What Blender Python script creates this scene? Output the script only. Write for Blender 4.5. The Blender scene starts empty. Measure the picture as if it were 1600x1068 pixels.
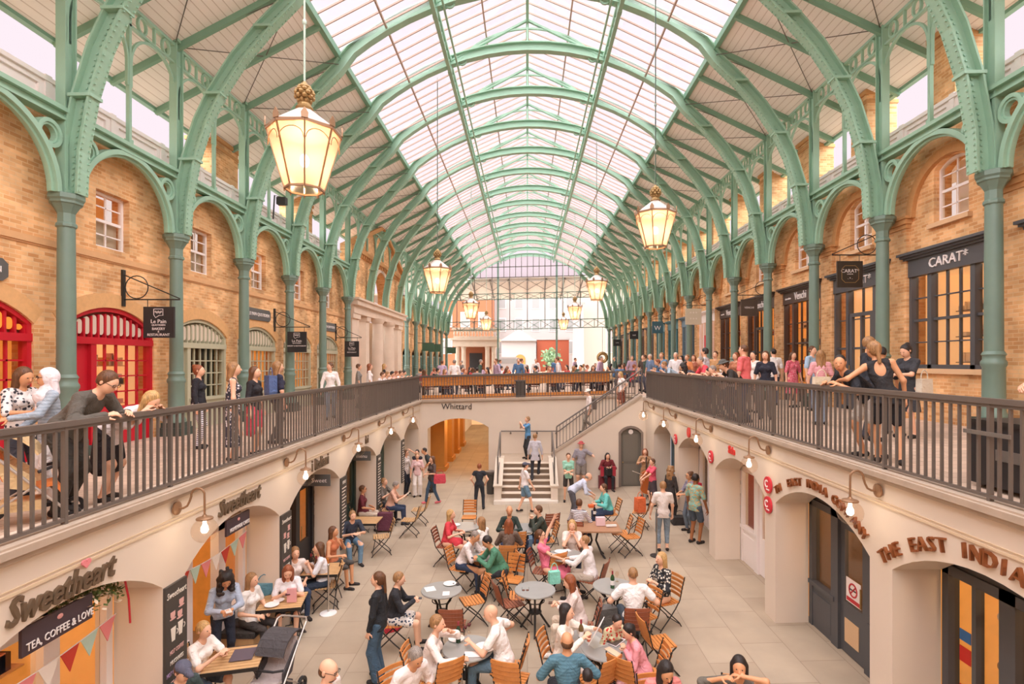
import bpy, math, random
import numpy as np
from mathutils import Vector, Matrix
from mathutils.geometry import tessellate_polygon
random.seed(7)
C = bpy.context.scene.collection
PI = math.pi
sin, cos, R = math.sin, math.cos, math.radians
# ------------------------------------------------------------------ camera, light, exposure
F = 850.0; VX = 824.0; VY = 565.0; EYE = 1.57       # focal length in pixels, vanishing point, eye height above the gallery floor
K = 0.025                                           # the market slopes: its east side stands a little higher
LOW = -3.28                                         # lower court floor
S = 3.162; Y0 = 10.09                               # bay length, first column in view
cd = bpy.data.cameras.new('camera'); cam = bpy.data.objects.new('camera', cd); C.objects.link(cam)
cam.location = (0, 0, EYE); cam.rotation_euler = (PI/2, 0, 0)
cd.sensor_width = 36; cd.lens = 36*F/1600; cd.shift_x = -(VX-800)/1600; cd.shift_y = (VY-534)/1600
cd.clip_start = 0.05; cd.clip_end = 400
bpy.context.scene.camera = cam
sc = bpy.context.scene
sc.view_settings.view_transform = 'Standard'; sc.view_settings.look = 'None'
sc.view_settings.exposure = 0.0; sc.view_settings.gamma = 1; sc.view_settings.use_curve_mapping = False
sc.cycles.transparent_max_bounces = 24; sc.cycles.max_bounces = 8; sc.cycles.diffuse_bounces = 5
sc.cycles.sample_clamp_indirect = 6
w = bpy.data.worlds.new('sky'); sc.world = w; w.use_nodes = True
WN = w.node_tree.nodes; WL = w.node_tree.links
WN['Background'].inputs[0].default_value = (1.0, .87, .94, 1); WN['Background'].inputs[1].default_value = 1.0
def sun(name, rot, e, ang, col):
    l = bpy.data.lights.new(name, 'SUN'); o = bpy.data.objects.new(name, l); C.objects.link(o)
    o.rotation_euler = rot; l.energy = e; l.angle = R(ang); l.color = col
sun('overcast_sun', (R(30), 0, R(8)), 6.2, 110, (.95, 1, 1))
sun('overcast_sky_east', (R(12), R(52), 0), 6.6, 110, (.95, 1, 1))
sun('overcast_sky_west', (R(12), R(-52), 0), 6.6, 110, (.95, 1, 1))
# ------------------------------------------------------------------ colours and materials
def lin(h):
    h = h.lstrip('#'); v = [int(h[i:i+2], 16)/255 for i in (0, 2, 4)]
    return tuple((x/12.92 if x <= .04045 else ((x+.055)/1.055)**2.4) for x in v)+(1,)
MATS = {}
def mat(name, col, rough=.6, metal=0, var=0, scale=6, bump=0, emit=None, es=1, spec=None):
    if name in MATS: return MATS[name]
    m = bpy.data.materials.new(name); m.use_nodes = True; MATS[name] = m
    N, L = m.node_tree.nodes, m.node_tree.links; b = N['Principled BSDF']
    c = lin(col); b.inputs['Base Color'].default_value = c
    b.inputs['Roughness'].default_value = rough; b.inputs['Metallic'].default_value = metal
    if spec is not None: b.inputs['Specular IOR Level'].default_value = spec
    if emit: b.inputs['Emission Color'].default_value = lin(emit); b.inputs['Emission Strength'].default_value = es
    if var or bump:
        g = N.new('ShaderNodeNewGeometry'); n = N.new('ShaderNodeTexNoise'); n.inputs['Scale'].default_value = scale; n.inputs['Detail'].default_value = 4
        L.new(g.outputs['Position'], n.inputs['Vector'])
        if var:
            mx = N.new('ShaderNodeMix'); mx.data_type = 'RGBA'; mx.inputs['A'].default_value = tuple(x*(1-var) for x in c[:3])+(1,)
            mx.inputs['B'].default_value = tuple(min(1, x*(1+var)) for x in c[:3])+(1,)
            L.new(n.outputs['Fac'], mx.inputs['Factor']); L.new(mx.outputs['Result'], b.inputs['Base Color'])
        if bump:
            bp = N.new('ShaderNodeBump'); bp.inputs['Strength'].default_value = bump; bp.inputs['Distance'].default_value = .02
            L.new(n.outputs['Fac'], bp.inputs['Height']); L.new(bp.outputs['Normal'], b.inputs['Normal'])
    return m
def brickmat(name, c1, c2, mortar, ax, bw, bh, ms, var=.3, rough=.8, off=.5, bump=.4, patch=None):
    """brick or slab pattern laid in world metres; ax picks the two world axes"""
    m = mat(name, c1, rough); N, L = m.node_tree.nodes, m.node_tree.links; b = N['Principled BSDF']
    g = N.new('ShaderNodeNewGeometry'); sp = N.new('ShaderNodeSeparateXYZ'); cb = N.new('ShaderNodeCombineXYZ')
    L.new(g.outputs['Position'], sp.inputs[0]); L.new(sp.outputs[ax[1]], cb.inputs[1])
    if ax[1] == 2: ad = N.new('ShaderNodeMath'); L.new(sp.outputs[0], ad.inputs[0]); L.new(sp.outputs[1], ad.inputs[1]); L.new(ad.outputs[0], cb.inputs[0])
    else: L.new(sp.outputs[ax[0]], cb.inputs[0])
    t = N.new('ShaderNodeTexBrick'); L.new(cb.outputs[0], t.inputs['Vector'])
    t.inputs['Color1'].default_value = lin(c1); t.inputs['Color2'].default_value = lin(c2); t.inputs['Mortar'].default_value = lin(mortar)
    t.inputs['Scale'].default_value = 1; t.inputs['Mortar Size'].default_value = ms; t.inputs['Mortar Smooth'].default_value = .2
    t.inputs['Brick Width'].default_value = bw; t.inputs['Row Height'].default_value = bh; t.offset = off
    n = N.new('ShaderNodeTexNoise'); n.inputs['Scale'].default_value = 1.3; n.inputs['Detail'].default_value = 6; L.new(g.outputs['Position'], n.inputs['Vector'])
    hs = N.new('ShaderNodeHueSaturation'); mr = N.new('ShaderNodeMapRange')
    mr.inputs[1].default_value = .25; mr.inputs[2].default_value = .75; mr.inputs[3].default_value = 1-var; mr.inputs[4].default_value = 1+var
    L.new(n.outputs['Fac'], mr.inputs[0]); L.new(mr.outputs[0], hs.inputs['Value']); L.new(t.outputs['Color'], hs.inputs['Color'])
    L.new(hs.outputs['Color'], b.inputs['Base Color'])
    bp = N.new('ShaderNodeBump'); bp.invert = True; bp.inputs['Strength'].default_value = bump; bp.inputs['Distance'].default_value = .01
    L.new(t.outputs['Fac'], bp.inputs['Height']); L.new(bp.outputs['Normal'], b.inputs['Normal'])
    return m
def glassmat(name, col, tr=.9, rough=.05, body=(.9, .9, .9, 1), bodyfac=.1):
    m = bpy.data.materials.new(name); m.use_nodes = True; MATS[name] = m; N, L = m.node_tree.nodes, m.node_tree.links
    N.remove(N['Principled BSDF']); o = N['Material Output']
    t = N.new('ShaderNodeBsdfTransparent'); t.inputs[0].default_value = lin(col)
    gl = N.new('ShaderNodeBsdfGlossy'); gl.inputs['Roughness'].default_value = rough
    tl = N.new('ShaderNodeBsdfTranslucent'); tl.inputs[0].default_value = body
    a = N.new('ShaderNodeMixShader'); a.inputs[0].default_value = bodyfac; L.new(t.outputs[0], a.inputs[1]); L.new(tl.outputs[0], a.inputs[2])
    f = N.new('ShaderNodeLayerWeight'); f.inputs[0].default_value = .12; sc_ = N.new('ShaderNodeMath'); sc_.operation = 'MULTIPLY'; sc_.inputs[1].default_value = .5; L.new(f.outputs['Facing'], sc_.inputs[0])
    c = N.new('ShaderNodeMixShader'); L.new(sc_.outputs[0], c.inputs[0]); L.new(a.outputs[0], c.inputs[1]); L.new(gl.outputs[0], c.inputs[2]); L.new(c.outputs[0], o.inputs[0])
    return m
def boardmat(name, c, dark, axis, pitch):
    m = mat(name, c, .6); N, L = m.node_tree.nodes, m.node_tree.links; b = N['Principled BSDF']
    g = N.new('ShaderNodeNewGeometry'); sp = N.new('ShaderNodeSeparateXYZ'); L.new(g.outputs['Position'], sp.inputs[0])
    d = N.new('ShaderNodeMath'); d.operation = 'DIVIDE'; d.inputs[1].default_value = pitch; L.new(sp.outputs[axis], d.inputs[0])
    fr = N.new('ShaderNodeMath'); fr.operation = 'FRACT'; L.new(d.outputs[0], fr.inputs[0])
    lt = N.new('ShaderNodeMath'); lt.operation = 'LESS_THAN'; lt.inputs[1].default_value = .12; L.new(fr.outputs[0], lt.inputs[0])
    mx = N.new('ShaderNodeMix'); mx.data_type = 'RGBA'; mx.inputs['A'].default_value = lin(c); mx.inputs['B'].default_value = lin(dark)
    L.new(lt.outputs[0], mx.inputs['Factor']); L.new(mx.outputs['Result'], b.inputs['Base Color'])
    return m
MINT = mat('mint_paint', '#98bda5', .45, var=.08, scale=3)
GREEN = mat('green_paint', '#70877a', .4, var=.08, scale=4)
DGREEN = mat('dark_plinth_paint', '#3c4a42', .5)
CREAM = mat('cream_render', '#e0d0be', .7, var=.04, scale=1.5)
CREAM2 = mat('cream_reveal', '#dcc5a6', .7, var=.04, scale=1.5)
COPING = mat('coping_stone', '#b8a592', .8, var=.15, scale=5)
IRON = mat('railing_iron', '#6a6058', .45, var=.05)
WHITE = mat('white_paint', '#f1e8e4', .5)
STONE = mat('portland_stone', '#d9c3ae', .8, var=.12, scale=2)
CHAR = mat('charcoal_paint', '#525356', .45)
RED = mat('red_paint', '#c01c2c', .4)
SAGE = mat('sage_paint', '#b9b59a', .5)
BROWN = mat('brown_paint', '#4a3a33', .45)
BLACK = mat('black_iron', '#2b2724', .5)
BLACKS = mat('black_sign_paint', '#2c2a2b', .5)
GOLD = mat('aged_brass', '#a98b5c', .4, .6, var=.2, scale=30)
BRONZE = mat('lantern_bronze', '#9a7658', .4, .4)
BRICK = brickmat('stock_brick', '#ebbd88', '#cb9059', '#dfb98c', (1, 2), .225, .075, .008, .36)
BRICKX = brickmat('stock_brick_cross', '#e3b582', '#d09a62', '#dab891', (0, 2), .225, .075, .008, .22)
SOFTB = mat('voussoir_brick', '#dba972', .8, var=.15, scale=14)
RUBBED = mat('rubbed_brick', '#c8935e', .8, var=.15, scale=12)
PAVE = brickmat('york_paving', '#b3a28c', '#a99781', '#92806d', (1, 0), 1.15, .72, .006, .12, .75, .5, .25)
PAVE2 = brickmat('gallery_setts', '#cfb59e', '#bfa590', '#9a8472', (0, 1), .42, .26, .007, .15, .8, .5, .25)
BOARD = boardmat('roof_boarding', '#f8f1ea', '#d6cac0', 0, .17)
ROOFGLASS = glassmat('roof_glass', '#f6f0f2', bodyfac=.06)
SHOPGLASS = glassmat('shop_glass', '#fbf6ee', bodyfac=0)
GLAZE = mat('glazing_bar_paint', '#b59a8a', .5)
WOODF = mat('varnished_timber', '#c0742f', .45, var=.2, scale=9)
def glow(name, col, s): return mat(name, col, .6, emit=col, es=s)
WARM = mat('glowing_shop_wall', '#e8a860', .7, var=.35, scale=5, emit='#f0a850', es=.5)  # wall glows by itself, standing in for the shop lights
WARM2 = mat('glowing_shop_wall_deep', '#c87c38', .7, var=.35, scale=5, emit='#e0923c', es=.32)  # deeper self-glowing wall, same stand-in for lamps inside
PALE = mat('glowing_pale_wall', '#f0c898', .7, var=.12, scale=2, emit='#f4cc98', es=.5)  # pale wall with its own glow in place of room light
DIMW = mat('dim_room_wall', '#8a7460', .8)  # unlit rooms: dimness is put into the wall colour
# ------------------------------------------------------------------ mesh helpers
class MB:
    def __init__(s, xf=None): s.v, s.f, s.xf, s.k = [], [], xf, False
    def add(s, vs, fs):
        o = len(s.v); s.v += [tuple(v) for v in vs]; s.f += [tuple(i+o for i in f) for f in fs]; return s
    def box(s, x0, x1, y0, y1, z0, z1):
        return s.add([(x, y, z) for z in (z0, z1) for y in (y0, y1) for x in (x0, x1)],
                     [(0, 2, 3, 1), (4, 5, 7, 6), (0, 1, 5, 4), (2, 6, 7, 3), (0, 4, 6, 2), (1, 3, 7, 5)])
    def cbox(s, c, d): return s.box(c[0]-d[0]/2, c[0]+d[0]/2, c[1]-d[1]/2, c[1]+d[1]/2, c[2]-d[2]/2, c[2]+d[2]/2)
    def bar(s, p, q, wd, hd, up=(0, 0, 1)):
        p, q, up = Vector(p), Vector(q), Vector(up); d = (q-p)
        if d.length < 1e-6: return s
        d.normalize(); a = d.cross(up)
        if a.length < 1e-3: a = d.cross(Vector((0, 1, 0)))
        a.normalize(); b = a.cross(d)
        vs = [c+a*(i*wd/2)+b*(j*hd/2) for c in (p, q) for i, j in ((-1, -1), (1, -1), (1, 1), (-1, 1))]
        return s.add(vs, [(3, 2, 1, 0), (4, 5, 6, 7), (0, 1, 5, 4), (1, 2, 6, 5), (2, 3, 7, 6), (3, 0, 4, 7)])
    def tube(s, pts, r, n=8, closed=False, cap=True):
        pts = [Vector(p) for p in pts]; m = len(pts); rs = r if isinstance(r, (list, tuple)) else [r]*m
        o = len(s.v); nrm = None
        for i, p in enumerate(pts):
            if closed: t = pts[(i+1) % m]-pts[i-1]
            else: t = pts[min(i+1, m-1)]-pts[max(i-1, 0)]
            t.normalize()
            if nrm is None:
                nrm = t.cross(Vector((0, 0, 1)))
                if nrm.length < .05: nrm = t.cross(Vector((0, 1, 0)))
            nrm = (nrm-t*nrm.dot(t)); nrm.normalize(); b = t.cross(nrm)
            s.v += [tuple(p+(nrm*cos(2*PI*j/n)+b*sin(2*PI*j/n))*rs[i]) for j in range(n)]
        for i in range(m if closed else m-1):
            a, c = o+i*n, o+((i+1) % m)*n
            s.f += [(a+j, a+(j+1) % n, c+(j+1) % n, c+j) for j in range(n)]
        if cap and not closed: s.f += [tuple(o+j for j in reversed(range(n))), tuple(o+(m-1)*n+j for j in range(n))]
        return s
    def lathe(s, prof, c=(0, 0, 0), n=16, ph=0):
        o = len(s.v); m = len(prof)
        for r, z in prof: s.v += [(c[0]+r*cos(2*PI*j/n+ph), c[1]+r*sin(2*PI*j/n+ph), c[2]+z) for j in range(n)]
        for i in range(m-1): s.f += [(o+i*n+j, o+i*n+(j+1) % n, o+(i+1)*n+(j+1) % n, o+(i+1)*n+j) for j in range(n)]
        s.f += [tuple(o+j for j in reversed(range(n))), tuple(o+(m-1)*n+j for j in range(n))]
        return s
    def ell(s, c, r, n=12, m=8, rot=None):
        vs = []; 
        for i in range(1, m):
            a = PI*i/m
            vs += [Vector((r[0]*sin(a)*cos(2*PI*j/n), r[1]*sin(a)*sin(2*PI*j/n), r[2]*cos(a))) for j in range(n)]
        vs += [Vector((0, 0, r[2])), Vector((0, 0, -r[2]))]
        if rot is not None: vs = [rot @ v for v in vs]
        vs = [v+Vector(c) for v in vs]; T = (m-1)*n; fs = []
        for i in range(m-2): fs += [(i*n+j, (i+1)*n+j, (i+1)*n+(j+1) % n, i*n+(j+1) % n) for j in range(n)]
        fs += [(T, j, (j+1) % n) for j in range(n)]+[(T+1, (m-2)*n+(j+1) % n, (m-2)*n+j) for j in range(n)]
        return s.add(vs, fs)
    def plate(s, outer, holes, w0, w1):
        """flat plate in the (u, v) plane with holes, thick from w0 to w1; vertices are (u, v, w)"""
        loops = [outer]+list(holes); P = [[Vector((a, b, 0)) for a, b in l] for l in loops]
        tri = tessellate_polygon(P); fl = [q for l in loops for q in l]; o = len(s.v); n = len(fl)
        s.v += [(a, b, w0) for a, b in fl]+[(a, b, w1) for a, b in fl]
        def ar(t): (a, b), (c, d), (e, f) = [fl[i] for i in t]; return (c-a)*(f-b)-(e-a)*(d-b)
        for t in tri:
            if abs(ar(t)) < 1e-9: continue
            t = t if ar(t) > 0 else (t[0], t[2], t[1])
            s.f.append((o+n+t[0], o+n+t[1], o+n+t[2])); s.f.append((o+t[0], o+t[2], o+t[1]))
        k = 0
        for l in loops:
            m = len(l)
            s.f += [(o+k+i, o+k+(i+1) % m, o+n+k+(i+1) % m, o+n+k+i) for i in range(m)]; k += m
        return s
    def band(s, pts, a, b, w0, w1):
        """ribbon along a (u, v) path, from offset a to offset b across it, thick from w0 to w1"""
        m = len(pts); o = len(s.v)
        for i in range(m):
            p, q = pts[max(i-1, 0)], pts[min(i+1, m-1)]; tx, ty = q[0]-p[0], q[1]-p[1]; l = math.hypot(tx, ty) or 1
            nx, ny = -ty/l, tx/l; u, v = pts[i]
            s.v += [(u+nx*a, v+ny*a, w0), (u+nx*b, v+ny*b, w0), (u+nx*b, v+ny*b, w1), (u+nx*a, v+ny*a, w1)]
        for i in range(m-1):
            c, d = o+4*i, o+4*i+4
            s.f += [(c+j, c+(j+1) % 4, d+(j+1) % 4, d+j) for j in range(4)]
        s.f += [(o+3, o+2, o+1, o), tuple(o+4*(m-1)+j for j in range(4))]
        return s
    def build(s, name, m, parent=None, smooth=False, slope=False, loc=None):
        vs = [s.xf(*v) for v in s.v] if s.xf else s.v
        if slope: vs = [(x, y, z+K*x) for x, y, z in vs]
        me = bpy.data.meshes.new(name); me.from_pydata(vs, [], s.f)
        import bmesh
        bm = bmesh.new(); bm.from_mesh(me); bmesh.ops.recalc_face_normals(bm, faces=bm.faces); bm.to_mesh(me); bm.free()
        if smooth:
            me.polygons.foreach_set('use_smooth', [True]*len(me.polygons))
            try: me.set_sharp_from_angle(angle=R(40))
            except Exception: pass
        me.materials.append(m); o = bpy.data.objects.new(name, me); C.objects.link(o)
        if loc: o.location = loc
        if parent: o.parent = parent
        return o
def arc(cx, cy, r, a0, a1, n=16, ry=None):
    ry = ry or r
    return [(cx+r*cos(R(a0+(a1-a0)*i/n)), cy+ry*sin(R(a0+(a1-a0)*i/n))) for i in range(n+1)]
def seg_arch(u0, u1, v0, vs, vc, n=14):
    """opening outline: jambs from v0 to the springing vs, segmental head up to vc"""
    hw = (u1-u0)/2; h = vc-vs; r = (hw*hw+h*h)/(2*h); a = math.degrees(math.asin(min(1, hw/r))) if h < hw else 180-math.degrees(math.asin(hw/r))
    return [(u0, v0), (u1, v0)]+arc((u0+u1)/2, vc-r, r, 90-a, 90+a, n)
def tag(o, label=None, cat=None, group=None, kind=None):
    if label: o['label'] = label
    if cat: o['category'] = cat
    if group: o['group'] = group
    if kind: o['kind'] = kind
    return o
def empty(name, loc=(0, 0, 0), rz=0):
    o = bpy.data.objects.new(name, None); C.objects.link(o); o.location = loc; o.rotation_euler = (0, 0, rz); o.empty_display_size = .1; return o
def thing(name, label, cat, group=None, loc=(0, 0, 0), rz=0): return tag(empty(name, loc, rz), label, cat, group)
def struct(o): o['kind'] = 'structure'; return o
def copy_tree(o, parent=None):
    c = o.copy(); C.objects.link(c)
    if parent: c.parent = parent
    for ch in list(o.children): copy_tree(ch, c)
    return c
def text(s, size, m, parent, xf, ext=.012, shear=0, name='lettering', align='CENTER', sx=1, bold=.0):
    """raised lettering; xf maps a letter-plane point (u, v, w) to the world"""
    cu = bpy.data.curves.new(name, 'FONT'); cu.body = s; cu.size = size; cu.align_x = align; cu.extrude = ext; cu.shear = shear; cu.offset = bold; cu.resolution_u = 2
    t = bpy.data.objects.new(name, cu); C.objects.link(t); dg = bpy.context.evaluated_depsgraph_get()
    me = bpy.data.meshes.new_from_object(t.evaluated_get(dg)); bpy.data.objects.remove(t)
    for v in me.vertices: v.co = Vector(xf(v.co.x*sx, v.co.y, v.co.z))
    me.materials.append(m); o = bpy.data.objects.new(name, me); C.objects.link(o)
    if parent: o.parent = parent
    return o
def col_y(n): return Y0+S*n
ORD = 'first second third fourth fifth sixth seventh eighth ninth tenth eleventh twelfth thirteenth fourteenth fifteenth sixteenth seventeenth'.split()
XL, XR = -8.55, 8.65; FL, FR = -8.9, 9.12; CX = 4.5; FARY = col_y(15)
SIDES = (('L', -1, XL, FL), ('R', 1, XR, FR))
def side_xf(x0, s):       # u along the hall, v up, w out of the wall into the hall
    return lambda u, v, w: (x0-s*w, u, v+K*x0)
# ------------------------------------------------------------------ ground, galleries, court walls
def g_floor(name, x0, x1, y0, y1, z, th, m):
    b = MB(); b.box(x0, x1, y0, y1, z-th, z); return struct(b.build(name, m, slope=True))
g_floor('floor', -CX-.7, CX+.7, -2, 21, LOW, .2, PAVE)
g_floor('floor', -CX-.7, CX+.7, 21, 44, LOW, .2, PAVE)
for (nm, x0, x1, y0, y1) in (('floor_gallery_west', -12, -CX-.28, -2, 23.3), ('floor_gallery_east', CX+.28, 12, -2, 20.5),
                             ('floor_gallery_east', CX+.3, 12, 20.5, 23.3), ('floor_market', -12, 12, 23.3, 62)):
    g_floor(nm, x0, x1, y0, y1, 0, .2, PAVE2)
g_floor('floor_piazza', -40, 40, 62, 110, -.02, .2, PAVE2)
OPN = []
for n in range(-3, 5):
    yc = col_y(n)-S/2
    OPN.append((n, yc-1.36, yc+1.36))
for tag_, s in (('west', -1), ('east', 1)):
    x = s*CX; xf = side_xf(x, s)
    b = MB(xf); y1 = 22.74 if s < 0 else 20.75; y0 = -.9
    holes = [seg_arch(a, c, LOW-.01, -1.1, -.64)[::-1] for n, a, c in OPN if c < y1 and a > y0]
    # outer outline must run round the openings at floor level
    out = [(y0, LOW-.05), (y0, 0), (y1, 0), (y1, LOW-.05)]
    loop = [(y0, 0)]
    loop = [(y0, LOW-.05)]
    for n, a, c in OPN:
        if c < y1 and a > y0:
            h = seg_arch(a, c, LOW-.05, -1.1, -.64); loop += [h[0]]+h[:1:-1]+[h[1]]
    loop += [(y1, LOW-.05), (y1, -.0), (y0, -.0)]
    b.plate(loop[::-1], [], -.6, 0); o = struct(b.build('wall_court_'+tag_, CREAM)); o['label'] = 'cream rendered court wall pierced by low arches'
    b = MB(xf); b.box(y0, y1, -.36, -.335, 0, .02); b.box(y0, y1, -.31, -.30, 0, .012); struct(b.build('trim_1', CREAM2))
    b = MB(xf); b.box(y0, y1, .0, .07, -.3, .1); b.box(y0, y1, .07, .09, -.26, .06); b.box(y0, y1, -.06, .0, -.05, .055)
    struct(b.build('trim_2', COPING))
b = MB(); b.box(-CX-.6, CX+.6, -1.1, -.9, LOW-.05, -.02); struct(b.build('wall_court_near', CREAM, slope=True))
g_floor('floor_gallery_near', -CX-.3, CX+.3, -7, -.9, 0, .2, PAVE2)
for s, x in ((-1, -8.9), (1, 9.12)): b = MB(); b.box(min(x, x+s*.4), max(x, x+s*.4), -7, col_y(-2), -.1, 6.6); struct(b.build('wall_facade_behind', BRICK, slope=True))
b = MB(); b.box(-9.3, 9.5, -7.4, -7, -.1, 8.5); struct(b.build('wall_behind', BRICK))
# shop recess behind each court opening: soffit and floor step come from the slab and the plates
# ------------------------------------------------------------------ end wall with the archway, stairs
YE = 22.74
def end_xf(y): return lambda u, v, w: (u, y-w, v+K*u)
b = MB(end_xf(YE)); h = seg_arch(-4.17, -1.62, LOW-.05, -1.12, -.72)
b.plate(([(-CX, LOW-.05)]+[h[0]]+h[:1:-1]+[h[1]]+[(CX+.7, LOW-.05), (CX+.7, 0), (-CX, 0)])[::-1], [], -.7, 0)
struct(b.build('wall_end', CREAM))
b = MB(end_xf(YE)); b.box(-CX, CX+.2, .0, .08, -.4, .09); b.box(-CX, CX+.2, -.05, 0, -.05, .05); struct(b.build('trim_3', COPING))
# passage beyond the arch
b = MB(); b.box(-4.6, -4.4, YE+.7, 43, LOW, -.4); struct(b.build('wall_passage_west', CREAM2, slope=True))
OCH = mat('ochre_paint', '#c98a3c', .6, var=.08); 
b = MB(); b.box(-1.4, -1.2, YE+.7, 33, LOW, -.4); struct(b.build('wall_passage_east', CREAM2, slope=True))
b = MB(); b.box(-4.6, 4.6, YE+.7, 43, -.45, -.3); struct(b.build('ceiling_passage', CREAM2, slope=True))
b = MB(); b.box(-4.6, 4.6, 43, 43.2, LOW, -.3); struct(b.build('wall_passage_end', PALE, slope=True))  # glow of this wall stands in for the bright far end
for i in range(4):
    y = 24.6+i*2.4; b = MB(); b.box(-4.4, -3.75, y, y+.9, LOW, -.45); b.box(-4.4, -3.68, y-.06, y+.96, LOW, LOW+.2)
    tag(b.build('passage_pier', OCH, slope=True), ORD[i].capitalize()+' ochre painted pier along the passage under the arch', 'pier', 'piers in the passage')
for y in (25.5, 29.5, 34, 39):
    l = bpy.data.lights.new('passage_lamp', 'POINT'); l.energy = 75; l.color = (1, .72, .42); l.shadow_soft_size = .15
    o = bpy.data.objects.new('passage_lamp', l); C.objects.link(o); o.location = (-2.9, y, -.75)
# stair: lower flight to a landing, upper flight to the gallery
YS = 20.7; XA, XB = -.9, .82; LZ = LOW+1.02
st = thing('stone_staircase', 'stone staircase rising to a landing and turning up to the gallery', 'staircase')
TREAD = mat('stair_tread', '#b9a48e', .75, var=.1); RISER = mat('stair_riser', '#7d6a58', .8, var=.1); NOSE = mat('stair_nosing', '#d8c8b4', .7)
b = MB(); b.box(-1.15, 1.05, 18.55, 18.95, LOW-.05, LOW+.1); b.build('bottom_step', mat('worn_white_stone', '#e6dccf', .7, var=.06), st)
for i in range(6):
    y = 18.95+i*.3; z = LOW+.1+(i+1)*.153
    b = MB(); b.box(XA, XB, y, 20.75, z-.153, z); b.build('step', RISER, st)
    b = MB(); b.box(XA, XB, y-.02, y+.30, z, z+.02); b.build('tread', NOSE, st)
b = MB(); b.box(-1.15, 1.01, 20.75, YE, LZ-.3, LZ); b.box(1.01, 1.6, 20.96, YE, LZ-.3, LZ); b.build('landing', TREAD, st)
b = MB(); b.box(-1.15, 1.01, 20.75, YE, LOW, LZ-.3); b.box(1.01, 1.6, 20.96, YE, LOW, LZ-.3); b.build('landing_base', CREAM, st)
for s, xa, xb in ((-1, -1.15, XA), (1, XB, 1.05)):
    b = MB(lambda u, v, w: (w, u, v)); b.plate([(18.72, LOW), (20.75, LOW), (20.75, LZ+.2), (20.3, LZ+.2), (18.95, LOW+.55), (18.72, LOW+.55)], [], xa, xb); b.build('cheek_wall', CREAM, st)
    b = MB(lambda u, v, w: (w, u, v)); b.band([(18.68, LOW+.55), (18.97, LOW+.55), (20.3, LZ+.2), (20.78, LZ+.2)], 0, .05, xa-.03, xb+.03); b.build('cheek_coping', NOSE, st)
nst = 12; x0, x1 = 1.25, 4.6; run = (x1-x0)/nst; rise = (0.02+K*CX-LZ)/nst
for i in range(nst):
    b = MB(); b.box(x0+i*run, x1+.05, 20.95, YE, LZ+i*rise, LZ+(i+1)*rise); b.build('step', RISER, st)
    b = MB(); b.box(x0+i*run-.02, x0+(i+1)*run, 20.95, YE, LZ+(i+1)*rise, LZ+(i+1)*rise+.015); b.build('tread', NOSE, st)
# wall under the upper flight with its arched door
b = MB(lambda u, v, w: (u, YS-w, v)); dh = seg_arch(3.5, 4.38, LOW-.05, -1.12, -.92, 8)
zt = LZ+.35; b.plate(([(1.02, LOW-.05), dh[0]]+dh[:1:-1]+[dh[1]]+[(CX+.02, LOW-.05), (CX+.02, .25), (CX-.15, .25), (1.02, zt)])[::-1], [], -.25, 0)
struct(b.build('wall_stair', CREAM))
b = MB(lambda u, v, w: (u, YS-w, v)); b.band([(.95, zt-.04), (CX-.12, .25)], 0, .09, -.3, .05); struct(b.build('trim_4', COPING))
d = empty('door_1'); struct(d); xf = lambda u, v, w: (u, YS-w, v)
DG = mat('grey_door_paint', '#6b665c', .5)
def ring(outer, inner): return outer, [inner]
b = MB(xf); o_ = seg_arch(3.47, 4.41, LOW, -1.12, -.86, 8); i_ = seg_arch(3.56, 4.32, LOW+.001, -1.16, -.95, 8); b.plate(([o_[0], i_[0]]+i_[:1:-1]+[i_[1], o_[1]]+o_[2:]), [], -.16, .02); b.build('door_frame', mat('door_frame_grey', '#84756a', .5), d)
b = MB(xf); b.plate(seg_arch(3.56, 4.32, LOW, -1.16, -.95, 8), [], -.16, -.1); lf = b.build('door_leaf', DG, d)
b = MB(xf); b.box(3.66, 4.22, LOW+.15, LOW+.95, -.1, -.085); b.box(3.66, 4.22, LOW+1.05, -1.2, -.1, -.085); b.build('panel', mat('grey_door_panel', '#736d62', .5), lf)
b = MB(xf); b.ell((3.64, LOW+1.02, -.06), (.03, .03, .03), 8, 6); b.build('knob', GOLD, lf)
b = MB(xf); b.lathe([(.09, 0), (.09, .02)], (0, 0, 0), 16); b.v = [(x+3.95, y-1.1, z-.09) for x, y, z in b.v]; b.build('door_plate', WHITE, lf)
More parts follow.
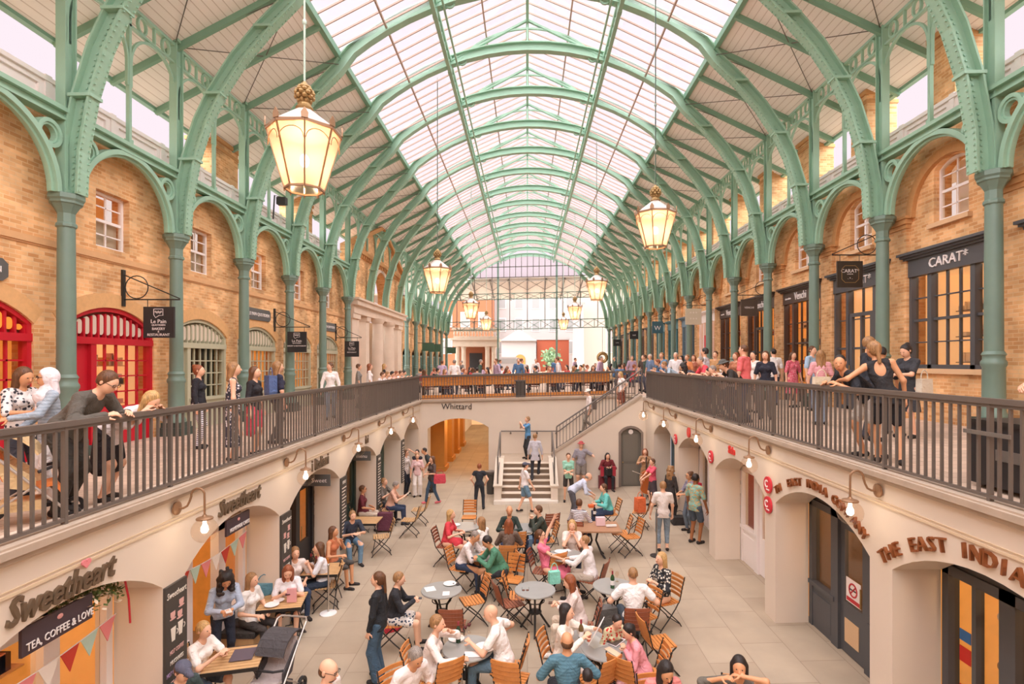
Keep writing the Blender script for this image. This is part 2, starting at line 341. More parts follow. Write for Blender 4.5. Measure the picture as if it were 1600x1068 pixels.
# ------------------------------------------------------------------ facades
def sash(xf, u0, u1, v0, v1, num, cols=2, rows=4, arched=False, pale=False, back=None, rec=.0):
    t = struct(empty('window_%d' % num)); vs = v1-.16
    out = seg_arch(u0, u1, v0, vs, v1, 8) if arched else [(u0, v0), (u1, v0), (u1, v1), (u0, v1)]
    f = .055; inn = seg_arch(u0+f, u1-f, v0+f+.02, vs-.01, v1-f, 8) if arched else [(u0+f, v0+f), (u1-f, v0+f), (u1-f, v1-f), (u0+f, v1-f)]
    b = MB(xf); b.plate(out, [inn], rec-.1, rec-.02); b.box(u0-.03, u1+.03, v0-.03, v0+.03, rec-.1, rec+.02)
    vm = (v0+v1)/2; b.box(u0+.02, u1-.02, vm-.03, vm+.03, rec-.1, rec-.035)
    for i in range(1, cols): u = u0+(u1-u0)*i/cols; b.box(u-.013, u+.013, v0+f, v1-f, rec-.08, rec-.045)
    for i in range(1, rows):
        if i*2 != rows: v = v0+(v1-v0)*i/rows; b.box(u0+f, u1-f, v-.013, v+.013, rec-.08, rec-.045)
    b.build('window_frame', WHITE, t)
    b = MB(xf); b.plate(inn, [], rec-.07, rec-.06); b.build('pane', SHOPGLASS, t)
    b = MB(xf); b.box(u0, u1, v0, v1, rec-.42, rec-.4); b.build('room_beyond', back or PALE, t)
    if not arched: b = MB(xf); b.box(u0+.04, u1-.04, v0, vm, rec-.16, rec-.15); b.build('blind', mat('grey_blind', '#c4bcb4', .7), t)
    return t
WNUM = [0]
def wnum(): WNUM[0] += 1; return WNUM[0]
# west (left) facade: brick with a sash window above an elliptical-headed shop front in every bay
LB = [n for n in range(-2, 15) if n not in (5, 6, 7, 8)]
xf = side_xf(FL, -1)
def wall_plate(xf, u0, u1, v0, v1, holes, name, m, th=.4, open_foot=None):
    b = MB(xf); loop = [(u0, v0)]
    for h in (open_foot or []): loop += [h[0]]+h[:1:-1]+[h[1]]
    loop += [(u1, v0), (u1, v1), (u0, v1)]
    b.plate(loop[::-1], holes, -th, 0); return struct(b.build(name, m))
for n in LB:
    a, c = col_y(n), col_y(n+1); m_ = (a+c)/2
    if n == 4: c = 26.7
    op = seg_arch(m_-1.3, m_+1.3, 0, 2.48, 2.95); wi = [(m_-.45, 4.2), (m_+.5, 4.2), (m_+.5, 5.38), (m_-.45, 5.38)]
    wall_plate(xf, a, c, 0, 6.62, [wi], 'wall_facade_west', BRICK, open_foot=[op])
    b = MB(xf); b.box(a, c, 3.93, 4.05, 0, .05); b.box(a, c, 3.9, 3.93, 0, .025); struct(b.build('trim_5', mat('string_course_brick', '#d9a878', .8, var=.1)))
    b = MB(xf); b.band(seg_arch(m_-1.3, m_+1.3, 0, 2.48, 2.95)[:1:-1], 0, .3, 0, .012); struct(b.build('trim_6', SOFTB))
    if n < 6: sash(xf, m_-.45, m_+.5, 4.2, 5.38, wnum(), back=(WARM2, DIMW, PALE)[(n+3) % 3], rec=-.12)
# portal on the west side
xp = side_xf(-8.6, -1); Ya, Yb = 26.7, 37.2; Ym = (Ya+Yb)/2
b = MB(xp); ar_ = seg_arch(Ym-1.5, Ym+1.5, 4.9, 5.6, 7.0)
b.plate([(Ya, 4.9), (Yb, 4.9), (Yb, 7.6), (Ym, 9.6), (Ya, 7.6)], [ar_], -.6, 0); o = struct(b.build('wall_portal_west', BRICK))
b = MB(xp); b.band(seg_arch(Ym-1.5, Ym+1.5, 4.9, 5.6, 7.0)[:1:-1], 0, .22, -.02, .06); struct(b.build('trim_7', STONE))
b = MB(xp); b.box(Ym-1.5, Ym+1.5, 4.9, 7.0, -.9, -.8); struct(b.build('wall_portal_back', RUBBED))
b = MB(xp); b.band([(Ya-.1, 7.55), (Ym, 9.55), (Yb+.1, 7.55)], 0, .22, -.1, .22); b.box(Ya-.1, Yb+.1, 7.3, 7.5, 0, .2)
for i in range(30): u = Ya+.1+i*(Yb-Ya-.2)/29; b.box(u-.07, u+.07, 7.12, 7.3, 0, .14)
struct(b.build('trim_8', RUBBED))
b = MB(xp); b.box(Ya-.1, Yb+.1, 4.6, 4.9, -.6, .3); b.box(Ya-.05, Yb+.05, 4.2, 4.6, -.6, .12); b.box(Ya-.15, Yb+.15, 4.85, 4.95, -.6, .4)
struct(b.build('trim_9', STONE))
for i, (u0, u1) in enumerate(((Ya, Ya+1.1), (Ya+2.3, Ya+2.9), (Yb-2.9, Yb-2.3), (Yb-1.1, Yb))):
    b = MB(xp); b.box(u0, u1, 0, 4.2, -.6, 0); b.box(u0-.05, u1+.05, 0, .5, -.6, .06); b.box(u0-.05, u1+.05, 3.95, 4.2, -.6, .08)
    tag(b.build('stone_pilaster', STONE), ORD[i].capitalize()+' square pale stone pilaster of the portal counting from the red shopfronts', 'pilaster', 'pilasters of the stone portal')
for i, u in enumerate((Ym-1.25, Ym+1.25)):
    t = thing('stone_column', 'round stone column at the %s side of the portal entrance' % ('near', 'far')[i], 'column', 'columns of the stone portal', (-8.45, u, -K*8.45))
    b = MB(); b.lathe([(.42, 0), (.42, .12), (.36, .22), (.34, .3)], n=20); b.build('base', STONE, t, True)
    b = MB(); b.lathe([(.34, .3), (.33, 1.5), (.28, 3.9)], n=20); b.build('shaft', STONE, t, True)
    b = MB(); b.lathe([(.28, 3.9), (.38, 4.05), (.4, 4.2)], n=20); b.build('capital', STONE, t, True)
b = MB(xp); b.box(Ya, Yb, 0, 4.3, -1.6, -1.5); struct(b.build('wall_portal_recess', mat('portal_recess', '#b59d86', .8)))
# east (right) facade: blind brick arcade
xr = side_xf(FR, 1)
for n in range(-2, 15):
    a, c = col_y(n), col_y(n+1); m_ = (a+c)/2+.05
    op = [(m_-1.28, 0), (m_+1.28, 0), (m_+1.28, 3.86), (m_-1.28, 3.86)]
    wi = seg_arch(m_-.48, m_+.48, 4.45, 5.62, 5.8, 8)
    wall_plate(xr, a, c, 0, 6.62, [wi], 'wall_facade_east', BRICK, open_foot=[[op[0], op[1], op[2], op[3]]])
    # arch moulding, pilaster and impost
    b = MB(xr); b.band(arc(m_, 4.75, 1.26, 0, 180, 24), 0, .2, 0, .1); b.band(arc(m_, 4.66, 1.16, 62, 118, 10), -.13, 0, 0, .03); struct(b.build('trim_10', RUBBED))
    b = MB(xr); b.box(c-.3, c+.3, 0, 4.62, 0, .1); struct(b.build('trim_11', BRICK))
    b = MB(xr); b.box(c-.36, c+.36, 4.62, 4.76, 0, .16); b.box(c-.33, c+.33, 4.52, 4.62, 0, .13); b.box(c-.4, c+.4, 4.74, 4.8, 0, .19); struct(b.build('trim_12', RUBBED))
    b = MB(xr); b.box(m_-.58, m_+.58, 4.33, 4.43, 0, .1); struct(b.build('trim_13', mat('stone_sill', '#dcb58c', .8)))
    if n < 7: sash(xr, m_-.48, m_+.48, 4.45, 5.8, wnum(), arched=True, back=mat('net_curtain', '#e0d8d4', .8), rec=-.1)
# white parapets, one panelled length per bay, on both sides
for sd, s, xc, fx in SIDES:
    xq = side_xf(fx, s)
    for n in range(-2, 15):
        if s < 0 and n in (5, 6, 7, 8): continue
        a, c = col_y(n), col_y(n+1)
        t = struct(empty('trim_14'))
        b = MB(xq)
        for k in range(2):
            u0, u1 = a+k*S/2+.06, a+(k+1)*S/2-.06
            b.plate([(u0, 6.55), (u1, 6.55), (u1, 7.0), (u0, 7.0)], [[(u0+.12, 6.66), (u1-.12, 6.66), (u1-.12, 6.89), (u0+.12, 6.89)]], -.06, 0)
        b.box(a, c, 6.55, 7.0, -.12, -.05); b.box(a, c, 6.98, 7.06, -.16, .05)
        for u in (a, a+S/2): b.box(u-.07, u+.07, 6.55, 7.1, -.12, .03)
        b.build('parapet_panel', WHITE, t)
        # flat roof of the shops behind the parapet
        b = MB(xq); b.box(a, c, 6.5, 6.62, -3.2, -.1); b.build('shop_roof', COPING, t)
# chimneys
def chimney(x, y, w_, d_, z1, label, g):
    t = thing('brick_chimney', label, 'chimney', g, (x, y, K*x))
    z1 = min(z1, 12.2+EYE-.5*(abs(x)-w_/2)-.12) if abs(x) < 10.6 else z1
    b = MB(); b.box(-w_/2, w_/2, -d_/2, d_/2, 6.55, z1); b.build('stack', BRICK if True else BRICKX, t)
    b = MB(); b.box(-w_/2-.06, w_/2+.06, -d_/2-.06, d_/2+.06, z1, z1+.12); b.box(-w_/2-.03, w_/2+.03, -d_/2-.03, d_/2+.03, z1-.25, z1-.15); b.build('cap', RUBBED, t)
for n in range(-1, 14):
    chimney(10.0, col_y(n)+S*.78, .85, .75, 9.35, '%s brick chimney stack above the gallery of black shopfronts, counting away from the camera' % ORD[n+1], 'chimneys over the east shops')
for i, n in enumerate((-1, 2, 4)):
    chimney(-10.2, col_y(n)+S*.4, .9, 1.3, 9.0, '%s brick chimney stack above the red and sage shopfronts' % ORD[i], 'chimneys over the west shops')
b = MB(); b.box(-17, -12.6, 6, 11.5, 6, 9.3); b.box(-17, -12.4, 5.9, 11.6, 9.3, 9.5); tag(b.build('brick_building', BRICKX), 'brick building seen beyond the parapet above the hijab wearer', 'building')
# ------------------------------------------------------------------ iron columns, arcade arches, ribs, roof
def make_column():
    t = thing('iron_column', 'x', 'column', 'iron columns of the market hall')
    b = MB(); b.box(-.27, .27, -.27, .27, 0, .2); b.box(-.23, .23, -.23, .23, .2, .32); b.build('plinth', DGREEN, t)
    b = MB(); b.lathe([(.21, .32), (.21, .38), (.18, .44), (.175, 1.25), (.2, 1.3), (.2, 1.35), (.17, 1.4), (.17, 1.46), (.19, 1.49), (.155, 1.55)], n=20); b.build('base', GREEN, t, True)
    b = MB(); b.lathe([(.15, 1.5), (.145, 3), (.135, 4.3)], n=20); b.build('shaft', GREEN, t, True)
    b = MB(); b.lathe([(.135, 4.25), (.17, 4.28), (.17, 4.32), (.14, 4.36), (.14, 4.52), (.17, 4.58), (.23, 4.68), (.26, 4.70), (.26, 4.74), (.29, 4.78), (.29, 4.86), (.25, 4.88)], n=8, ph=PI/8); b.build('capital', GREEN, t)
    return t
def column_label(sd, n):
    i = n+1
    return ('%s green iron column along the %s, counting away from the camera' % (ORD[i], 'red and sage shopfront side' if sd == 'L' else 'black shopfront side')).capitalize()
proto = None
for sd, s, xc, fx in SIDES:
    for n in range(-1, 16):
        if s < 0 and n in (6, 7, 8): continue
        o = proto = make_column() if proto is None else copy_tree(proto)
        o.location = (xc, col_y(n), K*xc); o['label'] = column_label(sd, n)
def up(u, v, w): return (u, v, w)
# stanchion above each capital, with rivets
def make_stanchion():
    t = thing('iron_stanchion', 'x', 'stanchion', 'stanchions above the columns')
    b = MB(); b.box(-.03, .03, -.13, .13, 4.86, 9.55); b.box(-.09, -.03, -.13, -.10, 4.86, 9.55); b.box(-.09, -.03, .10, .13, 4.86, 9.55)
    b.box(.03, .09, -.13, -.10, 4.86, 9.55); b.box(.03, .09, .10, .13, 4.86, 9.55); b.box(-.14, .14, -.17, .17, 9.5, 9.6); b.box(-.12, .12, -.16, .16, 4.86, 4.95)
    b.build('post', MINT, t); return t
# spandrel arch of one bay (u from the column, along the hall)
def make_arcade():
    t = thing('arcade_arch', 'x', 'arch', 'arcade arches between the columns')
    xf = lambda u, v, w: (w, u, v)
    m_ = S/2; r = S/2-.2
    b = MB(xf); b.band([(.2, 4.88)]+arc(m_, 4.86, r, 180, 0, 28)+[(S-.2, 4.88)], -.1, 0, -.1, .1); b.band(arc(m_, 4.86, r, 180, 0, 28), -.15, -.1, -.03, .03); b.build('arch_rib', MINT, t)
    b = MB(xf); b.box(0, S, 6.22, 6.36, -.06, .06); b.box(0, S, 6.34, 6.42, -.15, .15); b.box(0, S, 6.2, 6.24, -.11, .11); b.build('beam', MINT, t)
    for u in (.1, S-.1): b = MB(xf); b.box(u-.04, u+.04, 4.88, 6.2, -.09, .09); b.build('upright', MINT, t)
    for u in (.42, S-.42):
        b = MB(xf); b.band(arc(u, 5.86, .22, 0, 360, 20), -.035, .035, -.08, .08); b.band(arc(u, 5.86, .16, 0, 360, 20), -.02, .02, -.05, .05); b.build('circle', MINT, t)
    return t
def make_eaves():
    t = thing('eaves_lattice', 'x', 'girder', 'lattice girders under the eaves')
    xf = lambda u, v, w: (w, u, v)
    b = MB(xf); b.box(0, S, 9.4, 9.47, -.05, .05); b.box(0, S, 8.98, 9.03, -.04, .04); b.build('chord', MINT, t)
    b = MB(xf); b.box(S/2-.035, S/2+.035, 6.42, 9.4, -.04, .04); b.box(S/2-.06, S/2+.06, 6.42, 6.55, -.06, .06); b.build('mullion', MINT, t)
    for k in (0, 1):
        u = S/4+k*S/2
        b = MB(xf); b.band([(u-.75, 7.7)]+arc(u, 8.23, .75, 180, 0, 16)+[(u+.75, 7.7)], -.035, .02, -.03, .03); b.build('tracery_arch', MINT, t)
    for k in range(4):
        u = S/8+k*S/4
        b = MB(xf); b.band(arc(u, 9.215, .13, 0, 360, 14, .18), -.02, .02, -.03, .03); b.build('tracery_ring', MINT, t)
        b = MB(xf); b.box(u+S/8-.02, u+S/8+.02, 9.03, 9.4, -.03, .03); b.build('tracery_bar', MINT, t)
    return t
# rib centre line (x, height above the eye), mirrored by linear stretch between the two column lines
RIB = [(8.42, 3.3), (8.38, 4.1), (8.2, 5.1), (7.92, 6.0), (7.6, 6.68), (7.05, 7.52), (6.4, 8.28), (5.72, 8.95)]
c0 = 11.32-8.63
TOP = [(8.63*sin(R(a)), c0+8.63*cos(R(a))) for a in (38, 34, 30, 25, 20, 15, 10, 5, 0)]
half = [(x, h+EYE) for x, h in RIB+TOP[0:]]
full = [(-x, z) for x, z in half]+[(x, z) for x, z in reversed(half[:-1])]
def make_rib():
    t = thing('iron_roof_rib', 'x', 'roof rib', 'curved iron ribs spanning the hall')
    xf = lambda u, v, w: (u, w, v+K*u)
    N_ = len(half)
    b = MB(xf); b.band(full, -.14, .14, -.02, .02); b.build('web', MINT, t)
    b = MB(xf); b.band(full, -.17, -.13, -.13, .13); b.band(full, .13, .17, -.13, .13); b.build('flange', MINT, t)
    b = MB(xf)                                                 # rivets down both legs of the flange
    for s in (-1, 1):
        for i in range(7):
            (xa, za), (xb, zb) = half[i], half[i+1]
            L_ = math.hypot(xb-xa, zb-za); tx, tz = (xb-xa)/L_, (zb-za)/L_
            for k in range(int(L_/.11)):
                q = (k+.5)*.11; x, z = xa+tx*q, za+tz*q; 
                for w_ in (-.09, .09): b.cbox((s*(x-.18*tz), z+.18*tx, w_), (.03, .03, .03))
                for w_ in (-.03, .03): b.cbox((s*x, z, w_), (.035, .035, .02))
    rv = b.build('rivets', MINT, t); rv['kind'] = 'stuff'
    for s in (-1, 1):
        for i in (2, 4, 6): b = MB(xf); x, z = half[i]; b.cbox((s*x, z, 0), (.42, .06, .3)); b.build('collar', MINT, t)
    # lantern truss on the crown
    b = MB(xf); b.bar((-2.78, 12.45, 0), (0, 13.85, 0), .07, .1, (0, 0, 1)); b.bar((2.78, 12.45, 0), (0, 13.85, 0), .07, .1, (0, 0, 1))
    b.band(arc(0, 11.0, 3.0, 150, 30, 16, 2.55), -.03, .03, -.03, .03); b.bar((0, 13.1, 0), (0, 13.85, 0), .06, .06)
    b.build('lantern_truss', MINT, t)
    for s in (-1, 1):
        b = MB(xf); b.box(s*2.78-.07, s*2.78+.07, 12.0, 12.6, -.1, .1); b.band(arc(s*2.35, 12.45, .15, 0, 360, 12), -.025, .025, -.03, .03); b.build('lantern_post', MINT, t)
    return t
def roofz(x): return 12.2+EYE-.5*abs(x)
P = {}
def put(kind, maker, loc, label):
    o = maker() if kind not in P else copy_tree(P[kind]); P.setdefault(kind, o); o.location = loc; o['label'] = label; return o
for n in range(-1, 16):
    far = ORD[n+1]
    put('rib', make_rib, (0, col_y(n), 0), '%s green iron rib arching under the skylight, counting away from the camera' % far)
    for sd, s, xc, fx in SIDES:
        nm = 'red and sage shopfront side' if s < 0 else 'black shopfront side'
        if not (s < 0 and n in (6, 7, 8)): put('st', make_stanchion, (xc, col_y(n), K*xc), '%s upright iron stanchion above the columns on the %s' % (far, nm))
        if n < 15:
            if not (s < 0 and n in (5, 6, 7, 8)): put('ar', make_arcade, (xc, col_y(n), K*xc), '%s mint iron arch of the arcade on the %s' % (far, nm))
            put('ea', make_eaves, (xc, col_y(n), K*xc), '%s lattice girder under the eaves on the %s' % (far, nm))
# roof coverings per bay
XE = 5.68; XO = 10.15
for n in range(-5, 15):
    a, c = col_y(n), col_y(n+1)
    for s in (-1, 1):
        b = MB(); z1, z0 = roofz(XE), roofz(XO)
        b.add([(s*XE, a, z1), (s*XO, a, z0), (s*XO, c, z0), (s*XE, c, z1), (s*XE, a, z1+.06), (s*XO, a, z0+.06), (s*XO, c, z0+.06), (s*XE, c, z1+.06)],
              [(0, 1, 2, 3), (4, 5, 6, 7), (0, 1, 5, 4), (1, 2, 6, 5), (2, 3, 7, 6), (3, 0, 4, 7)])
        o = struct(b.build('ceiling_boarding', BOARD, slope=True))
        b = MB()
        for k in (0, .5): b.bar((s*XE, a+S*k, z1-.08), (s*XO, a+S*k, z0-.08), .1, .15)
        b.bar((s*XO, a, z0+.02), (s*XO, c, z0+.02), .14, .14); b.bar((s*XE, a, z1), (s*XE, c, z1), .14, .2)
        b.build('rafters', mat('rafter_paint', '#7fa890', .5), o, slope=True)
        b = MB(); b.tube([(s*XE, a, z1-.25), (s*8.6, c, 9.45)], .012, 6); b.tube([(s*8.6, a, 9.45), (s*XE, c, z1-.25)], .012, 6); b.tube([(s*8.6, a, 9.5), (s*XE, a, z1-.28)], .01, 6)
        b.build('tie_rods', IRON, o, slope=True)
        # skylight: outer slope and raised lantern slope
        for (xa, za, xb, zb, tag_) in ((XE, z1+.1, 2.78, roofz(2.78)+.1, 'o'), (2.95, roofz(2.95)+.42, 0, 14.0, 'i')):
            t = struct(empty('ceiling_skylight'))
            b = MB(); b.add([(s*xa, a, za), (s*xb, a, zb), (s*xb, c, zb), (s*xa, c, za)], [(0, 1, 2, 3)])
            b.add([(s*xa, a, za+.015), (s*xb, a, zb+.015), (s*xb, c, zb+.015), (s*xa, c, za+.015)], [(3, 2, 1, 0)]); b.build('pane', ROOFGLASS, t, slope=True)
            b = MB()
            for k in range(6): y = a+S*(k+.5)/6; b.bar((s*xa, y, za-.02), (s*xb, y, zb-.02), .035, .05)
            b.build('glazing_bar', GLAZE, t, slope=True)
            b = MB(); xm, zm = (xa+xb)/2, (za+zb)/2; b.bar((s*xm, a, zm-.05), (s*xm, c, zm-.05), .05, .07); 
            b.build('purlin', GLAZE if n % 2 else GLAZE, t, slope=True)
        if n < -2: continue
        b = MB(); x = s*2.78
        b.bar((x, a, 12.42), (x, c, 12.42), .12, .1); b.bar((x, a, 12.05), (x, c, 12.05), .12, .08); b.bar((s*2.5, a, 12.25), (s*2.5, c, 12.25), .06, .06)
        for k in range(6):
            y = a+k*S/6; b.bar((x, y, 12.05), (x, y+S/12, 12.42), .05, .05); b.bar((x, y+S/12, 12.42), (x, y+S/6, 12.05), .05, .05)
        tag(b.build('lantern_girder', MINT, slope=True), '%s length of green lattice girder edging the raised skylight on the %s half' % (ORD[n+2], 'red shopfront' if s < 0 else 'black shopfront'), 'girder', 'girders edging the raised skylight')
    if n < -2: continue
    b = MB(); b.bar((0, a, 13.82), (0, c, 13.82), .1, .16); tag(b.build('ridge_beam', MINT), '%s length of green ridge beam along the top of the skylight' % ORD[n+2], 'ridge beam', 'ridge beam lengths')
# ------------------------------------------------------------------ far end screen
t = thing('end_screen', 'tall iron and glass screen closing the far end of the hall', 'screen'); xf = lambda u, v, w: (u, FARY-w, v+K*u)
b = MB(xf); g = [(x, z) for x, z in full if z > 10.6]; b.plate([(g[-1][0], 10.55)]+g[::-1]+[(g[0][0], 10.55)], [], -.02, 0); b.build('pane', ROOFGLASS, t)
def crown(x): 
    for i in range(len(full)-1):
        if full[i][0] <= x <= full[i+1][0]: q = (x-full[i][0])/(full[i+1][0]-full[i][0]); return full[i][1]*(1-q)+full[i+1][1]*q
    return 5
for x in [i*.62 for i in range(-12, 13)]:
    thick = abs(abs(x)-3.1) < .05
    b = MB(xf); lo = 0 if thick else (5.1 if abs(round(x/.62)) % 3 == 0 else 10.55); lo = min(lo, crown(x)-.3)
    b.box(x-(.1 if thick else .035), x+(.1 if thick else .035), lo, crown(x), 0, .1); b.build('mullion', GREEN if thick else IRON, t)
for z in (10.5, 11.6): b = MB(xf); q = 6.6 if z < 11 else 4.6; b.box(-q, q, z, z+.08, 0, .1); b.build('transom', IRON, t)
def truss(z0, z1, name='truss'):
    b = MB(xf); b.box(-8.5, 8.5, z0, z0+.08, 0, .1); b.box(-8.5, 8.5, z1, z1+.08, 0, .1)
    for i in range(12):
        u = -8.5+i*17/12; v = u+17/12; b.bar((u, z0, .05), (v, z1, .05), .05, .05, (0, 0, 1)); b.bar((u, z1, .05), (v, z0, .05), .05, .05, (0, 0, 1)); b.box(u-.03, u+.03, z0, z1, 0, .1)
    b.build(name, GREEN, t)
truss(8.2, 8.8); truss(5.0, 5.9)
# lower roof continuing beyond the screen
b = MB(); b.box(-12, 12, 58.3, 58.35, 10.2, 10.5)
b.add([(-14, 58, 10.5), (14, 58, 10.5), (14, 66, 9.2), (-14, 66, 9.2), (-14, 58, 10.6), (14, 58, 10.6), (14, 66, 9.3), (-14, 66, 9.3)], [(0, 1, 2, 3), (4, 5, 6, 7), (0, 1, 5, 4), (1, 2, 6, 5), (2, 3, 7, 6), (3, 0, 4, 7)])
struct(b.build('ceiling_far_roof', BOARD, slope=True))
b = MB()
for i in range(9): x = -8+i*2; b.bar((x, 58, 10.4), (x, 66, 9.1), .1, .15); b.bar((x, 58, 10.35), (x+2, 62, 9.75), .04, .04); b.bar((x+2, 58, 10.35), (x, 62, 9.75), .04, .04)
struct(b.build('trim_15', IRON, slope=True))
# ------------------------------------------------------------------ shop fronts of the galleries
def shelves(xf, u0, u1, v0, v1, w, cols, parent, seed, rows=4, name='shelf'):
    """lit shelves with goods behind a window"""
    rnd = random.Random(seed); b = MB(xf)
    for i in range(rows): v = v0+(v1-v0)*(i+.1)/rows; b.box(u0, u1, v-.02, v, w-.25, w)
    b.build(name, mat('shelf_board', '#d8b890', .6) if seed % 3 else BROWN, parent)
    for k, cm in enumerate(cols):
        b = MB(xf)
        for i in range(rows):
            v = v0+(v1-v0)*(i+.1)/rows; u = u0+.04+rnd.random()*.1
            while u < u1-.1:
                d = .06+rnd.random()*.12; h = (.08+rnd.random()*.2)*min(1, (v1-v0)/rows/.35)
                if rnd.randrange(len(cols)) == k: b.box(u, u+d, v, v+h, w-.2, w-.05)
                u += d+.03
        if b.v: o = b.build('goods', cm, parent); o['kind'] = 'stuff'
GOODS = [mat('goods_'+n, c, .5) for n, c in (('gold', '#d59a3c'), ('white', '#efe4d4'), ('dark', '#4a2f22'), ('red', '#b8392f'), ('pink', '#d9a0a0'))]
def lamp(kind, loc, e, col, size=.1, name='shop_lamp'):
    l = bpy.data.lights.new(name, kind); l.energy = e; l.color = col; l.shadow_soft_size = size
    o = bpy.data.objects.new(name, l); C.objects.link(o); o.location = loc; return o
xf = side_xf(FL, -1)
for n in LB:
    m_ = col_y(n)+S/2; col = RED if n < 1 else (SAGE if n < 6 else mat('teal_shop_paint', '#5d7f78', .5)); lit = n in (-2, -1, 0, 2, 3, 4)
    lab = {-1: 'red arched shopfront with amber fanlight beside the first iron column', 0: 'red arched shopfront with a solid red door and lit grid window', 1: 'sage arched shopfront with dark panes behind the woman with a bun'}
    t = thing('arched_shopfront', lab.get(n, '%s sage green arched shopfront counting away from the red ones' % ORD[max(n-1, 0)] if n < 6 else '%s teal arched shopfront beyond the stone portal' % ORD[n-9]), 'shopfront', 'arched shopfronts on the west gallery')
    u0, u1 = m_-1.3, m_+1.3; q = .09
    out = seg_arch(u0, u1, 0, 2.48, 2.95); inn = seg_arch(u0+q, u1-q, .02, 2.46, 2.95-q)
    b = MB(xf); b.plate([out[0], inn[0]]+inn[:1:-1]+[inn[1], out[1]]+out[2:], [], -.2, -.04); b.box(u0, u1, 2.16, 2.3, -.2, -.02); b.box(u0+.78, u0+.92, 0, 2.16, -.2, -.04); b.box(u0+.9, u1, 0, .78, -.2, -.06); b.box(u0+.85, u1, .74, .82, -.2, .0); b.build('frame', col, t)
    if n < 8:
        b = MB(xf); hw = 1.3-q; h = .95-.02; r = (hw*hw+.4*.4)/.8                  # fanlight spindles
        N_ = 13; b2 = MB(xf)
        for i in range(N_):
            u = u0+q+(i+.5)*(2*hw)/N_; top = 2.86-r+math.sqrt(max(r*r-(u-m_)**2, 0))-.06; wd = 2*hw/N_-.055
            if top > 2.45: b2.plate([(u-wd/2, 2.36+wd/2), ]+arc(u, 2.36+wd/2, wd/2, 180, 360, 6)+arc(u, top-wd/2, wd/2, 0, 180, 6), [], -.13, -.10)
            b.box(u+hw/N_-.02, u+hw/N_+.02, 2.3, top+.02, -.16, -.07)
        b.build('fanlight_bar', col, t)
        b2.build('fanlight_pane', glow('glowing_amber_fanlight', '#e08a30', .5) if n == -1 else mat('pale_fanlight_panel', '#d8c8b4', .5), t)  # amber panes glow themselves, in place of light behind them
        b = MB(xf); b.plate(seg_arch(u0+.03, u1-.03, 2.2, 2.44, 2.9), [], -.22, -.19); b.build('fanlight_back', mat('fanlight_shade', '#9a5a50', .6) if n < 1 else mat('fanlight_shade_sage', '#8d8a76', .6), t)
    b = MB(xf); b.box(u0+q, u0+.78, .05, 2.16, -.16, -.12)
    d = b.build('door', col, t)
    b = MB(xf); 
    for va, vb in ((.25, .8), (.95, 1.35), (1.45, 2.0)): b.box(u0+q+.1, u0+.68, va, vb, -.12, -.105)
    b.build('door_panel', col, d)
    b = MB(xf); b.ell((u0+.7, 1.05, -.1), (.03, .03, .03), 8, 6); b.build('knob', GOLD, d)
    b = MB(xf); a, c = u0+.92, u1-q; nc = 6 if n > 0 else 5
    for i in range(1, nc): u = a+(c-a)*i/nc; b.box(u-.018, u+.018, .8, 2.16, -.15, -.1)
    for i in range(1, 4): v = .8+1.36*i/4; b.box(a, c, v-.015, v+.015, -.15, -.1)
    b.build('glazing_bars', col, t)
    b = MB(xf); b.box(a, c, .8, 2.16, -.135, -.125); b.build('pane', SHOPGLASS, t)
    b = MB(xf); b.box(u0, u1, 0, 2.9, -1.35, -1.3); b.box(u0-.06, u0-.01, 0, 2.95, -1.35, -.4); b.box(u1+.01, u1+.06, 0, 2.95, -1.35, -.4); b.box(u0, u1, 2.95, 3.0, -1.35, -.4); b.build('shop_interior', (WARM if n != 0 else PALE) if lit else mat('dark_room', '#38322c', .8), t)  # unlit bays carry their darkness in the wall colour
    if lit and n < 5: shelves(xf, a, c, .8, 2.1, -.6, GOODS[:4] if n < 0 else [GOODS[1], GOODS[4], GOODS[0]], t, n+40, 3)
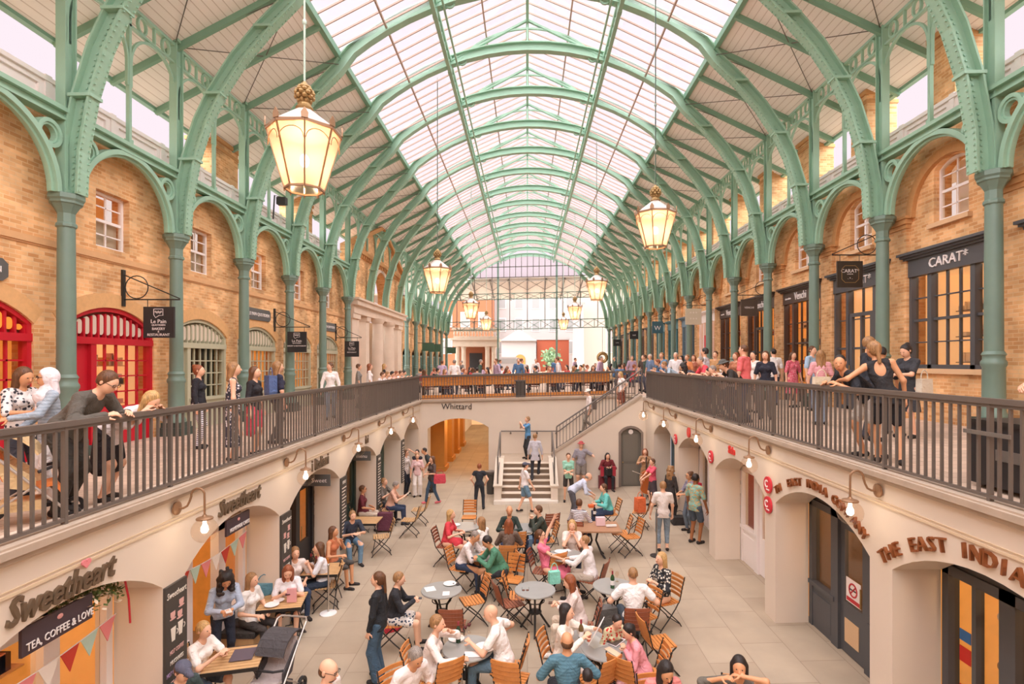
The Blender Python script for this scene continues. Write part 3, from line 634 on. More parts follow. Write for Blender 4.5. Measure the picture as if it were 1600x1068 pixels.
# east side
CNAME = {0: 'wide charcoal jewellery shop window with small panes', 1: 'charcoal shopfront with a glazed door beside the hanging black sign', 2: 'brown shopfront with glowing gold shelves and white name, nearest of three',
         3: 'brown shopfront with an open orange-lit doorway, middle of three', 4: 'brown shopfront with tall lit window, farthest of three', 5: 'white shopfront with a bright red door', 6: 'blue grey shopfront with tall dark window', 7: 'teal shopfront with double doors'}
BLUEG = mat('blue_grey_paint', '#6d8391', .5); TEAL = mat('teal_paint', '#4f7f86', .5); SLATE = mat('slate_paint', '#5b5a58', .5)
def wt(x0, s, c, z):   # letters standing on a wall facing the hall: text u -> along wall
    if s < 0: return lambda u, v, w: (x0+w+.01, c+u, z+v+K*x0)
    return lambda u, v, w: (x0-w-.01, c-u, z+v+K*x0)
for n in range(-2, 15):
    m_ = col_y(n)+S/2+.05; col = CHAR if n < 2 else BROWN if n < 5 else WHITE if n == 5 else BLUEG if n == 6 else TEAL if n == 7 else (SLATE, BROWN, TEAL)[n % 3]
    t = thing('shopfront', CNAME.get(n, '%s plain shopfront beyond the teal one' % ORD[n-8]) if n >= 0 else '%s charcoal shopfront before the wide jewellery window' % ORD[n+2], 'shopfront', 'shopfronts on the east gallery')
    u0, u1 = m_-1.26, m_+1.26; sill = 1.18 if n <= 0 else (.5 if n in (2, 4) else .0)
    if n <= 0:
        b = MB(xr); b.box(u0-.02, u1+.02, 0, 1.1, -.3, .0); b.build('brick_riser', BRICK, t)
        b = MB(xr); b.box(u0-.1, u1+.1, 1.08, 1.19, -.3, .09); b.build('stone_sill', mat('stone_sill', '#dcb58c'), t)
    elif sill: b = MB(xr); b.box(u0, u1, 0, sill, -.14, -.04); b.box(u0+.1, m_-.1, .1, sill-.08, -.04, -.025); b.box(m_+.1, u1-.1, .1, sill-.08, -.04, -.025); b.build('stall_riser', col, t)
    b = MB(xr); b.box(u0, u1, 3.34, 3.74, -.1, .06); b.build('fascia', col, t)
    b = MB(xr); b.box(u0-.06, u1+.06, 3.74, 3.79, -.1, .12); b.box(u0-.1, u1+.1, 3.79, 3.84, -.1, .18); b.box(u0-.13, u1+.13, 3.84, 3.9, -.1, .24); b.build('cornice', col, t)
    b = MB(xr)
    for u in (u0, u1-.11): b.box(u, u+.11, sill, 3.34, -.14, .03)
    secs = [(u0+.11, m_-.66), (m_-.54, m_+.54), (m_+.66, u1-.11)]
    for u in (m_-.6, m_+.6): b.box(u-.06, u+.06, sill, 3.34, -.14, .02)
    b.box(u0, u1, sill, sill+.1, -.14, .02); b.build('frame', col, t)
    b = MB(xr); vm = sill+.1+(3.34-sill-.1)/2
    for k, (a, c) in enumerate(secs):
        nc = 1 if k != 1 else (3 if n != 1 else 2)
        for i in range(1, nc): u = a+(c-a)*i/nc; b.box(u-.015, u+.015, sill+.1, 3.34, -.11, -.05)
        b.box(a, c, vm-.03, vm+.03, -.13, -.03)
        for v in ((sill+.1+vm)/2, (3.34+vm)/2): b.box(a, c, v-.014, v+.014, -.11, -.05)
    b.build('glazing_bars', col, t)
    b = MB(xr); b.box(u0+.1, u1-.1, sill+.1, 3.34, -.09, -.08); b.build('pane', SHOPGLASS, t)
    lit = n < 6
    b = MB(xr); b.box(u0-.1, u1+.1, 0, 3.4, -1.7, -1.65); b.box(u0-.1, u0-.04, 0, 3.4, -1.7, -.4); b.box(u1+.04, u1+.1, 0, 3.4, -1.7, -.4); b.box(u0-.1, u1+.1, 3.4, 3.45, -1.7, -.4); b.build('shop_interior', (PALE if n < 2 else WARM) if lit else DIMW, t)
    if lit: shelves(xr, u0, u1, sill+.1, 3.1, -1.1 if n < 2 else -.5, [GOODS[1], GOODS[4]] if n < 2 else GOODS[:4], t, n+60, 4 if n > 1 else 3)
    if n in (1, 3, 5, 7):
        dm = {1: CHAR, 3: BROWN, 5: mat('pillar_red_door', '#d83a44', .4), 7: TEAL}[n]
        b = MB(xr); b.plate([(m_-.52, .02), (m_+.52, .02), (m_+.52, 2.7), (m_-.52, 2.7)], [[(m_-.4, .9), (m_-.03, .9), (m_-.03, 2.6), (m_-.4, 2.6)], [(m_+.03, .9), (m_+.4, .9), (m_+.4, 2.6), (m_+.03, 2.6)]] if n != 5 else [], -.08, 0); d = b.build('door', dm, t)
        b = MB(xr); b.tube([(m_+.45, 1.0, .05), (m_+.45, 1.25, .05)], .015); b.build('handle', GOLD, d)
    if n == 0: text('CARAT*', .3, WHITE, t, wt(FR-.06, 1, m_, 3.46), .015)
    if n == 1: text('CARAT*', .3, WHITE, t, wt(FR-.06, 1, m_, 3.46), .015)
    if n in (2, 3, 4):
        text('Venchi', .36, WHITE, t, wt(FR-.06, 1, m_, 3.44), .012, sx=.8)
        text('cioccolato', .1, WHITE, t, wt(FR-.06, 1, m_+.85, 3.5), .006); text('gelato', .1, WHITE, t, wt(FR-.06, 1, m_-.85, 3.5), .006)
# dark name boards on the west wall
for i, (n, s_, sx) in enumerate(((-1, 'LE PAIN QUOTIDIEN', .9), (2, 'LE PAIN QUOTIDIEN', .9), (4, 'LE PAIN QUOTIDIEN', .9))):
    m_ = col_y(n)+S/2-.05; t = thing('name_board', 'charcoal name board with pale capitals, %s' % ('cut by the edge of the picture', 'over the second sage shopfront', 'over the sage shopfront beside the stone portal')[i], 'sign', 'name boards on the brick wall')
    b = MB(xf); L_ = .82; b.plate([(m_-L_, 3.24), (m_-L_+.1, 3.16), (m_+L_-.1, 3.16), (m_+L_, 3.24), (m_+L_, 3.46), (m_+L_-.1, 3.54), (m_-L_+.1, 3.54), (m_-L_, 3.46)], [], .0, .05); b.build('board', SLATE, t)
    text(s_, .15, WHITE, t, wt(FL+.05, -1, m_, 3.3), .006)
# hanging signs: bracket from the wall, board across the hall
def hanging(n_, side, x_in, x_out, y, zt, w_, h_, label, lines, col=BLACKS, frame=False, plain=False):
    s = -1 if side == 'L' else 1; wx = FL if s < 0 else FR; k = K*wx
    t = thing('hanging_sign', label, 'sign', 'hanging signs along the galleries', (0, 0, k))
    b = MB(); zb = zt+.16; xe = wx-s*(abs(wx-x_in)+.12)
    b.box(min(wx, wx-s*.05), max(wx, wx-s*.05), y-.04, y+.04, zb-.15, zb+.65)
    b.tube([(wx, y, zb), (xe, y, zb)], .016, 6); b.tube([(wx-s*.02, y, zb+.55), (xe, y, zb+.02)], .013, 6)
    b.tube([(wx-s*(.32+.25*cos(a)), y, zb+.27+.25*sin(a)) for a in [i*PI/10 for i in range(20)]], .012, 6, closed=True)
    for x in (x_in+s*.08, x_out-s*.08): b.tube([(x, y, zb), (x, y, zt)], .008, 5)
    b.build('bracket', BLACK, t)
    b = MB(); b.box(min(x_in, x_out), max(x_in, x_out), y-.025, y+.025, zt-h_, zt); b.build('board', col, t)
    cx = (x_in+x_out)/2; f = lambda z: (lambda u, v, w: (cx+u, y-.027-w, z+v))
    for tx, sz, dz in lines: text(tx, sz, WHITE, t, f(zt-dz), .003)
    if frame:
        b = MB(lambda u, v, w: (cx+u, y-.03-w, zt-h_/2+v)); q = w_*.33; e = w_*.13
        b.band([(-q+e, q), (q-e, q), (q, q-e), (q, -q+e), (q-e, -q), (-q+e, -q), (-q, -q+e), (-q, q-e), (-q+e, q)], -.008, .008, 0, .006); b.build('border', GOLD, t)
    if plain:
        b = MB(lambda u, v, w: (cx+u, y-.03-w, zt-.14+v)); b.band([(-.1, .09), (.1, .09), (.1, -.05), (.02, -.05), (-.06, -.1), (-.1, -.04), (-.1, .09)], -.006, .006, 0, .005)
        for i in range(5): b.band(arc(-.06+.03*i, .03-.02*(i % 2), .016, 0, 360, 8), -.004, .004, 0, .005)
        b.build('emblem', WHITE, t)
    return t
hanging(0, 'L', -7.75, -8.42, 11.95, 3.0, .66, .68, 'black hanging sign with white emblem over the red shopfront', [('Le Pain', .12, .36), ('QUOTIDIEN', .055, .42), ('BAKERY', .08, .51), ('&', .06, .565), ('RESTAURANT', .08, .64)], plain=True)
hanging(2, 'L', -7.75, -8.42, 19.1, 2.85, .66, .72, 'black hanging sign with white emblem over the third sage shopfront', [('Le Pain', .12, .36), ('QUOTIDIEN', .055, .42), ('BAKERY & RESTAURANT', .06, .52)], plain=True)
hanging(4, 'L', -7.8, -8.45, 25.2, 2.75, .66, .72, 'black hanging sign with white emblem beside the stone portal', [('Le Pain', .12, .36), ('QUOTIDIEN', .055, .42), ('RESTAURANT', .07, .54)], plain=True)
hanging(1, 'R', 8.02, 8.68, 14.1, 3.95, .66, .68, 'near black hanging sign with octagonal gold border', [('CARAT*', .13, .3), ('LONDON', .035, .35), ('- * -', .08, .48)], col=mat('dark_brown_sign', '#3a3026', .5), frame=True)
hanging(3, 'R', 8.0, 8.62, 20.4, 3.68, .66, .62, 'dark brown hanging sign beside the brown shopfronts', [('VENCHI', .1, .34)], col=mat('brown_sign', '#54453a', .5))
hanging(5, 'R', 7.9, 8.7, 27.2, 4.0, .66, .8, 'pale pierced hanging sign before the red door', [('* * *', .2, .3), ('* * *', .2, .6)], col=mat('pale_sign', '#cfc4ac', .5))
hanging(7, 'R', 7.9, 8.6, 34.5, 3.9, .66, .75, 'teal hanging sign with a pale lotus emblem', [('W', .4, .55)], col=mat('teal_sign', '#3f6470', .5))
hanging(9, 'R', 7.9, 8.6, 42, 3.7, .66, .6, 'small black hanging sign beyond the teal one', [('BAR', .14, .35)])
hanging(11, 'R', 7.9, 8.6, 50, 3.4, .66, .6, 'farthest black hanging sign near the end of the hall', [('CAFE', .12, .35)])
# green hanging banners far down the west side
for i, y in enumerate((col_y(10), col_y(11), col_y(14))):
    t = thing('green_banner', '%s dark green banner hung between the far columns' % ORD[i], 'banner', 'green banners', (-7.6, y, 3.0)); b = MB(); b.box(-.45, .45, -.02, .02, -.6, .0); b.build('cloth', mat('banner_green', '#3f5f48'), t); b = MB(); b.tube([(-1.0, 0, .02), (.5, 0, .02)], .02, 6); b.build('rod', BLACK, t)
# ------------------------------------------------------------------ shops of the court
def court_shop(side, n, label, col, wall, layout, riser=.7, goods=GOODS, glaze=True):
    s = -1 if side == 'L' else 1; xq = side_xf(s*CX, s); m_ = col_y(n)+S/2; u0, u1 = m_-1.36, m_+1.36; w0 = -.63
    t = thing('court_shopfront', label, 'shopfront', 'shopfronts of the sunken court')
    b = MB(xq); o1 = [(u0-.1, LOW), (u1+.1, LOW), (u1+.1, -.55), (u0-.1, -.55)]
    b.box(u0-.2, u1+.2, -1.05, -.5, w0-.12, w0-.012); b.build('head_panel', CREAM2 if col is not CHAR else col, t)
    b = MB(xq)
    for i, (a, c, kind) in enumerate(layout):
        a, c = m_+a, m_+c
        b.box(a, a+.1, LOW, -1.0, w0-.12, w0+.02); b.box(c-.1, c, LOW, -1.0, w0-.12, w0+.02); b.box(a, c, -1.12, -1.0, w0-.12, w0+.02)
        if kind == 'w': b.box(a, c, LOW, LOW+riser, w0-.1, w0); b.box(a+.12, c-.12, LOW+.12, LOW+riser-.12, w0, w0+.015); b.box(a, c, LOW+riser, LOW+riser+.07, w0-.1, w0+.04)
        if kind == 'g': b.box((a+c)/2-.03, (a+c)/2+.03, LOW+riser, -1.05, w0-.1, w0)
    b.build('frame', col, t)
    for a, c, kind in layout:
        a, c = m_+a+.1, m_+c-.1
        if kind in 'wg' and glaze: b = MB(xq); b.box(a, c, LOW+(riser if kind == 'w' else .05), -1.1, w0-.07, w0-.06); b.build('pane', SHOPGLASS, t)
        if kind == 'd':
            b = MB(xq); b.plate([(a, LOW+.03), (c, LOW+.03), (c, -1.12), (a, -1.12)], [[(a+.12, LOW+.85), (c-.12, LOW+.85), (c-.12, -1.25), (a+.12, -1.25)]], w0-.09, w0-.03); d = b.build('door', col, t)
            b = MB(xq); b.tube([(a+.07, LOW+.95, w0+.03), (a+.07, LOW+1.25, w0+.03)], .013); b.build('handle', GOLD, d)
            b = MB(xq); b.box(a+.1, c-.1, LOW+.8, -1.2, w0-.065, w0-.055); b.build('door_pane', SHOPGLASS, d)
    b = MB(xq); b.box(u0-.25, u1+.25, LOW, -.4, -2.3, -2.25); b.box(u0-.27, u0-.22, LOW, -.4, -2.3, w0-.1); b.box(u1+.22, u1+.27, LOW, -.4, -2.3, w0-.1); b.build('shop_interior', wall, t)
    if goods: shelves(xq, u0, u1, LOW+.5, -1.0, -1.7, goods, t, n+s*20+90, 5)
    return t, xq, m_, w0
g_floor('floor_shops_west', -7, -CX-.7, -2, 23, LOW, .2, PAVE); g_floor('floor_shops_east', CX+.7, 7, -2, 23, LOW, .2, PAVE)
W3 = [(-1.36, -.45, 'w'), (-.45, .5, 'w'), (.5, 1.36, 'w')]
tea = court_shop('L', -2, 'cream framed cafe window with warm brick interior under the first name', WHITE, brickmat('warm_brick_room', '#e09040', '#c8742c', '#e8b070', (1, 2), .25, .1, .012), W3, .5)
court_shop('L', -3, 'cream framed cafe window nearest the camera on the cafe side', WHITE, WARM, W3, .5)
cakes = court_shop('L', -1, 'cream cafe entrance with open timber door', WHITE, WARM, [(-1.36, -.3, 'w'), (-.3, .6, 'o'), (.6, 1.36, 'w')], .7, GOODS)
ita = court_shop('L', 0, 'black shopfront with red paper lamp and strings of lights', BLACKS, WARM2, [(-1.36, -.4, 'w'), (-.4, .45, 'g'), (.45, 1.36, 'd')], .5)
court_shop('L', 1, 'dark green shopfront with a panelled door', mat('bottle_green', '#2f3f38', .5), WARM2, [(-1.36, -.4, 'w'), (-.4, .45, 'w'), (.45, 1.36, 'd')], .8)
court_shop('L', 2, 'grey green shopfront behind the seated menu readers', mat('grey_green', '#5b6a60', .5), DIMW, W3, .8)
court_shop('L', 3, 'plain cream shopfront beside the end wall', CREAM2, DIMW, W3, .8)
court_shop('R', -3, 'charcoal tea shop window nearest the camera', CHAR, WARM, W3, .6, GOODS)
teas = court_shop('R', -2, 'charcoal framed tea shop window hung with lamps and trinkets', CHAR, PALE, [(-1.36, -.5, 'w'), (-.5, .45, 'g'), (.45, 1.36, 'g')], .1)
tead = court_shop('R', -1, 'charcoal tea shopfront with a glazed door and no smoking notice', CHAR, WARM, [(-1.36, -.35, 'w'), (-.35, .55, 'd'), (.55, 1.36, 'w')], .75, GOODS)
court_shop('R', 0, 'white court shopfront with a red strip poster', WHITE, DIMW, [(-1.36, -.4, 'w'), (-.4, .5, 'd'), (.5, 1.36, 'w')], .8)
court_shop('R', 1, 'white court shopfront with red posters behind the patterned shirt', WHITE, mat('red_poster_wall', '#b83a30', .6), W3, .6)
court_shop('R', 2, 'blue grey court shopfront beside the stairs', BLUEG, DIMW, [(-1.36, -.4, 'w'), (-.4, .5, 'd'), (.5, 1.36, 'w')], .8)
for (x, y, e) in ((-5.9, 5.3, 26), (-5.9, 8.6, 26), (-5.9, 11.7, 16), (5.9, 5.3, 22), (5.9, 8.4, 30), (5.9, 11.7, 14), (-5.9, 14.8, 12), (5.9, 14.8, 12)):
    lamp('POINT', (x, y, -1.0+K*x), e, (1, .7, .4), .12)
# door notices on the tea shop door, posters on glass
def panel(nm, xq, u0, u1, v0, v1, w, m, label, cat, th=.01, group=None):
    b = MB(xq); b.box(u0, u1, v0, v1, w, w+th); return tag(b.build(nm, m), label, cat, group)
_, xq, m_, w0 = tead
nt = thing('no_smoking_notice', 'white no smoking notice on the tea shop door', 'notice')
b = MB(xq); b.box(m_-.1, m_+.28, LOW+.9, LOW+1.28, w0-.028, w0-.02); b.build('card', WHITE, nt)
b = MB(xq); b.band(arc(m_+.09, LOW+1.12, .1, 0, 360, 20), -.012, .012, w0-.02, w0-.012); b.bar((m_+.02, LOW+1.19, w0-.016), (m_+.16, LOW+1.05, w0-.016), .02, .008, (0, 0, 1)); b.build('ring', RED, nt)
b = MB(xq); b.box(m_+.0, m_+.18, LOW+1.11, LOW+1.13, w0-.019, w0-.014); b.build('cigarette', BLACKS, nt)
b = MB(xq); b.box(m_-.08, m_+.26, LOW+.92, LOW+.98, w0-.02, w0-.014); b.build('text_strip', RED, nt)
panel('opening_hours_plate', xq, m_-.05, m_+.32, LOW+.22, LOW+.6, w0-.028, mat('hours_plate', '#d8b48c', .6), 'small tan plate low on the tea shop door', 'plate')
_, xq, m_, w0 = teas
for i, (c_, du, v0, v1) in enumerate((('#3a6fa8', 1.0, -1.85, -1.72), ('#c8281e', 1.0, -2.1, -1.92), ('#c8281e', 1.0, -2.5, -2.38))):
    panel('window_sticker', xq, m_+du, m_+du+.16, v0, v1, w0-.05, mat('sticker_'+c_[1:], c_, .5), ('small blue sticker', 'red square sticker', 'small red sticker lowest')[i]+' on the tea shop window', 'sticker', group='stickers on the tea shop window')
for i, (du, v) in enumerate(((.72, -1.4), (.72, -1.95), (.72, -2.5), (-.15, -1.9), (-.15, -2.2), (.1, -1.45), (-.2, -2.7))):
    t = thing('glass_trinket', '%s round glass ornament hung in the tea shop window' % ORD[i], 'ornament', 'ornaments in the tea shop window'); b = MB(xq); b.ell((m_+du, v, w0-.2), (.07, .07, .07)); b.build('globe', (WHITE, GOLD, WHITE, BLACK, GOODS[3], WHITE, GOLD)[i], t, True); b = MB(xq); b.tube([(m_+du, v, w0-.2), (m_+du, -1.0, w0-.2)], .004, 4); b.build('string', BLACK, t)
_, xq, m_, w0 = ita
t = thing('red_paper_lamp', 'red paper lamp hanging in the black shopfront', 'lamp'); b = MB(xq); b.lathe([(.05, -.12), (.2, -.1), (.22, 0), (.2, .1), (.05, .13)], (0, 0, 0), 14); b.v = [(m_-.9+x, -1.75+z, w0-.3+y) for x, y, z in b.v]; b.build('shade', glow('red_lamp_glow', '#e0202a', .5), t, True); b = MB(xq); b.tube([(m_-.9, -1.7, w0-.3), (m_-.9, -1.0, w0-.3)], .006, 5); b.build('cord', BLACK, t)
_, xq, m_, w0 = tea
# bunting, garland, banners of the cafe
def banner(n, u_c, hw, zt, zb, word, label, wd=.25):
    m_ = col_y(n)+S/2; xq = side_xf(-CX, -1); t = thing('word_banner', label, 'banner', 'dark banners of the cafe')
    b = MB(xq); b.box(m_+u_c-hw, m_+u_c+hw, zb, zt, -.1, -.07); b.build('board', mat('aubergine_board', '#4a3a40', .6), t)
    text(word, .105 if len(word) > 14 else .085, WHITE, t, wt(-CX-.055+K*0, -1, m_+u_c, zb+.05), .004, sx=.78)
    b = MB(xq); b.ell((m_+u_c, zt-.06, -.065), (.035, .025, .008)); b.build('cup_emblem', mat('cup_pink', '#e0a09a', .6), t)
banner(-2, -.03, .4, -.74, -1.0, 'TEA, COFFEE & LOVE', 'dark banner reading tea, coffee and love')
banner(-1, .1, .34, -.74, -.98, 'HOMEMADE CAKES', 'dark banner reading homemade cakes')
def pennant_string(n, ua, ub, z, nfl, label, k):
    m_ = col_y(n)+S/2; xq = side_xf(-CX, -1); t = thing('bunting', label, 'bunting'); b = MB(xq)
    pts = [(m_+ua+(ub-ua)*i/nfl, z-.1*sin(PI*i/nfl), -.3) for i in range(nfl+1)]; b.tube(pts, .006, 5); b.build('string', WHITE, t)
    for i in range(nfl):
        (a, v, w), (c, v2, _) = pts[i], pts[i+1]; b = MB(xq); b.plate([(a+.01, v), (c-.01, v2), ((a+c)/2, (v+v2)/2-.24)], [], -.305, -.295); b.build('pennant', (mat('pennant_pink', '#e88a8a', .8), mat('pennant_white', '#f0e4d8', .8), mat('pennant_red', '#c8402e', .8), mat('pennant_mint', '#b8d0c0', .8))[(i+k) % 4], t)
pennant_string(-2, -1.3, 1.0, -1.25, 9, 'pink and red bunting across the first cafe window', 0)
pennant_string(-1, -1.3, .8, -1.2, 8, 'pink and white bunting across the cafe entrance', 1)
def leafball(name, label, cx, cy, cz, r, nl, m, cat='garland'):
    rnd = random.Random(3); b = MB()
    for i in range(nl):
        a, e, q = rnd.uniform(0, 2*PI), rnd.uniform(-1, 1), rnd.random()**.4*1
        p = Vector((cos(a)*r[0]*q, sin(a)*r[1]*q, e*r[2]*q)); d = Vector((rnd.uniform(-1, 1), rnd.uniform(-1, 1), rnd.uniform(-1, 1))).normalized()*.045; e_ = d.cross(Vector((0, 0, 1)))*.5
        b.add([p-d, p+e_, p+d, p-e_], [(0, 1, 2, 3)])
    o = b.build(name, m); o.location = (cx, cy, cz); return tag(o, label, cat)
t = thing('flower_garland', 'leafy garland with red ribbon at the top of the first cafe arch', 'garland')
o = leafball('leaves', '', -4.75, 5.85, -.9, (.2, .5, .22), 420, mat('garland_leaf', '#5f6f3c', .7, var=.4, scale=20)); del o['category']; o.parent = t
o = leafball('blossoms', '', -4.72, 5.8, -.92, (.2, .45, .22), 90, mat('garland_blossom', '#ead2b4', .7)); del o['category']; o.parent = t
b = MB(); b.tube([(-4.6, 6.2, -.85), (-4.58, 6.25, -1.15), (-4.6, 6.3, -1.45)], .012, 5); b.build('ribbon', RED, t)
# raised names on the court walls
LET = mat('bronze_letter', '#7d6a55', .4, .5); LETB = mat('copper_letter', '#9a5c34', .4, .4); REDL = mat('red_letter', '#e03a32', .5)
def name_sign(label, word, size, m, x0, s, c, z, shear=0, sx=1, ext=.02):
    t = thing('wall_lettering', label, 'sign', 'raised names over the court arches'); text(word, size, m, t, wt(x0, s, c, z), ext, shear, 'letters', sx=sx, bold=.006); return t
t = name_sign('large grey raised name over the nearest cafe arch', 'Sweetheart', .34, LET, -CX, -1, 5.28, -.62, .35, .78)
b = MB(lambda u, v, w: (-CX+.03+w, 5.5+u, -.34+v+K*-CX)); b.plate([(0, -.06)]+arc(.025, 0, .03, -20, 180, 8)+arc(-.025, 0, .03, 0, 200, 8), [], 0, .02); b.build('heart', mat('heart_pink', '#e88a90', .5), t)
name_sign('grey raised name over the cafe entrance with homemade cakes', 'Sweetheart', .34, LET, -CX, -1, 8.5, -.58, .35, .78)
name_sign('grey raised name over the black shopfront', 'i Italiani', .34, LET, -CX, -1, 11.8, -.6, 0, .92)
name_sign('small grey raised name beyond the third globe lamp', 'fini', .3, LET, -CX, -1, 15.2, -.58, .1, .8)
def arc_text(label, word, size, m, s, n, lift, spread, a0=None, ext=.02):
    m_ = col_y(n)+S/2; hw, h = 1.36, .46; r = (hw*hw+h*h)/(2*h); vc = -.64-r; R_ = r+lift
    t = thing('wall_lettering', label, 'sign', 'raised names over the court arches'); L_ = len(word)
    for i, ch in enumerate(word):
        if ch == ' ': continue
        a = (i-(L_-1)/2)*spread/R_; xs = s*CX
        def xf_(u, v, w, a=a): 
            uu = (R_+v)*sin(a)+u*cos(a)-0*v; vv = (R_+v)*cos(a)-u*sin(a)
            return (xs-s*(w+.02), m_-s*uu, vc+vv+K*xs)
        text(ch, size, m, t, xf_, ext, 0, 'letter', bold=0)
arc_text('copper raised capitals over the tea shop door arch, one letter missing', 'TH  EAST INDIA COMPANY', .19, LETB, 1, -1, .1, .125)
arc_text('large copper raised capitals over the nearest tea shop arch', 'THE EAST INDIA COMPANY', .23, LETB, 1, -2, .1, .15)
name_sign('red raised name over the white court shopfront', 'Shake', .22, REDL, CX, 1, 11.95, -.56, 0, .7)
t = thing('round_logo_sign', 'small red round emblem above the second east arch from the stairs', 'sign'); b = MB(wt(CX, 1, 15.1, -.5)); b.plate(arc(0, 0, .14, 0, 350, 20), [], 0, .03); b.build('disc', REDL, t)
for i, (y, z) in enumerate(((10.12, -.83), (10.12, -1.2), (13.28, -.86), (16.45, -.88))):
    t = thing('round_wall_sign', ('upper red roundel on the pier beside the copper capitals', 'lower red roundel on the pier beside the copper capitals', 'red roundel on the pier below the red raised name', 'red roundel on the pier nearest the stairs')[i], 'sign', 'red roundels on the piers')
    b = MB(wt(CX, 1, y, z)); b.plate(arc(0, 0, .155, 0, 350, 24), [], 0, .03); b.build('disc', mat('roundel_red', '#d0303c', .5), t)
    b = MB(wt(CX+.0, 1, y, z)); b.band(arc(-.02, .02, .06, 40, 320, 12), -.012, .012, .03, .04); b.box(-.03, .09, -.09, -.07, .03, .04); b.build('symbol', WHITE, t)
t = thing('wall_lettering', 'dark name over the passage arch', 'sign', 'raised names over the court arches')
text('Whittard', .34, mat('dark_bronze_letter', '#4a4038', .4, .3), t, lambda u, v, w: (-2.95+u, YE-w-.01, -.33+v+K*-2.95), .02, 0, 'letters')
# chalk menu boards on the court piers
MENU = mat('menu_board', '#4a443e', .7); CHALKP = mat('chalk_pink', '#e0b0a8', .8); CHALKW = mat('chalk_white', '#e8dfd2', .8)
for i, (n, nm, h) in enumerate(((-1, 'Sweetheart', 1.75), (0, 'Sweetheart', 1.7), (1, 'MENU', 1.7), (2, 'MENU', 1.6), (3, 'MENU', 1.5))):
    y = col_y(n); t = thing('menu_board', ('tall chalk menu board with cups behind the seated woman in white', 'tall chalk menu board with a teapot beside the cafe tables', 'narrow dark menu board beside the man in black', 'narrow menu board covered in small print by the menu readers', 'farthest dark menu board near the passage')[i], 'board', 'menu boards on the court piers')
    xm = side_xf(-CX, -1); zt = -1.14; b = MB(xm); b.plate([(y-.21, zt-h), (y+.21, zt-h), (y+.21, zt+.02), (y-.21, zt+.02)], [], 0, .035); b.build('board', MENU, t)
    T = lambda z: (lambda u, v, w: (-CX+.037+w, y+u, z+v+K*-CX))
    text(nm, .11, CHALKW, t, T(zt-.14), .002, .2, sx=.75)
    b = MB(T(zt))
    if i < 2:
        for (u, v) in ((-.08, -.36), (.06, -.4), (.09, -.26)): b.plate(arc(u, v, .045, 180, 360, 10)+[(u+.045, v+.04), (u-.045, v+.04)], [], 0, .003); b.plate(arc(u, v-.05, .06, 0, 350, 12, .012), [], 0, .003)
        b.build('cup_drawing', CHALKP, t); b = MB(T(zt))
        for (u, v) in ((-.07, -.6), (.07, -.58)): b.plate([(u-.03, v-.09), (u+.03, v-.09), (u+.05, v+.08), (u-.05, v+.08)], [], 0, .003); b.band(arc(u+.06, v, .03, -80, 80, 6), -.006, .006, 0, .003)
        b.build('pot_drawing', CHALKW, t)
        for k, wd in enumerate(('HOT COFFEE', 'MILKSHAKES', 'HOT CHOCOLATE', 'ICE COFFEE', 'SMOOTHIES')): text(wd, .075, (CHALKP, CHALKW, mat('chalk_lilac', '#c0a0c8', .8))[k % 3], t, T(zt-.85-k*.13), .002, .1, sx=.62)
    else:
        for k in range(16): v = -.25-k*.08; b.box(-.15, .15-.05*(k*7 % 3), v, v+.025, 0, .003)
        b.build('print_lines', CHALKW, t)
for i, (n, wd) in enumerate(((0, 'Sweet'), (1, 'menu'))):
    y = col_y(n)+2.2; t = thing('blade_sign', 'small grey sign hung in the arch %s' % ('above the black shopfront', 'above the panelled door'), 'sign', 'grey signs hung in the arches') if 0 else thing('blade_sign', 'small grey sign hung in the arch %s' % ('above the black shopfront', 'above the dark green door')[i], 'sign', 'grey signs hung in the arches')
    b = MB(); b.box(-4.95, -4.45, y-.015, y+.015, -1.12+K*-4.5, -.86+K*-4.5); b.build('board', SLATE, t); text(wd, .14, WHITE, t, lambda u, v, w: (-4.7+u, y-.017-w, -1.15+v), .003)
# ------------------------------------------------------------------ railings
def railing(name, label, xf, u0, u1, posts, step, stuff_after=100, pw=.07, z0=.12, z1=1.08, brk=True):
    t = thing(name, label, 'railing'); b = MB(xf); b.box(u0, u1, z1-.035, z1+.02, -.035, .035); b.box(u0, u1, z1-.07, z1-.035, -.02, .02); b.build('handrail', IRON, t)
    b = MB(xf); b.box(u0, u1, z0, z0+.03, -.02, .02); b.build('bottom_rail', IRON, t)
    for p in posts:
        b = MB(xf); b.box(p-.018, p+.018, .02, z1-.03, -pw/2+.012, pw/2-.012); b.build('post', IRON, t)
    us = []; u = u0+step/2
    while u < u1:
        if min([abs(u-p) for p in posts]+[9]) > .05: us.append(u)
        u += step
    for u in us[:stuff_after]: b = MB(xf); b.box(u-.012, u+.012, z0, z1-.05, -.014, .014); b.build('baluster', IRON, t)
    if len(us) > stuff_after:
        b = MB(xf)
        for u in us[stuff_after:]: b.box(u-.012, u+.012, z0, z1-.05, -.014, .014)
        b.build('balusters', IRON, t)['kind'] = 'stuff'
    return t
xl = lambda u, v, w: (-4.55-w, u, v+K*-4.55); xrr = lambda u, v, w: (4.55+w, u, v+K*4.55)
P0 = [Y0-S/2*j for j in range(4, 0, -1)]+[Y0+S/2*j for j in range(0, 9)]
railing('balcony_railing', 'long dark iron railing above the cafe side of the court', xl, 3.6, 22.9, [p for p in P0 if p > 3.6], .1216)
rr = railing('balcony_railing', 'long dark iron railing above the tea shop side of the court', xrr, 3.6, 20.75, [p for p in P0 if 3.6 < p < 20.7]+[20.72], .1216)
b = MB(xrr); b.box(5.08, 5.62, .73, .77, -.05, -.03); b.build('brace_plate', mat('galvanised', '#8d8984', .4, .6), rr)
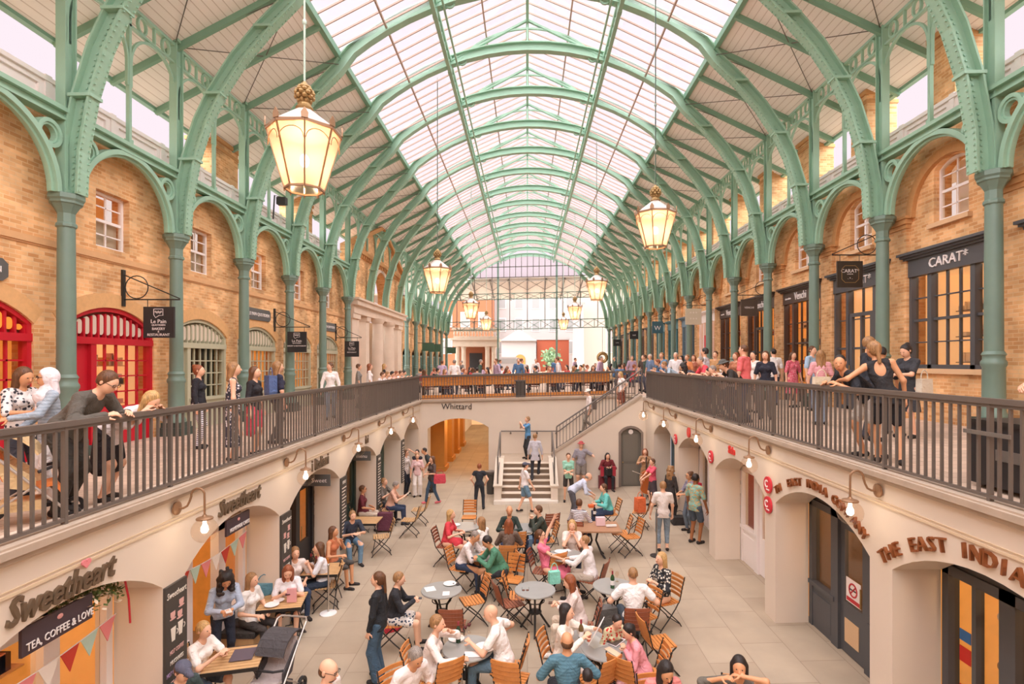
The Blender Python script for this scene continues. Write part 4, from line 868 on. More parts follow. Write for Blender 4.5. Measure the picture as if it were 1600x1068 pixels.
railing('end_railing', 'thin iron railing across the far end of the court', lambda u, v, w: (u, 22.92+w, v+K*u), -4.5, 3.7, [-4.5+i*1.37 for i in range(7)], .118, 100, .05)
railing('end_railing', 'short iron railing beside the top of the stairs', lambda u, v, w: (u, 22.92+w, v+K*u), 3.75, 4.55, [3.78, 4.5], .118, 100, .05)
def sloped(name, label, p, q, n, posts, h=.95, inner=None):
    t = thing(name, label, 'railing'); p, q = Vector(p), Vector(q); H = Vector((0, 0, h))
    b = MB(); b.tube([p+H, q+H], .03, 8); b.build('handrail', IRON, t)
    b = MB(); b.bar(p+Vector((0, 0, .1)), q+Vector((0, 0, .1)), .03, .03); b.build('bottom_rail', IRON, t)
    for i in range(n+1):
        c = p.lerp(q, i/n); w_ = .05 if i in (0, n) or i % posts == 0 else .022
        b = MB(); b.box(c.x-w_/2, c.x+w_/2, c.y-w_/2, c.y+w_/2, c.z+(.0 if w_ > .03 else .1), c.z+h); b.build('post' if w_ > .03 else 'baluster', IRON, t)
    return t
sloped('stair_railing', 'sloping iron railing on the open side of the upper flight', (1.12, 20.82, LZ+.42), (4.38, 20.82, .26+.08), 26, 9, .93)
sloped('stair_railing', 'iron railing down the lower flight on the bin side', (-1.03, 18.9, LOW+.62), (-1.03, 20.7, LZ+.25), 1, 1, .9)
sloped('stair_railing', 'iron railing down the lower flight on the door side', (.94, 18.9, LOW+.62), (.94, 20.7, LZ+.25), 1, 1, .9)
t = thing('wall_handrail', 'dark handrail fixed to the wall around the landing', 'handrail'); b = MB(); b.tube([(-1.1, 22.62, LZ+.95), (1.3, 22.62, LZ+.95), (4.4, 22.62, 1.0)], .025, 8); b.build('rail', IRON, t)
for x in (-.7, .4, 1.2, 2.4): z = LZ+.95 if x < 1.3 else LZ+.95+(x-1.3)*(1.0-LZ-.95)/3.1; b = MB(); b.tube([(x, 22.62, z-.02), (x, 22.66, z-.1), (x, 22.74, z-.1)], .012, 6); b.cbox((x, 22.73, z-.1), (.07, .02, .07)); b.build('bracket', IRON, t)
# ------------------------------------------------------------------ globe lamps on gooseneck brackets
GLOBE = glassmat('clear_globe', '#fdf6ee', bodyfac=.0, rough=.02); BULB = glow('lit_bulb', '#fff2e0', 9)
def make_globe():
    t = thing('globe_wall_lamp', 'x', 'lamp', 'globe lamps on the court walls')
    b = MB(); b.lathe([(.06, 0), (.085, .01), (.085, .03), (.05, .045), (.03, .05)], n=16); b.v = [(-z, y, x) for x, y, z in b.v]; b.build('wall_plate', BRONZE, t, True)
    p = [(-.05, 0, 0)]+[(-.08-.05*i/3, 0, .0) for i in range(2)]+[(-.15, 0, .03), (-.18, 0, .09), (-.2, 0, .15)]+[(-.2-.085+.085*cos(R(a)), 0, .17+.085*sin(R(a))) for a in (10, 45, 80, 110, 140, 165)]+[(-.37, 0, .1), (-.37, 0, -.1)]
    b = MB(); b.tube(p, .014, 8); b.build('gooseneck', BRONZE, t, True)
    b = MB(); b.lathe([(.02, -.08), (.03, -.1), (.09, -.115), (.1, -.125), (.1, -.14), (.06, -.145)], (-.37, 0, 0), 16); b.build('cap', BRONZE, t, True)
    b = MB(); b.ell((-.37, 0, -.28), (.155, .155, .155), 24, 16); b.build('globe', GLOBE, t, True)
    b = MB(); b.lathe([(.02, -.14), (.022, -.2), (.04, -.24), (.045, -.28), (.03, -.31), (.0, -.32)], (-.37, 0, 0), 12); b.build('bulb', BULB, t, True)
    return t
for s in (-1, 1):
    for i, n in enumerate(range(-1, 4)):
        if 'gl' not in P: P['gl'] = make_globe(); o = P['gl']
        else: o = copy_tree(P['gl'])
        if s > 0 and n == 3: pass
        o.location = (s*CX-s*.02, col_y(n)-(.0 if not (s > 0 and n == 3) else .3), -.18+K*s*CX); o.rotation_euler = (0, 0, 0 if s > 0 else PI)
        o['label'] = 'clear globe lamp on a curved arm, %s from the camera on the %s side' % (ORD[i], 'cafe' if s < 0 else 'tea shop')
        lamp('POINT', (s*(CX-.4), col_y(n)-.02, -.46+K*s*CX), 2.6, (1, .86, .66), .1, 'globe_light')
# ------------------------------------------------------------------ pendant lanterns
LPANE = mat('lantern_opal_glass', '#ffe0bc', .35, emit='#ffcf9c', es=.75); LBULB = glow('lantern_bulb', '#fff6ea', 8)
def make_lantern():
    t = thing('pendant_lantern', 'x', 'lantern', 'hanging lanterns of the hall'); r0, r1, z0, z1 = .28, .53, .06, .92
    c8 = lambda r, i, z: (r*cos(PI/8+i*PI/4), r*sin(PI/8+i*PI/4), z)
    b = MB()
    for i in range(8): b.add([c8(r0, i, z0), c8(r0, i+1, z0), c8(r1, i+1, z1), c8(r1, i, z1)], [(0, 1, 2, 3)])
    b.build('glass_panes', LPN, t)
    b = MB()
    for i in range(8):
        b.bar(c8(r0, i, z0), c8(r1, i, z1), .022, .022); b.bar(c8(r0, i, z0), c8(r0, i+1, z0), .03, .03); b.bar(c8(r1, i, z1), c8(r1, i+1, z1), .03, .04)
        p, q = Vector(c8(r1-.02, i, .72)), Vector(c8(r1-.02, i+1, .72)); 
        pts = [(p.lerp(q, .5-.46*cos(R(a))))+Vector((0, 0, .17*sin(R(a))-.05)) for a in range(0, 181, 20)]; b.tube(pts, .007, 5)
        b.ell(c8(r0, i, z0-.03), (.012, .012, .025), 6, 4)
        c = Vector(c8(r1, i, z1)); d = Vector((c.x, c.y, 0)).normalized(); e = Vector((-d.y, d.x, 0))
        b.add([c-e*.045+Vector((0, 0, .02)), c+e*.045+Vector((0, 0, .02)), c+e*.05+Vector((0, 0, .09)), c+Vector((0, 0, .17)), c-e*.05+Vector((0, 0, .09))]+[x+d*.02 for x in (c-e*.045+Vector((0, 0, .02)), c+e*.045+Vector((0, 0, .02)), c+e*.05+Vector((0, 0, .09)), c+Vector((0, 0, .17)), c-e*.05+Vector((0, 0, .09)))],
              [(0, 1, 2, 3, 4), (9, 8, 7, 6, 5), (0, 5, 6, 1), (1, 6, 7, 2), (2, 7, 8, 3), (3, 8, 9, 4), (4, 9, 5, 0)])
    b.build('frame', BRONZE, t)
    b = MB(); b.lathe([(.5, .93), (.5, .97), (.13, 1.25), (.1, 1.27)], (0, 0, 0), 8, PI/8); b.build('roof', mat('lantern_zinc', '#cfc4bc', .5, .1), t)
    b = MB(); b.lathe([(.1, 1.26), (.13, 1.29), (.1, 1.33), (.09, 1.36), (.1, 1.37)], n=16)
    for k in range(5):
        rr_ = (.1, .145, .155, .13, .08)[k]
        for i in range(8): a = i*PI/4+k*PI/8; b.ell((rr_*cos(a)*.8, rr_*sin(a)*.8, 1.4+k*.052), (.042, .042, .035), 6, 4)
    b.ell((0, 0, 1.5), (.11, .11, .13), 10, 8); b.lathe([(.04, 1.62), (.07, 1.64), (.05, 1.66), (.02, 1.7)], n=8); b.build('pineapple_finial', GOLD, t)
    b = MB(); b.ell((0, 0, .5), (.07, .07, .1), 12, 8); b.build('bulb', LBULB, t, True)
    return t
LPN = glassmat('lantern_glass', '#ffe2c0', bodyfac=.5, rough=.2, body=(.46, .36, .27, 1))
for i in range(8):
    s = -1 if i % 2 == 0 else 1; y = 8.25+i*6.1; x = s*3.38 - .0; z = (4.2 if s < 0 else 4.45)
    o = make_lantern() if i == 0 else copy_tree(P['la']); P.setdefault('la', o)
    o.location = (x, y, z+K*x); o['label'] = '%s octagonal glass lantern with pineapple finial counting away from the camera' % ORD[i]
    b = MB(); zt = roofz(2.9)+K*x-z-K*x; b.tube([(0, 0, 1.68), (0, 0, zt)], .016 if i < 4 else .022, 6)
    for q in (2.6, 3.8): b.ell((0, 0, q), (.035, .035, .05), 8, 6)
    b.build('rod', mat('pale_rod', '#b9cdbf', .5), o)
    lamp('POINT', (x, y, z+.5+K*x), 125, (1, .74, .48), .12, 'lantern_light')
# ------------------------------------------------------------------ beyond the end rail: timber barrier, bin, far buildings
TIMB = mat('orange_timber', '#d88a3c', .5, var=.25, scale=7)
t = thing('timber_barrier', 'long orange plank barrier with open middle behind the end railing', 'barrier')
for k in range(3):
    for (x0, x1) in ((-4.6, -1.9), (-1.88, .9), (.92, 3.6)): b = MB(); b.box(x0, x1, 23.75, 23.79, .62+k*.135, .745+k*.135); b.build('plank', TIMB, t, slope=True)
for (x0, x1) in ((-4.6, -1.9), (-1.88, .9), (.92, 3.6)): b = MB(); b.box(x0, x1, 23.6, 24.1, 1.03, 1.07); b.build('counter_top', mat('pale_counter', '#e0a070', .5, var=.1), t, slope=True); b = MB(); b.box(x0, x1, 23.72, 23.78, .02, .22); b.build('kick_plank', TIMB, t, slope=True)
for x in (-4.55, -1.89, .91, 3.55): b = MB(); b.box(x-.04, x+.04, 23.8, 23.88, 0, 1.03); b.build('post', BROWN, t, slope=True)
t = thing('litter_bin', 'black slatted litter bin behind the end railing', 'bin', loc=(-.3, 23.25, K*-.3))
b = MB(); b.box(-.2, .2, -.17, .17, .02, .74); b.build('body', BLACKS, t); b = MB(); b.box(-.23, .23, -.2, .2, .74, .8); b.build('lid', IRON, t)
b = MB(); [b.box(-.19+i*.075, -.15+i*.075, -.19, -.17, .05, .72) for i in range(6)]; b.build('slats', IRON, t)
t = thing('waste_bin', 'grey bin standing beside the foot of the stairs', 'bin', loc=(-1.36, 20.2, LOW+K*-1.36))
b = MB(); b.lathe([(.15, 0), (.17, .7), (.19, .72), (.19, .78), (.15, .8)], n=20); b.build('body', mat('bin_grey', '#4f4a45', .5), t, True); b = MB(); b.lathe([(.19, .78), (.19, .83), (.1, .86)], n=20); b.build('lid', IRON, t, True)
t = thing('storage_box', 'large black box covered with a lid behind the railing by the wide jewellery window', 'box', loc=(5.75, 5.65, K*5.75))
b = MB(); b.box(-.58, .7, -.75, .7, .04, .72); b.build('body', BLACKS, t); b = MB(); b.box(-.6, .72, -.77, .72, .72, .77); b.build('lid', BLACK, t)
b = MB(); [b.tube([(x-.02, y, .04), (x+.02, y, .04)], .04, 10) for x in (-.5, .6) for y in (-.65, .6)]; b.build('caster', BLACK, t)
b = MB(); b.cbox((-.585, .2, .4), (.01, .3, .12)); b.build('handle_plate', mat('galvanised', '#8d8984', .4, .6), t)
# buildings beyond the hall
PALEB = mat('pale_render_building', '#a59b98', .8); ORB = mat('orange_brick_building', '#9c5c3c', .8, var=.1); OXB = mat('red_brick_building', '#9c4a30', .8, var=.1); GLS = mat('dim_window', '#8f8a88', .3)
def building(label, x0, x1, y, z1, m, wins, d=6):
    t = thing('building', label, 'building', 'buildings beyond the hall', ((x0+x1)/2, y, 0)); h = (x1-x0)/2
    b = MB(); b.box(-h, h, 0, d, 0, z1); b.build('wall', m, t)
    b = MB(); b.box(-h-.1, h+.1, -.15, d, z1, z1+.3); b.build('parapet', PALEB, t)
    for (u, v, w_, hh) in wins:
        b = MB(); b.box(u-h-w_/2-.08, u-h+w_/2+.08, -.08, -.0, v-.08, v+hh+.08); f = b.build('window', WHITE, t)
        b = MB(); b.box(u-h-w_/2, u-h+w_/2, -.1, -.07, v, v+hh); b.build('pane', GLS, f)
grid = lambda x0, n, dx, z0, m, dz, w_, h: [(x0+i*dx, z0+j*dz, w_, h) for i in range(n) for j in range(m)]
building('pale flat fronted building with rows of windows beyond the middle of the screen', -6, 12, 96, 14.5, PALEB, grid(1.5, 6, 3, 3, 3, 4, 1.3, 2.2))
building('orange brick building beyond the stone balcony', -15, -5.8, 92, 14, ORB, grid(1.5, 3, 3, 3, 2, 4.5, 1.4, 2.4))
building('small pale pedimented building with an arched orange door', -4, 1.3, 84, 4.6, PALEB, [])
t = thing('building', 'pale triangular pediment and arched doorway of the small building', 'building'); b = MB(lambda u, v, w: (u, 84-w, v)); b.plate([(-4.2, 4.8), (1.5, 4.8), (-1.3, 6.6)], [], 0, .6); b.build('gable', PALEB, t); b = MB(lambda u, v, w: (u, 84-w, v)); b.plate(seg_arch(-1.9, -.3, 0, 2.0, 2.7), [], 0, .1); b.build('door', mat('orange_door', '#d07838'), t)
building('low red brick wall building beside the pale gable', 1.5, 6.5, 85, 5.0, OXB, [])
building('tall pale church front with a long window', 7.6, 17, 80, 13, mat('church_stone', '#a89a8e', .8), [(4.8, 3, 1.6, 6.5)])
t = thing('column_shaft', 'tall pale round column in front of the church', 'column', loc=(7.3, 78, 0)); b = MB(); b.lathe([(1.1, 0), (1.0, .6), (.85, 1), (.75, 9.5), (1.0, 10)], n=20); b.build('shaft', PALEB, t, True)
t = thing('tree', 'rounded green tree beyond the red brick wall', 'tree', loc=(3.6, 82, 0)); b = MB(); b.tube([(0, 0, 0), (0, 0, 2)], .12); b.build('trunk', BROWN, t)
rnd = random.Random(5); b = MB()
for i in range(500): p = Vector((rnd.gauss(0, .6), rnd.gauss(0, .5), rnd.gauss(2.2, .5))); d = Vector((rnd.uniform(-1, 1), rnd.uniform(-1, 1), rnd.uniform(-1, 1)))*.22; e = d.cross(Vector((0, 1, .2)))*.8; b.add([p-d, p+e, p+d, p-e], [(0, 1, 2, 3)])
b.build('foliage', mat('tree_green', '#7f9a74', .8, var=.3), t)
t = thing('floodlight', 'small dark floodlight fixed on the west ironwork above the sage shopfronts', 'floodlight', loc=(-8.3, 18.4, 7.0)); b = MB(); b.cbox((0, 0, 0), (.3, .2, .24)); b.build('speaker_box', BLACKS, t); b = MB(); b.tube([(0, 0, .12), (-.25, 0, .2), (-.3, 0, -.6)], .025, 6); b.build('bracket', BLACKS, t)  # this dark box is a loudspeaker and gives no light
# stone portico with a balustrade at the far west corner
t = thing('stone_portico', 'stone portico with a balustraded balcony at the far end', 'portico', loc=(-5.6, 61, 0))
b = MB(); b.box(-2.8, 2.2, 0, 5, 3.3, 4.0); b.box(-3.0, 2.4, -.2, 5, 4.0, 4.25); b.box(-2.9, 2.3, -.1, 5, 5.2, 5.4); b.box(-2.7, 2.1, 0, .3, 4.25, 4.45); b.build('entablature', STONE, t)
b = MB(); [b.lathe([(.08, 0), (.05, .1), (.1, .35), (.05, .7), (.08, .8)], (-2.6+i*.34, .1, 4.42), 8) for i in range(15)]; b.build('balusters', STONE, t)
b = MB(); b.box(-2.4, 1.6, 3, 3.2, 0, 3.3); b.build('back_wall', ORB, t); b = MB(); b.box(-1.2, .3, 2.9, 3.0, 0, 2.6); b.build('doorway', BLACKS, t)
for x in (-2.3, -1.6, 1.1, 1.8): b = MB(); b.lathe([(.3, 0), (.26, .2), (.25, 2.9), (.32, 3.3)], (x, .4, 0), 14); b.build('column', STONE, t, True)
t = thing('vehicle', 'pale van parked beyond the end screen', 'van', loc=(-2.4, 72, 0)); b = MB(lambda u, v, w: (u, w, v)); b.plate([(-2.4, .4), (2.4, .4), (2.4, 1.2), (1.6, 1.3), (1.0, 2.2), (-2.4, 2.2)], [], -.9, .9); b.build('body', PALEB, t); b = MB(lambda u, v, w: (u, w, v)); b.plate([(-2.1, 1.35), (1.35, 1.35), (.9, 2.0), (-2.1, 2.0)], [], -.92, -.9); b.build('window', GLS, t)
for x in (-1.5, 1.5): b = MB(lambda u, v, w: (u, w, v)); b.plate(arc(x, .38, .38, 0, 350, 20), [], -.95, -.7); b.build('wheel', BLACKS, t)
t = thing('hanging_wreath', 'round gold wreath hung at the end of the east colonnade', 'wreath', loc=(7.5, col_y(14), 2.0)); b = MB(); b.tube([(.42*cos(a), 0, .42*sin(a)) for a in [i*PI/12 for i in range(24)]], .16, 8, closed=True); b.build('ring', GOLD, t); b = MB(); b.tube([(0, 0, .4), (0, 0, 3.0), (1.1, 0, 3.0)], .02, 5); b.build('cord', BLACK, t)
# ------------------------------------------------------------------ people: bodies grown as one smooth surface around a posed skeleton
def surface(prims, res, k=.03, cuts=()):
    """prims: ('c', a, b, ra, rb) limb or ('e', centre, radii, 3x3) ellipsoid; returns vertices and quads"""
    A = []
    for p in prims:
        if p[0] == 'c': r = max(p[3], p[4]); A += [np.minimum(p[1], p[2])-r, np.maximum(p[1], p[2])+r]
        else: r = max(p[2]); A += [np.array(p[1])-r, np.array(p[1])+r]
    lo = np.min(A, axis=0)-2.5*res-k*.5; hi = np.max(A, axis=0)+2.5*res+k*.5
    n = np.ceil((hi-lo)/res).astype(int)+1; F_ = np.full(n, 1.0, dtype=np.float32)
    ax = [lo[i]+np.arange(n[i])*res for i in range(3)]
    for q, p in enumerate(prims):
        l, h = A[2*q]-k-2*res, A[2*q+1]+k+2*res
        i0 = np.maximum(((l-lo)/res).astype(int), 0); i1 = np.minimum(((h-lo)/res).astype(int)+2, n)
        X, Y, Z = np.meshgrid(*[ax[i][i0[i]:i1[i]] for i in range(3)], indexing='ij', sparse=True)
        if p[0] == 'c':
            a, b = np.array(p[1], float), np.array(p[2], float); d = b-a; L = max(d.dot(d), 1e-9)
            t = np.clip(((X-a[0])*d[0]+(Y-a[1])*d[1]+(Z-a[2])*d[2])/L, 0, 1)
            D = np.sqrt((X-a[0]-t*d[0])**2+(Y-a[1]-t*d[1])**2+(Z-a[2]-t*d[2])**2)-(p[3]+(p[4]-p[3])*t)
        else:
            c, r, M = p[1], p[2], p[3]; U = X-c[0]; V = Y-c[1]; W = Z-c[2]
            u = (U*M[0][0]+V*M[1][0]+W*M[2][0])/r[0]; v = (U*M[0][1]+V*M[1][1]+W*M[2][1])/r[1]; w_ = (U*M[0][2]+V*M[1][2]+W*M[2][2])/r[2]
            q_ = np.sqrt(u*u+v*v+w_*w_)+1e-6; g = np.sqrt((u/r[0])**2+(v/r[1])**2+(w_/r[2])**2)+1e-6; D = q_*(q_-1)/g
        sl = tuple(slice(i0[i], i1[i]) for i in range(3)); G = F_[sl]; kk = p[5] if len(p) > 5 and p[0] == 'c' else k
        hh = np.clip(.5+.5*(G-D)/kk, 0, 1); F_[sl] = G+(D-G)*hh-kk*hh*(1-hh)
    if cuts:
        X, Y, Z = np.meshgrid(*ax, indexing='ij', sparse=True)
        for c in cuts:
            if c[0] == 'p': F_ = np.maximum(F_, (X-c[1][0])*c[2][0]+(Y-c[1][1])*c[2][1]+(Z-c[1][2])*c[2][2])
            else:
                M = c[3]; U = X-c[1][0]; V = Y-c[1][1]; W = Z-c[1][2]; r = c[2]
                u = (U*M[0][0]+V*M[1][0]+W*M[2][0])/r[0]; v = (U*M[0][1]+V*M[1][1]+W*M[2][1])/r[1]; w_ = (U*M[0][2]+V*M[1][2]+W*M[2][2])/r[2]
                F_ = np.maximum(F_, -(np.sqrt(u*u+v*v+w_*w_)-1)*min(r))
    S_ = F_ < 0; nx, ny, nz = n; acc = np.zeros((nx-1, ny-1, nz-1, 3), np.float32); cnt = np.zeros((nx-1, ny-1, nz-1), np.float32)
    for a in range(3):
        o1, o2 = [i for i in range(3) if i != a]
        sl0 = [slice(None)]*3; sl1 = [slice(None)]*3; sl0[a] = slice(0, -1); sl1[a] = slice(1, None)
        f0, f1 = F_[tuple(sl0)], F_[tuple(sl1)]; cr = (f0 < 0) != (f1 < 0); t = np.where(cr, f0/(f0-f1+1e-12), 0)
        for d1 in (0, 1):
            for d2 in (0, 1):
                s = [slice(None)]*3; s[o1] = slice(d1, n[o1]-1+d1); s[o2] = slice(d2, n[o2]-1+d2); s = tuple(s)
                c = cr[s]; acc[..., a] += np.where(c, t[s], 0); acc[..., o1] += c*d1; acc[..., o2] += c*d2; cnt += c
    act = cnt > 0; idx = np.full(act.shape, -1, np.int64); idx[act] = np.arange(act.sum()); I = np.argwhere(act)
    V_ = (acc[act]/cnt[act][:, None]+I)*res+lo; Q = []
    for a in range(3):
        o1, o2 = [(1, 2), (2, 0), (0, 1)][a]
        sl0 = [slice(None)]*3; sl1 = [slice(None)]*3; sl0[a] = slice(0, -1); sl1[a] = slice(1, None)
        s0, s1 = S_[tuple(sl0)], S_[tuple(sl1)]; E = np.argwhere(s0 != s1)
        E = E[(E[:, o1] > 0) & (E[:, o2] > 0) & (E[:, o1] < n[o1]-1) & (E[:, o2] < n[o2]-1)]
        if not len(E): continue
        inv = S_[tuple(E.T)]; q = []
        for d1, d2 in ((1, 1), (0, 1), (0, 0), (1, 0)):
            e = E.copy(); e[:, o1] -= d1; e[:, o2] -= d2; q.append(idx[tuple(e.T)])
        q = np.stack(q, 1); q[~inv] = q[~inv][:, ::-1]; Q.append(q)
    return V_, np.concatenate(Q)
def np_mesh(name, V_, Q, m, parent):
    me = bpy.data.meshes.new(name); nv, nq = len(V_), len(Q)
    me.vertices.add(nv); me.vertices.foreach_set('co', np.asarray(V_, np.float32).ravel())
    me.loops.add(nq*4); me.loops.foreach_set('vertex_index', Q.astype(np.int32).ravel())
    me.polygons.add(nq); me.polygons.foreach_set('loop_start', np.arange(nq, dtype=np.int32)*4)
    me.update(calc_edges=True); me.polygons.foreach_set('use_smooth', [True]*nq); me.materials.append(m)
    o = bpy.data.objects.new(name, me); C.objects.link(o)
    if parent: o.parent = parent
    return o
def grow(name, prims, res, m, parent, k=.03, cuts=()):
    V_, Q = surface(prims, res, k, cuts); return np_mesh(name, V_, Q, m, parent)
def rotm(yaw=0, pitch=0, roll=0): return np.array(Matrix.Rotation(yaw, 3, 'Z') @ Matrix.Rotation(-pitch, 3, 'X') @ Matrix.Rotation(roll, 3, 'Y'))
def ik(a, t, l1, l2, pole):
    a, t = np.array(a, float), np.array(t, float); d = t-a; L = np.linalg.norm(d); L_ = min(max(L, abs(l1-l2)+.02), l1+l2-.004); d = d/(L+1e-9); t = a+d*L_
    x = (l1*l1-l2*l2+L_*L_)/(2*L_); h = math.sqrt(max(l1*l1-x*x, 0)); p = np.array(pole, float); p = p-d*p.dot(d); p /= (np.linalg.norm(p)+1e-9)
    return a+d*x+p*h, t
SKIN = {k: mat('skin_'+k, c, .55) for k, c in (('fair', '#e8b494'), ('tan', '#d69a70'), ('brown', '#9a6038'))}
def hairmat(k, c):
    m = mat('hair_'+k, c, .5); N, L = m.node_tree.nodes, m.node_tree.links; b = N['Principled BSDF']; tc = N.new('ShaderNodeTexCoord'); mp = N.new('ShaderNodeMapping'); mp.inputs['Scale'].default_value = (110, 110, 9)
    n = N.new('ShaderNodeTexNoise'); n.inputs['Scale'].default_value = 1; n.inputs['Detail'].default_value = 3; L.new(tc.outputs['Object'], mp.inputs[0]); L.new(mp.outputs[0], n.inputs['Vector'])
    v = N.new('ShaderNodeMapRange'); v.inputs[1].default_value = .3; v.inputs[2].default_value = .7; v.inputs[3].default_value = .45; v.inputs[4].default_value = 1.25; L.new(n.outputs['Fac'], v.inputs[0])
    h = N.new('ShaderNodeHueSaturation'); h.inputs['Color'].default_value = lin(c); L.new(v.outputs[0], h.inputs['Value']); L.new(h.outputs[0], b.inputs['Base Color'])
    bp = N.new('ShaderNodeBump'); bp.inputs['Strength'].default_value = .6; bp.inputs['Distance'].default_value = .01; L.new(n.outputs['Fac'], bp.inputs['Height']); L.new(bp.outputs[0], b.inputs['Normal']); return m
HAIRC = {k: hairmat(k, c) for k, c in (('blond', '#d0a468'), ('brown', '#6a4428'), ('dark', '#2c2320'), ('grey', '#9a8e84'), ('red', '#9a5430'), ('fair', '#a87c50'), ('white', '#ddd2c4'))}
def cloth(col, pat=None, col2='#f0e8e0'):
    nm = 'cloth_'+col[1:]+(('_'+pat+col2[1:]) if pat else '')
    if nm in MATS: return MATS[nm]
    m = mat(nm, col, .85); N, L = m.node_tree.nodes, m.node_tree.links; b = N['Principled BSDF']; tc = N.new('ShaderNodeTexCoord')
    nz = N.new('ShaderNodeTexNoise'); nz.inputs['Scale'].default_value = 9; nz.inputs['Detail'].default_value = 2; nz.inputs['Distortion'].default_value = 1.2; L.new(tc.outputs['Object'], nz.inputs['Vector'])
    bp = N.new('ShaderNodeBump'); bp.inputs['Strength'].default_value = .9; bp.inputs['Distance'].default_value = .035; L.new(nz.outputs['Fac'], bp.inputs['Height']); L.new(bp.outputs[0], b.inputs['Normal'])
    if pat:
        mx = N.new('ShaderNodeMix'); mx.data_type = 'RGBA'
        mx.inputs['A'].default_value = lin(col); mx.inputs['B'].default_value = lin(col2); L.new(mx.outputs['Result'], b.inputs['Base Color'])
        if pat == 'stripe':
            sp = N.new('ShaderNodeSeparateXYZ'); L.new(tc.outputs['Object'], sp.inputs[0]); a = N.new('ShaderNodeMath'); a.operation = 'MULTIPLY'; a.inputs[1].default_value = 26; L.new(sp.outputs[2], a.inputs[0])
            f = N.new('ShaderNodeMath'); f.operation = 'FRACT'; L.new(a.outputs[0], f.inputs[0]); g = N.new('ShaderNodeMath'); g.operation = 'GREATER_THAN'; g.inputs[1].default_value = .55; L.new(f.outputs[0], g.inputs[0]); L.new(g.outputs[0], mx.inputs['Factor'])
        else:
            v = N.new('ShaderNodeTexVoronoi'); v.inputs['Scale'].default_value = 22 if pat == 'floral' else 40; L.new(tc.outputs['Object'], v.inputs['Vector'])
            g = N.new('ShaderNodeMath'); g.operation = 'LESS_THAN'; g.inputs[1].default_value = .38 if pat == 'floral' else .3; L.new(v.outputs['Distance'], g.inputs[0]); L.new(g.outputs[0], mx.inputs['Factor'])
    return m
def person(label, at_, rz=0, h=1.7, sex='f', sit=False, seat=.46, lean=0, side=0, head=(0, 0, 0), hands=None, feet=None, top='#f0e8e0', sleeve=.5, hem=.07, bottom=('long', '#33405a'), hair=('short', 'brown'), skin='fair', shoes='#2c2624',
           res=.018, hat=None, fat=1.0, group='people in the hall', dz=0, glasses=False, neck=0, backless=False, name='person', pelvis=None, beard=None, twist=0):
    t = thing(name, label, 'person', group, at_, rz); f = h/1.7; sk = SKIN[skin]
    def e(c, r, M=np.eye(3)): return ('e', np.array(c)*f, tuple(x*f for x in r), M)
    def c_(a, b, ra, rb, *x): return ('c', np.array(a)*f, np.array(b)*f, ra*f, rb*f)+x
    w_ = 1.0 if sex == 'm' else .9; w_ *= fat
    pz = (seat/f+.10) if sit else .93
    Pv = np.array(pelvis if pelvis is not None else (0, 0, pz+dz)); M = rotm(0, lean, side); Mt = rotm(twist, lean, side) if twist else M
    U = M @ np.array((0, 0, 1.)); Rt = Mt @ np.array((1., 0, 0)); Fw = Mt @ np.array((0, 1., 0))
    ch = Pv+U*.30; nk = Pv+U*.50+Fw*.0; sh = [ch+U*.15+Rt*s*(.175*(1 if sex == 'm' else .9)) for s in (-1, 1)]
    hy, hp, hr = head; HM = rotm(hy, hp+lean*.35, hr+side*.5); HU = HM @ np.array((0, 0, 1.)); HF = HM @ np.array((0, 1., 0)); HR = HM @ np.array((1., 0, 0))
    hc = nk+(U*.4+HU*.6)*.165+HF*.02
    hip = [Pv+np.array((s*.09, 0, -.03)) for s in (-1, 1)]
    if feet is None: feet = [(-.12, .44, .08), (.12, .44, .08)] if sit else [(-.1, -.02, .08), (.1, .03, .08)]
    if hands is None: hands = [(-.13, .28, pz+.12), (.13, .28, pz+.12)] if sit else [(-.27, .06, .82), (.27, .06, .82)]
    ft = [tuple(np.array(x)) for x in feet]
    kn, an = zip(*[ik(hip[i], ft[i], .42, .42, (0.15*(-1, 1)[i], 1, .25)) for i in (0, 1)])
    el, wr = zip(*[ik(sh[i], hands[i], .285, .255, (.75*(-1, 1)[i], -.5, -.6)) for i in (0, 1)])
    cov = -.008; B = []; bust = sex == 'f'
    B += [e(Pv+U*.02, (.155*w_+cov, .105*w_+cov, .12), M), c_(Pv, ch-U*.1, .115*w_+cov, .105*w_+cov), e(ch+U*.02, (.15*w_+cov, .1*w_+cov, .17), Mt), c_(sh[0]*.8+sh[1]*.2, sh[1]*.8+sh[0]*.2, .058*w_+cov, .058*w_+cov)]+[c_(nk-U*.01, sh[i], .042*w_, .045*w_) for i in (0, 1)]
    B += [c_(ch+U*.12, hc-HU*.06, .056 if sex == 'm' else .046, .05 if sex == 'm' else .042)]
    if bust: B += [e(ch+U*.03+Fw*.075+Rt*s*.062, (.052, .05, .055)) for s in (-1, 1)]
    lt = .5 if bottom[0] == 'short' else 2
    for i in (0, 1):
        B += [c_(sh[i], el[i], .05*w_, .037*w_), c_(el[i], wr[i], .037*w_, .026*w_), c_(hip[i], kn[i], .082*w_+(cov if bottom[0] != 'bare' else 0), .053*w_), c_(kn[i], an[i], .053*w_, .036*w_), c_(an[i]+np.array((0, -.03, -.03)), an[i]+np.array((.01*(-1, 1)[i], .12, -.045)), .034, .028)]
    # head: skull, jaw, nose, ears
    B += [e(hc+HU*.02-HF*.012, (.072, .09, .092), HM), e(hc-HU*.045+HF*.03, (.052, .055, .062), HM), e(hc-HU*.01+HF*.045, (.06, .05, .08), HM)]
    V1, Q1 = surface(B, res, .035)
    FB = []
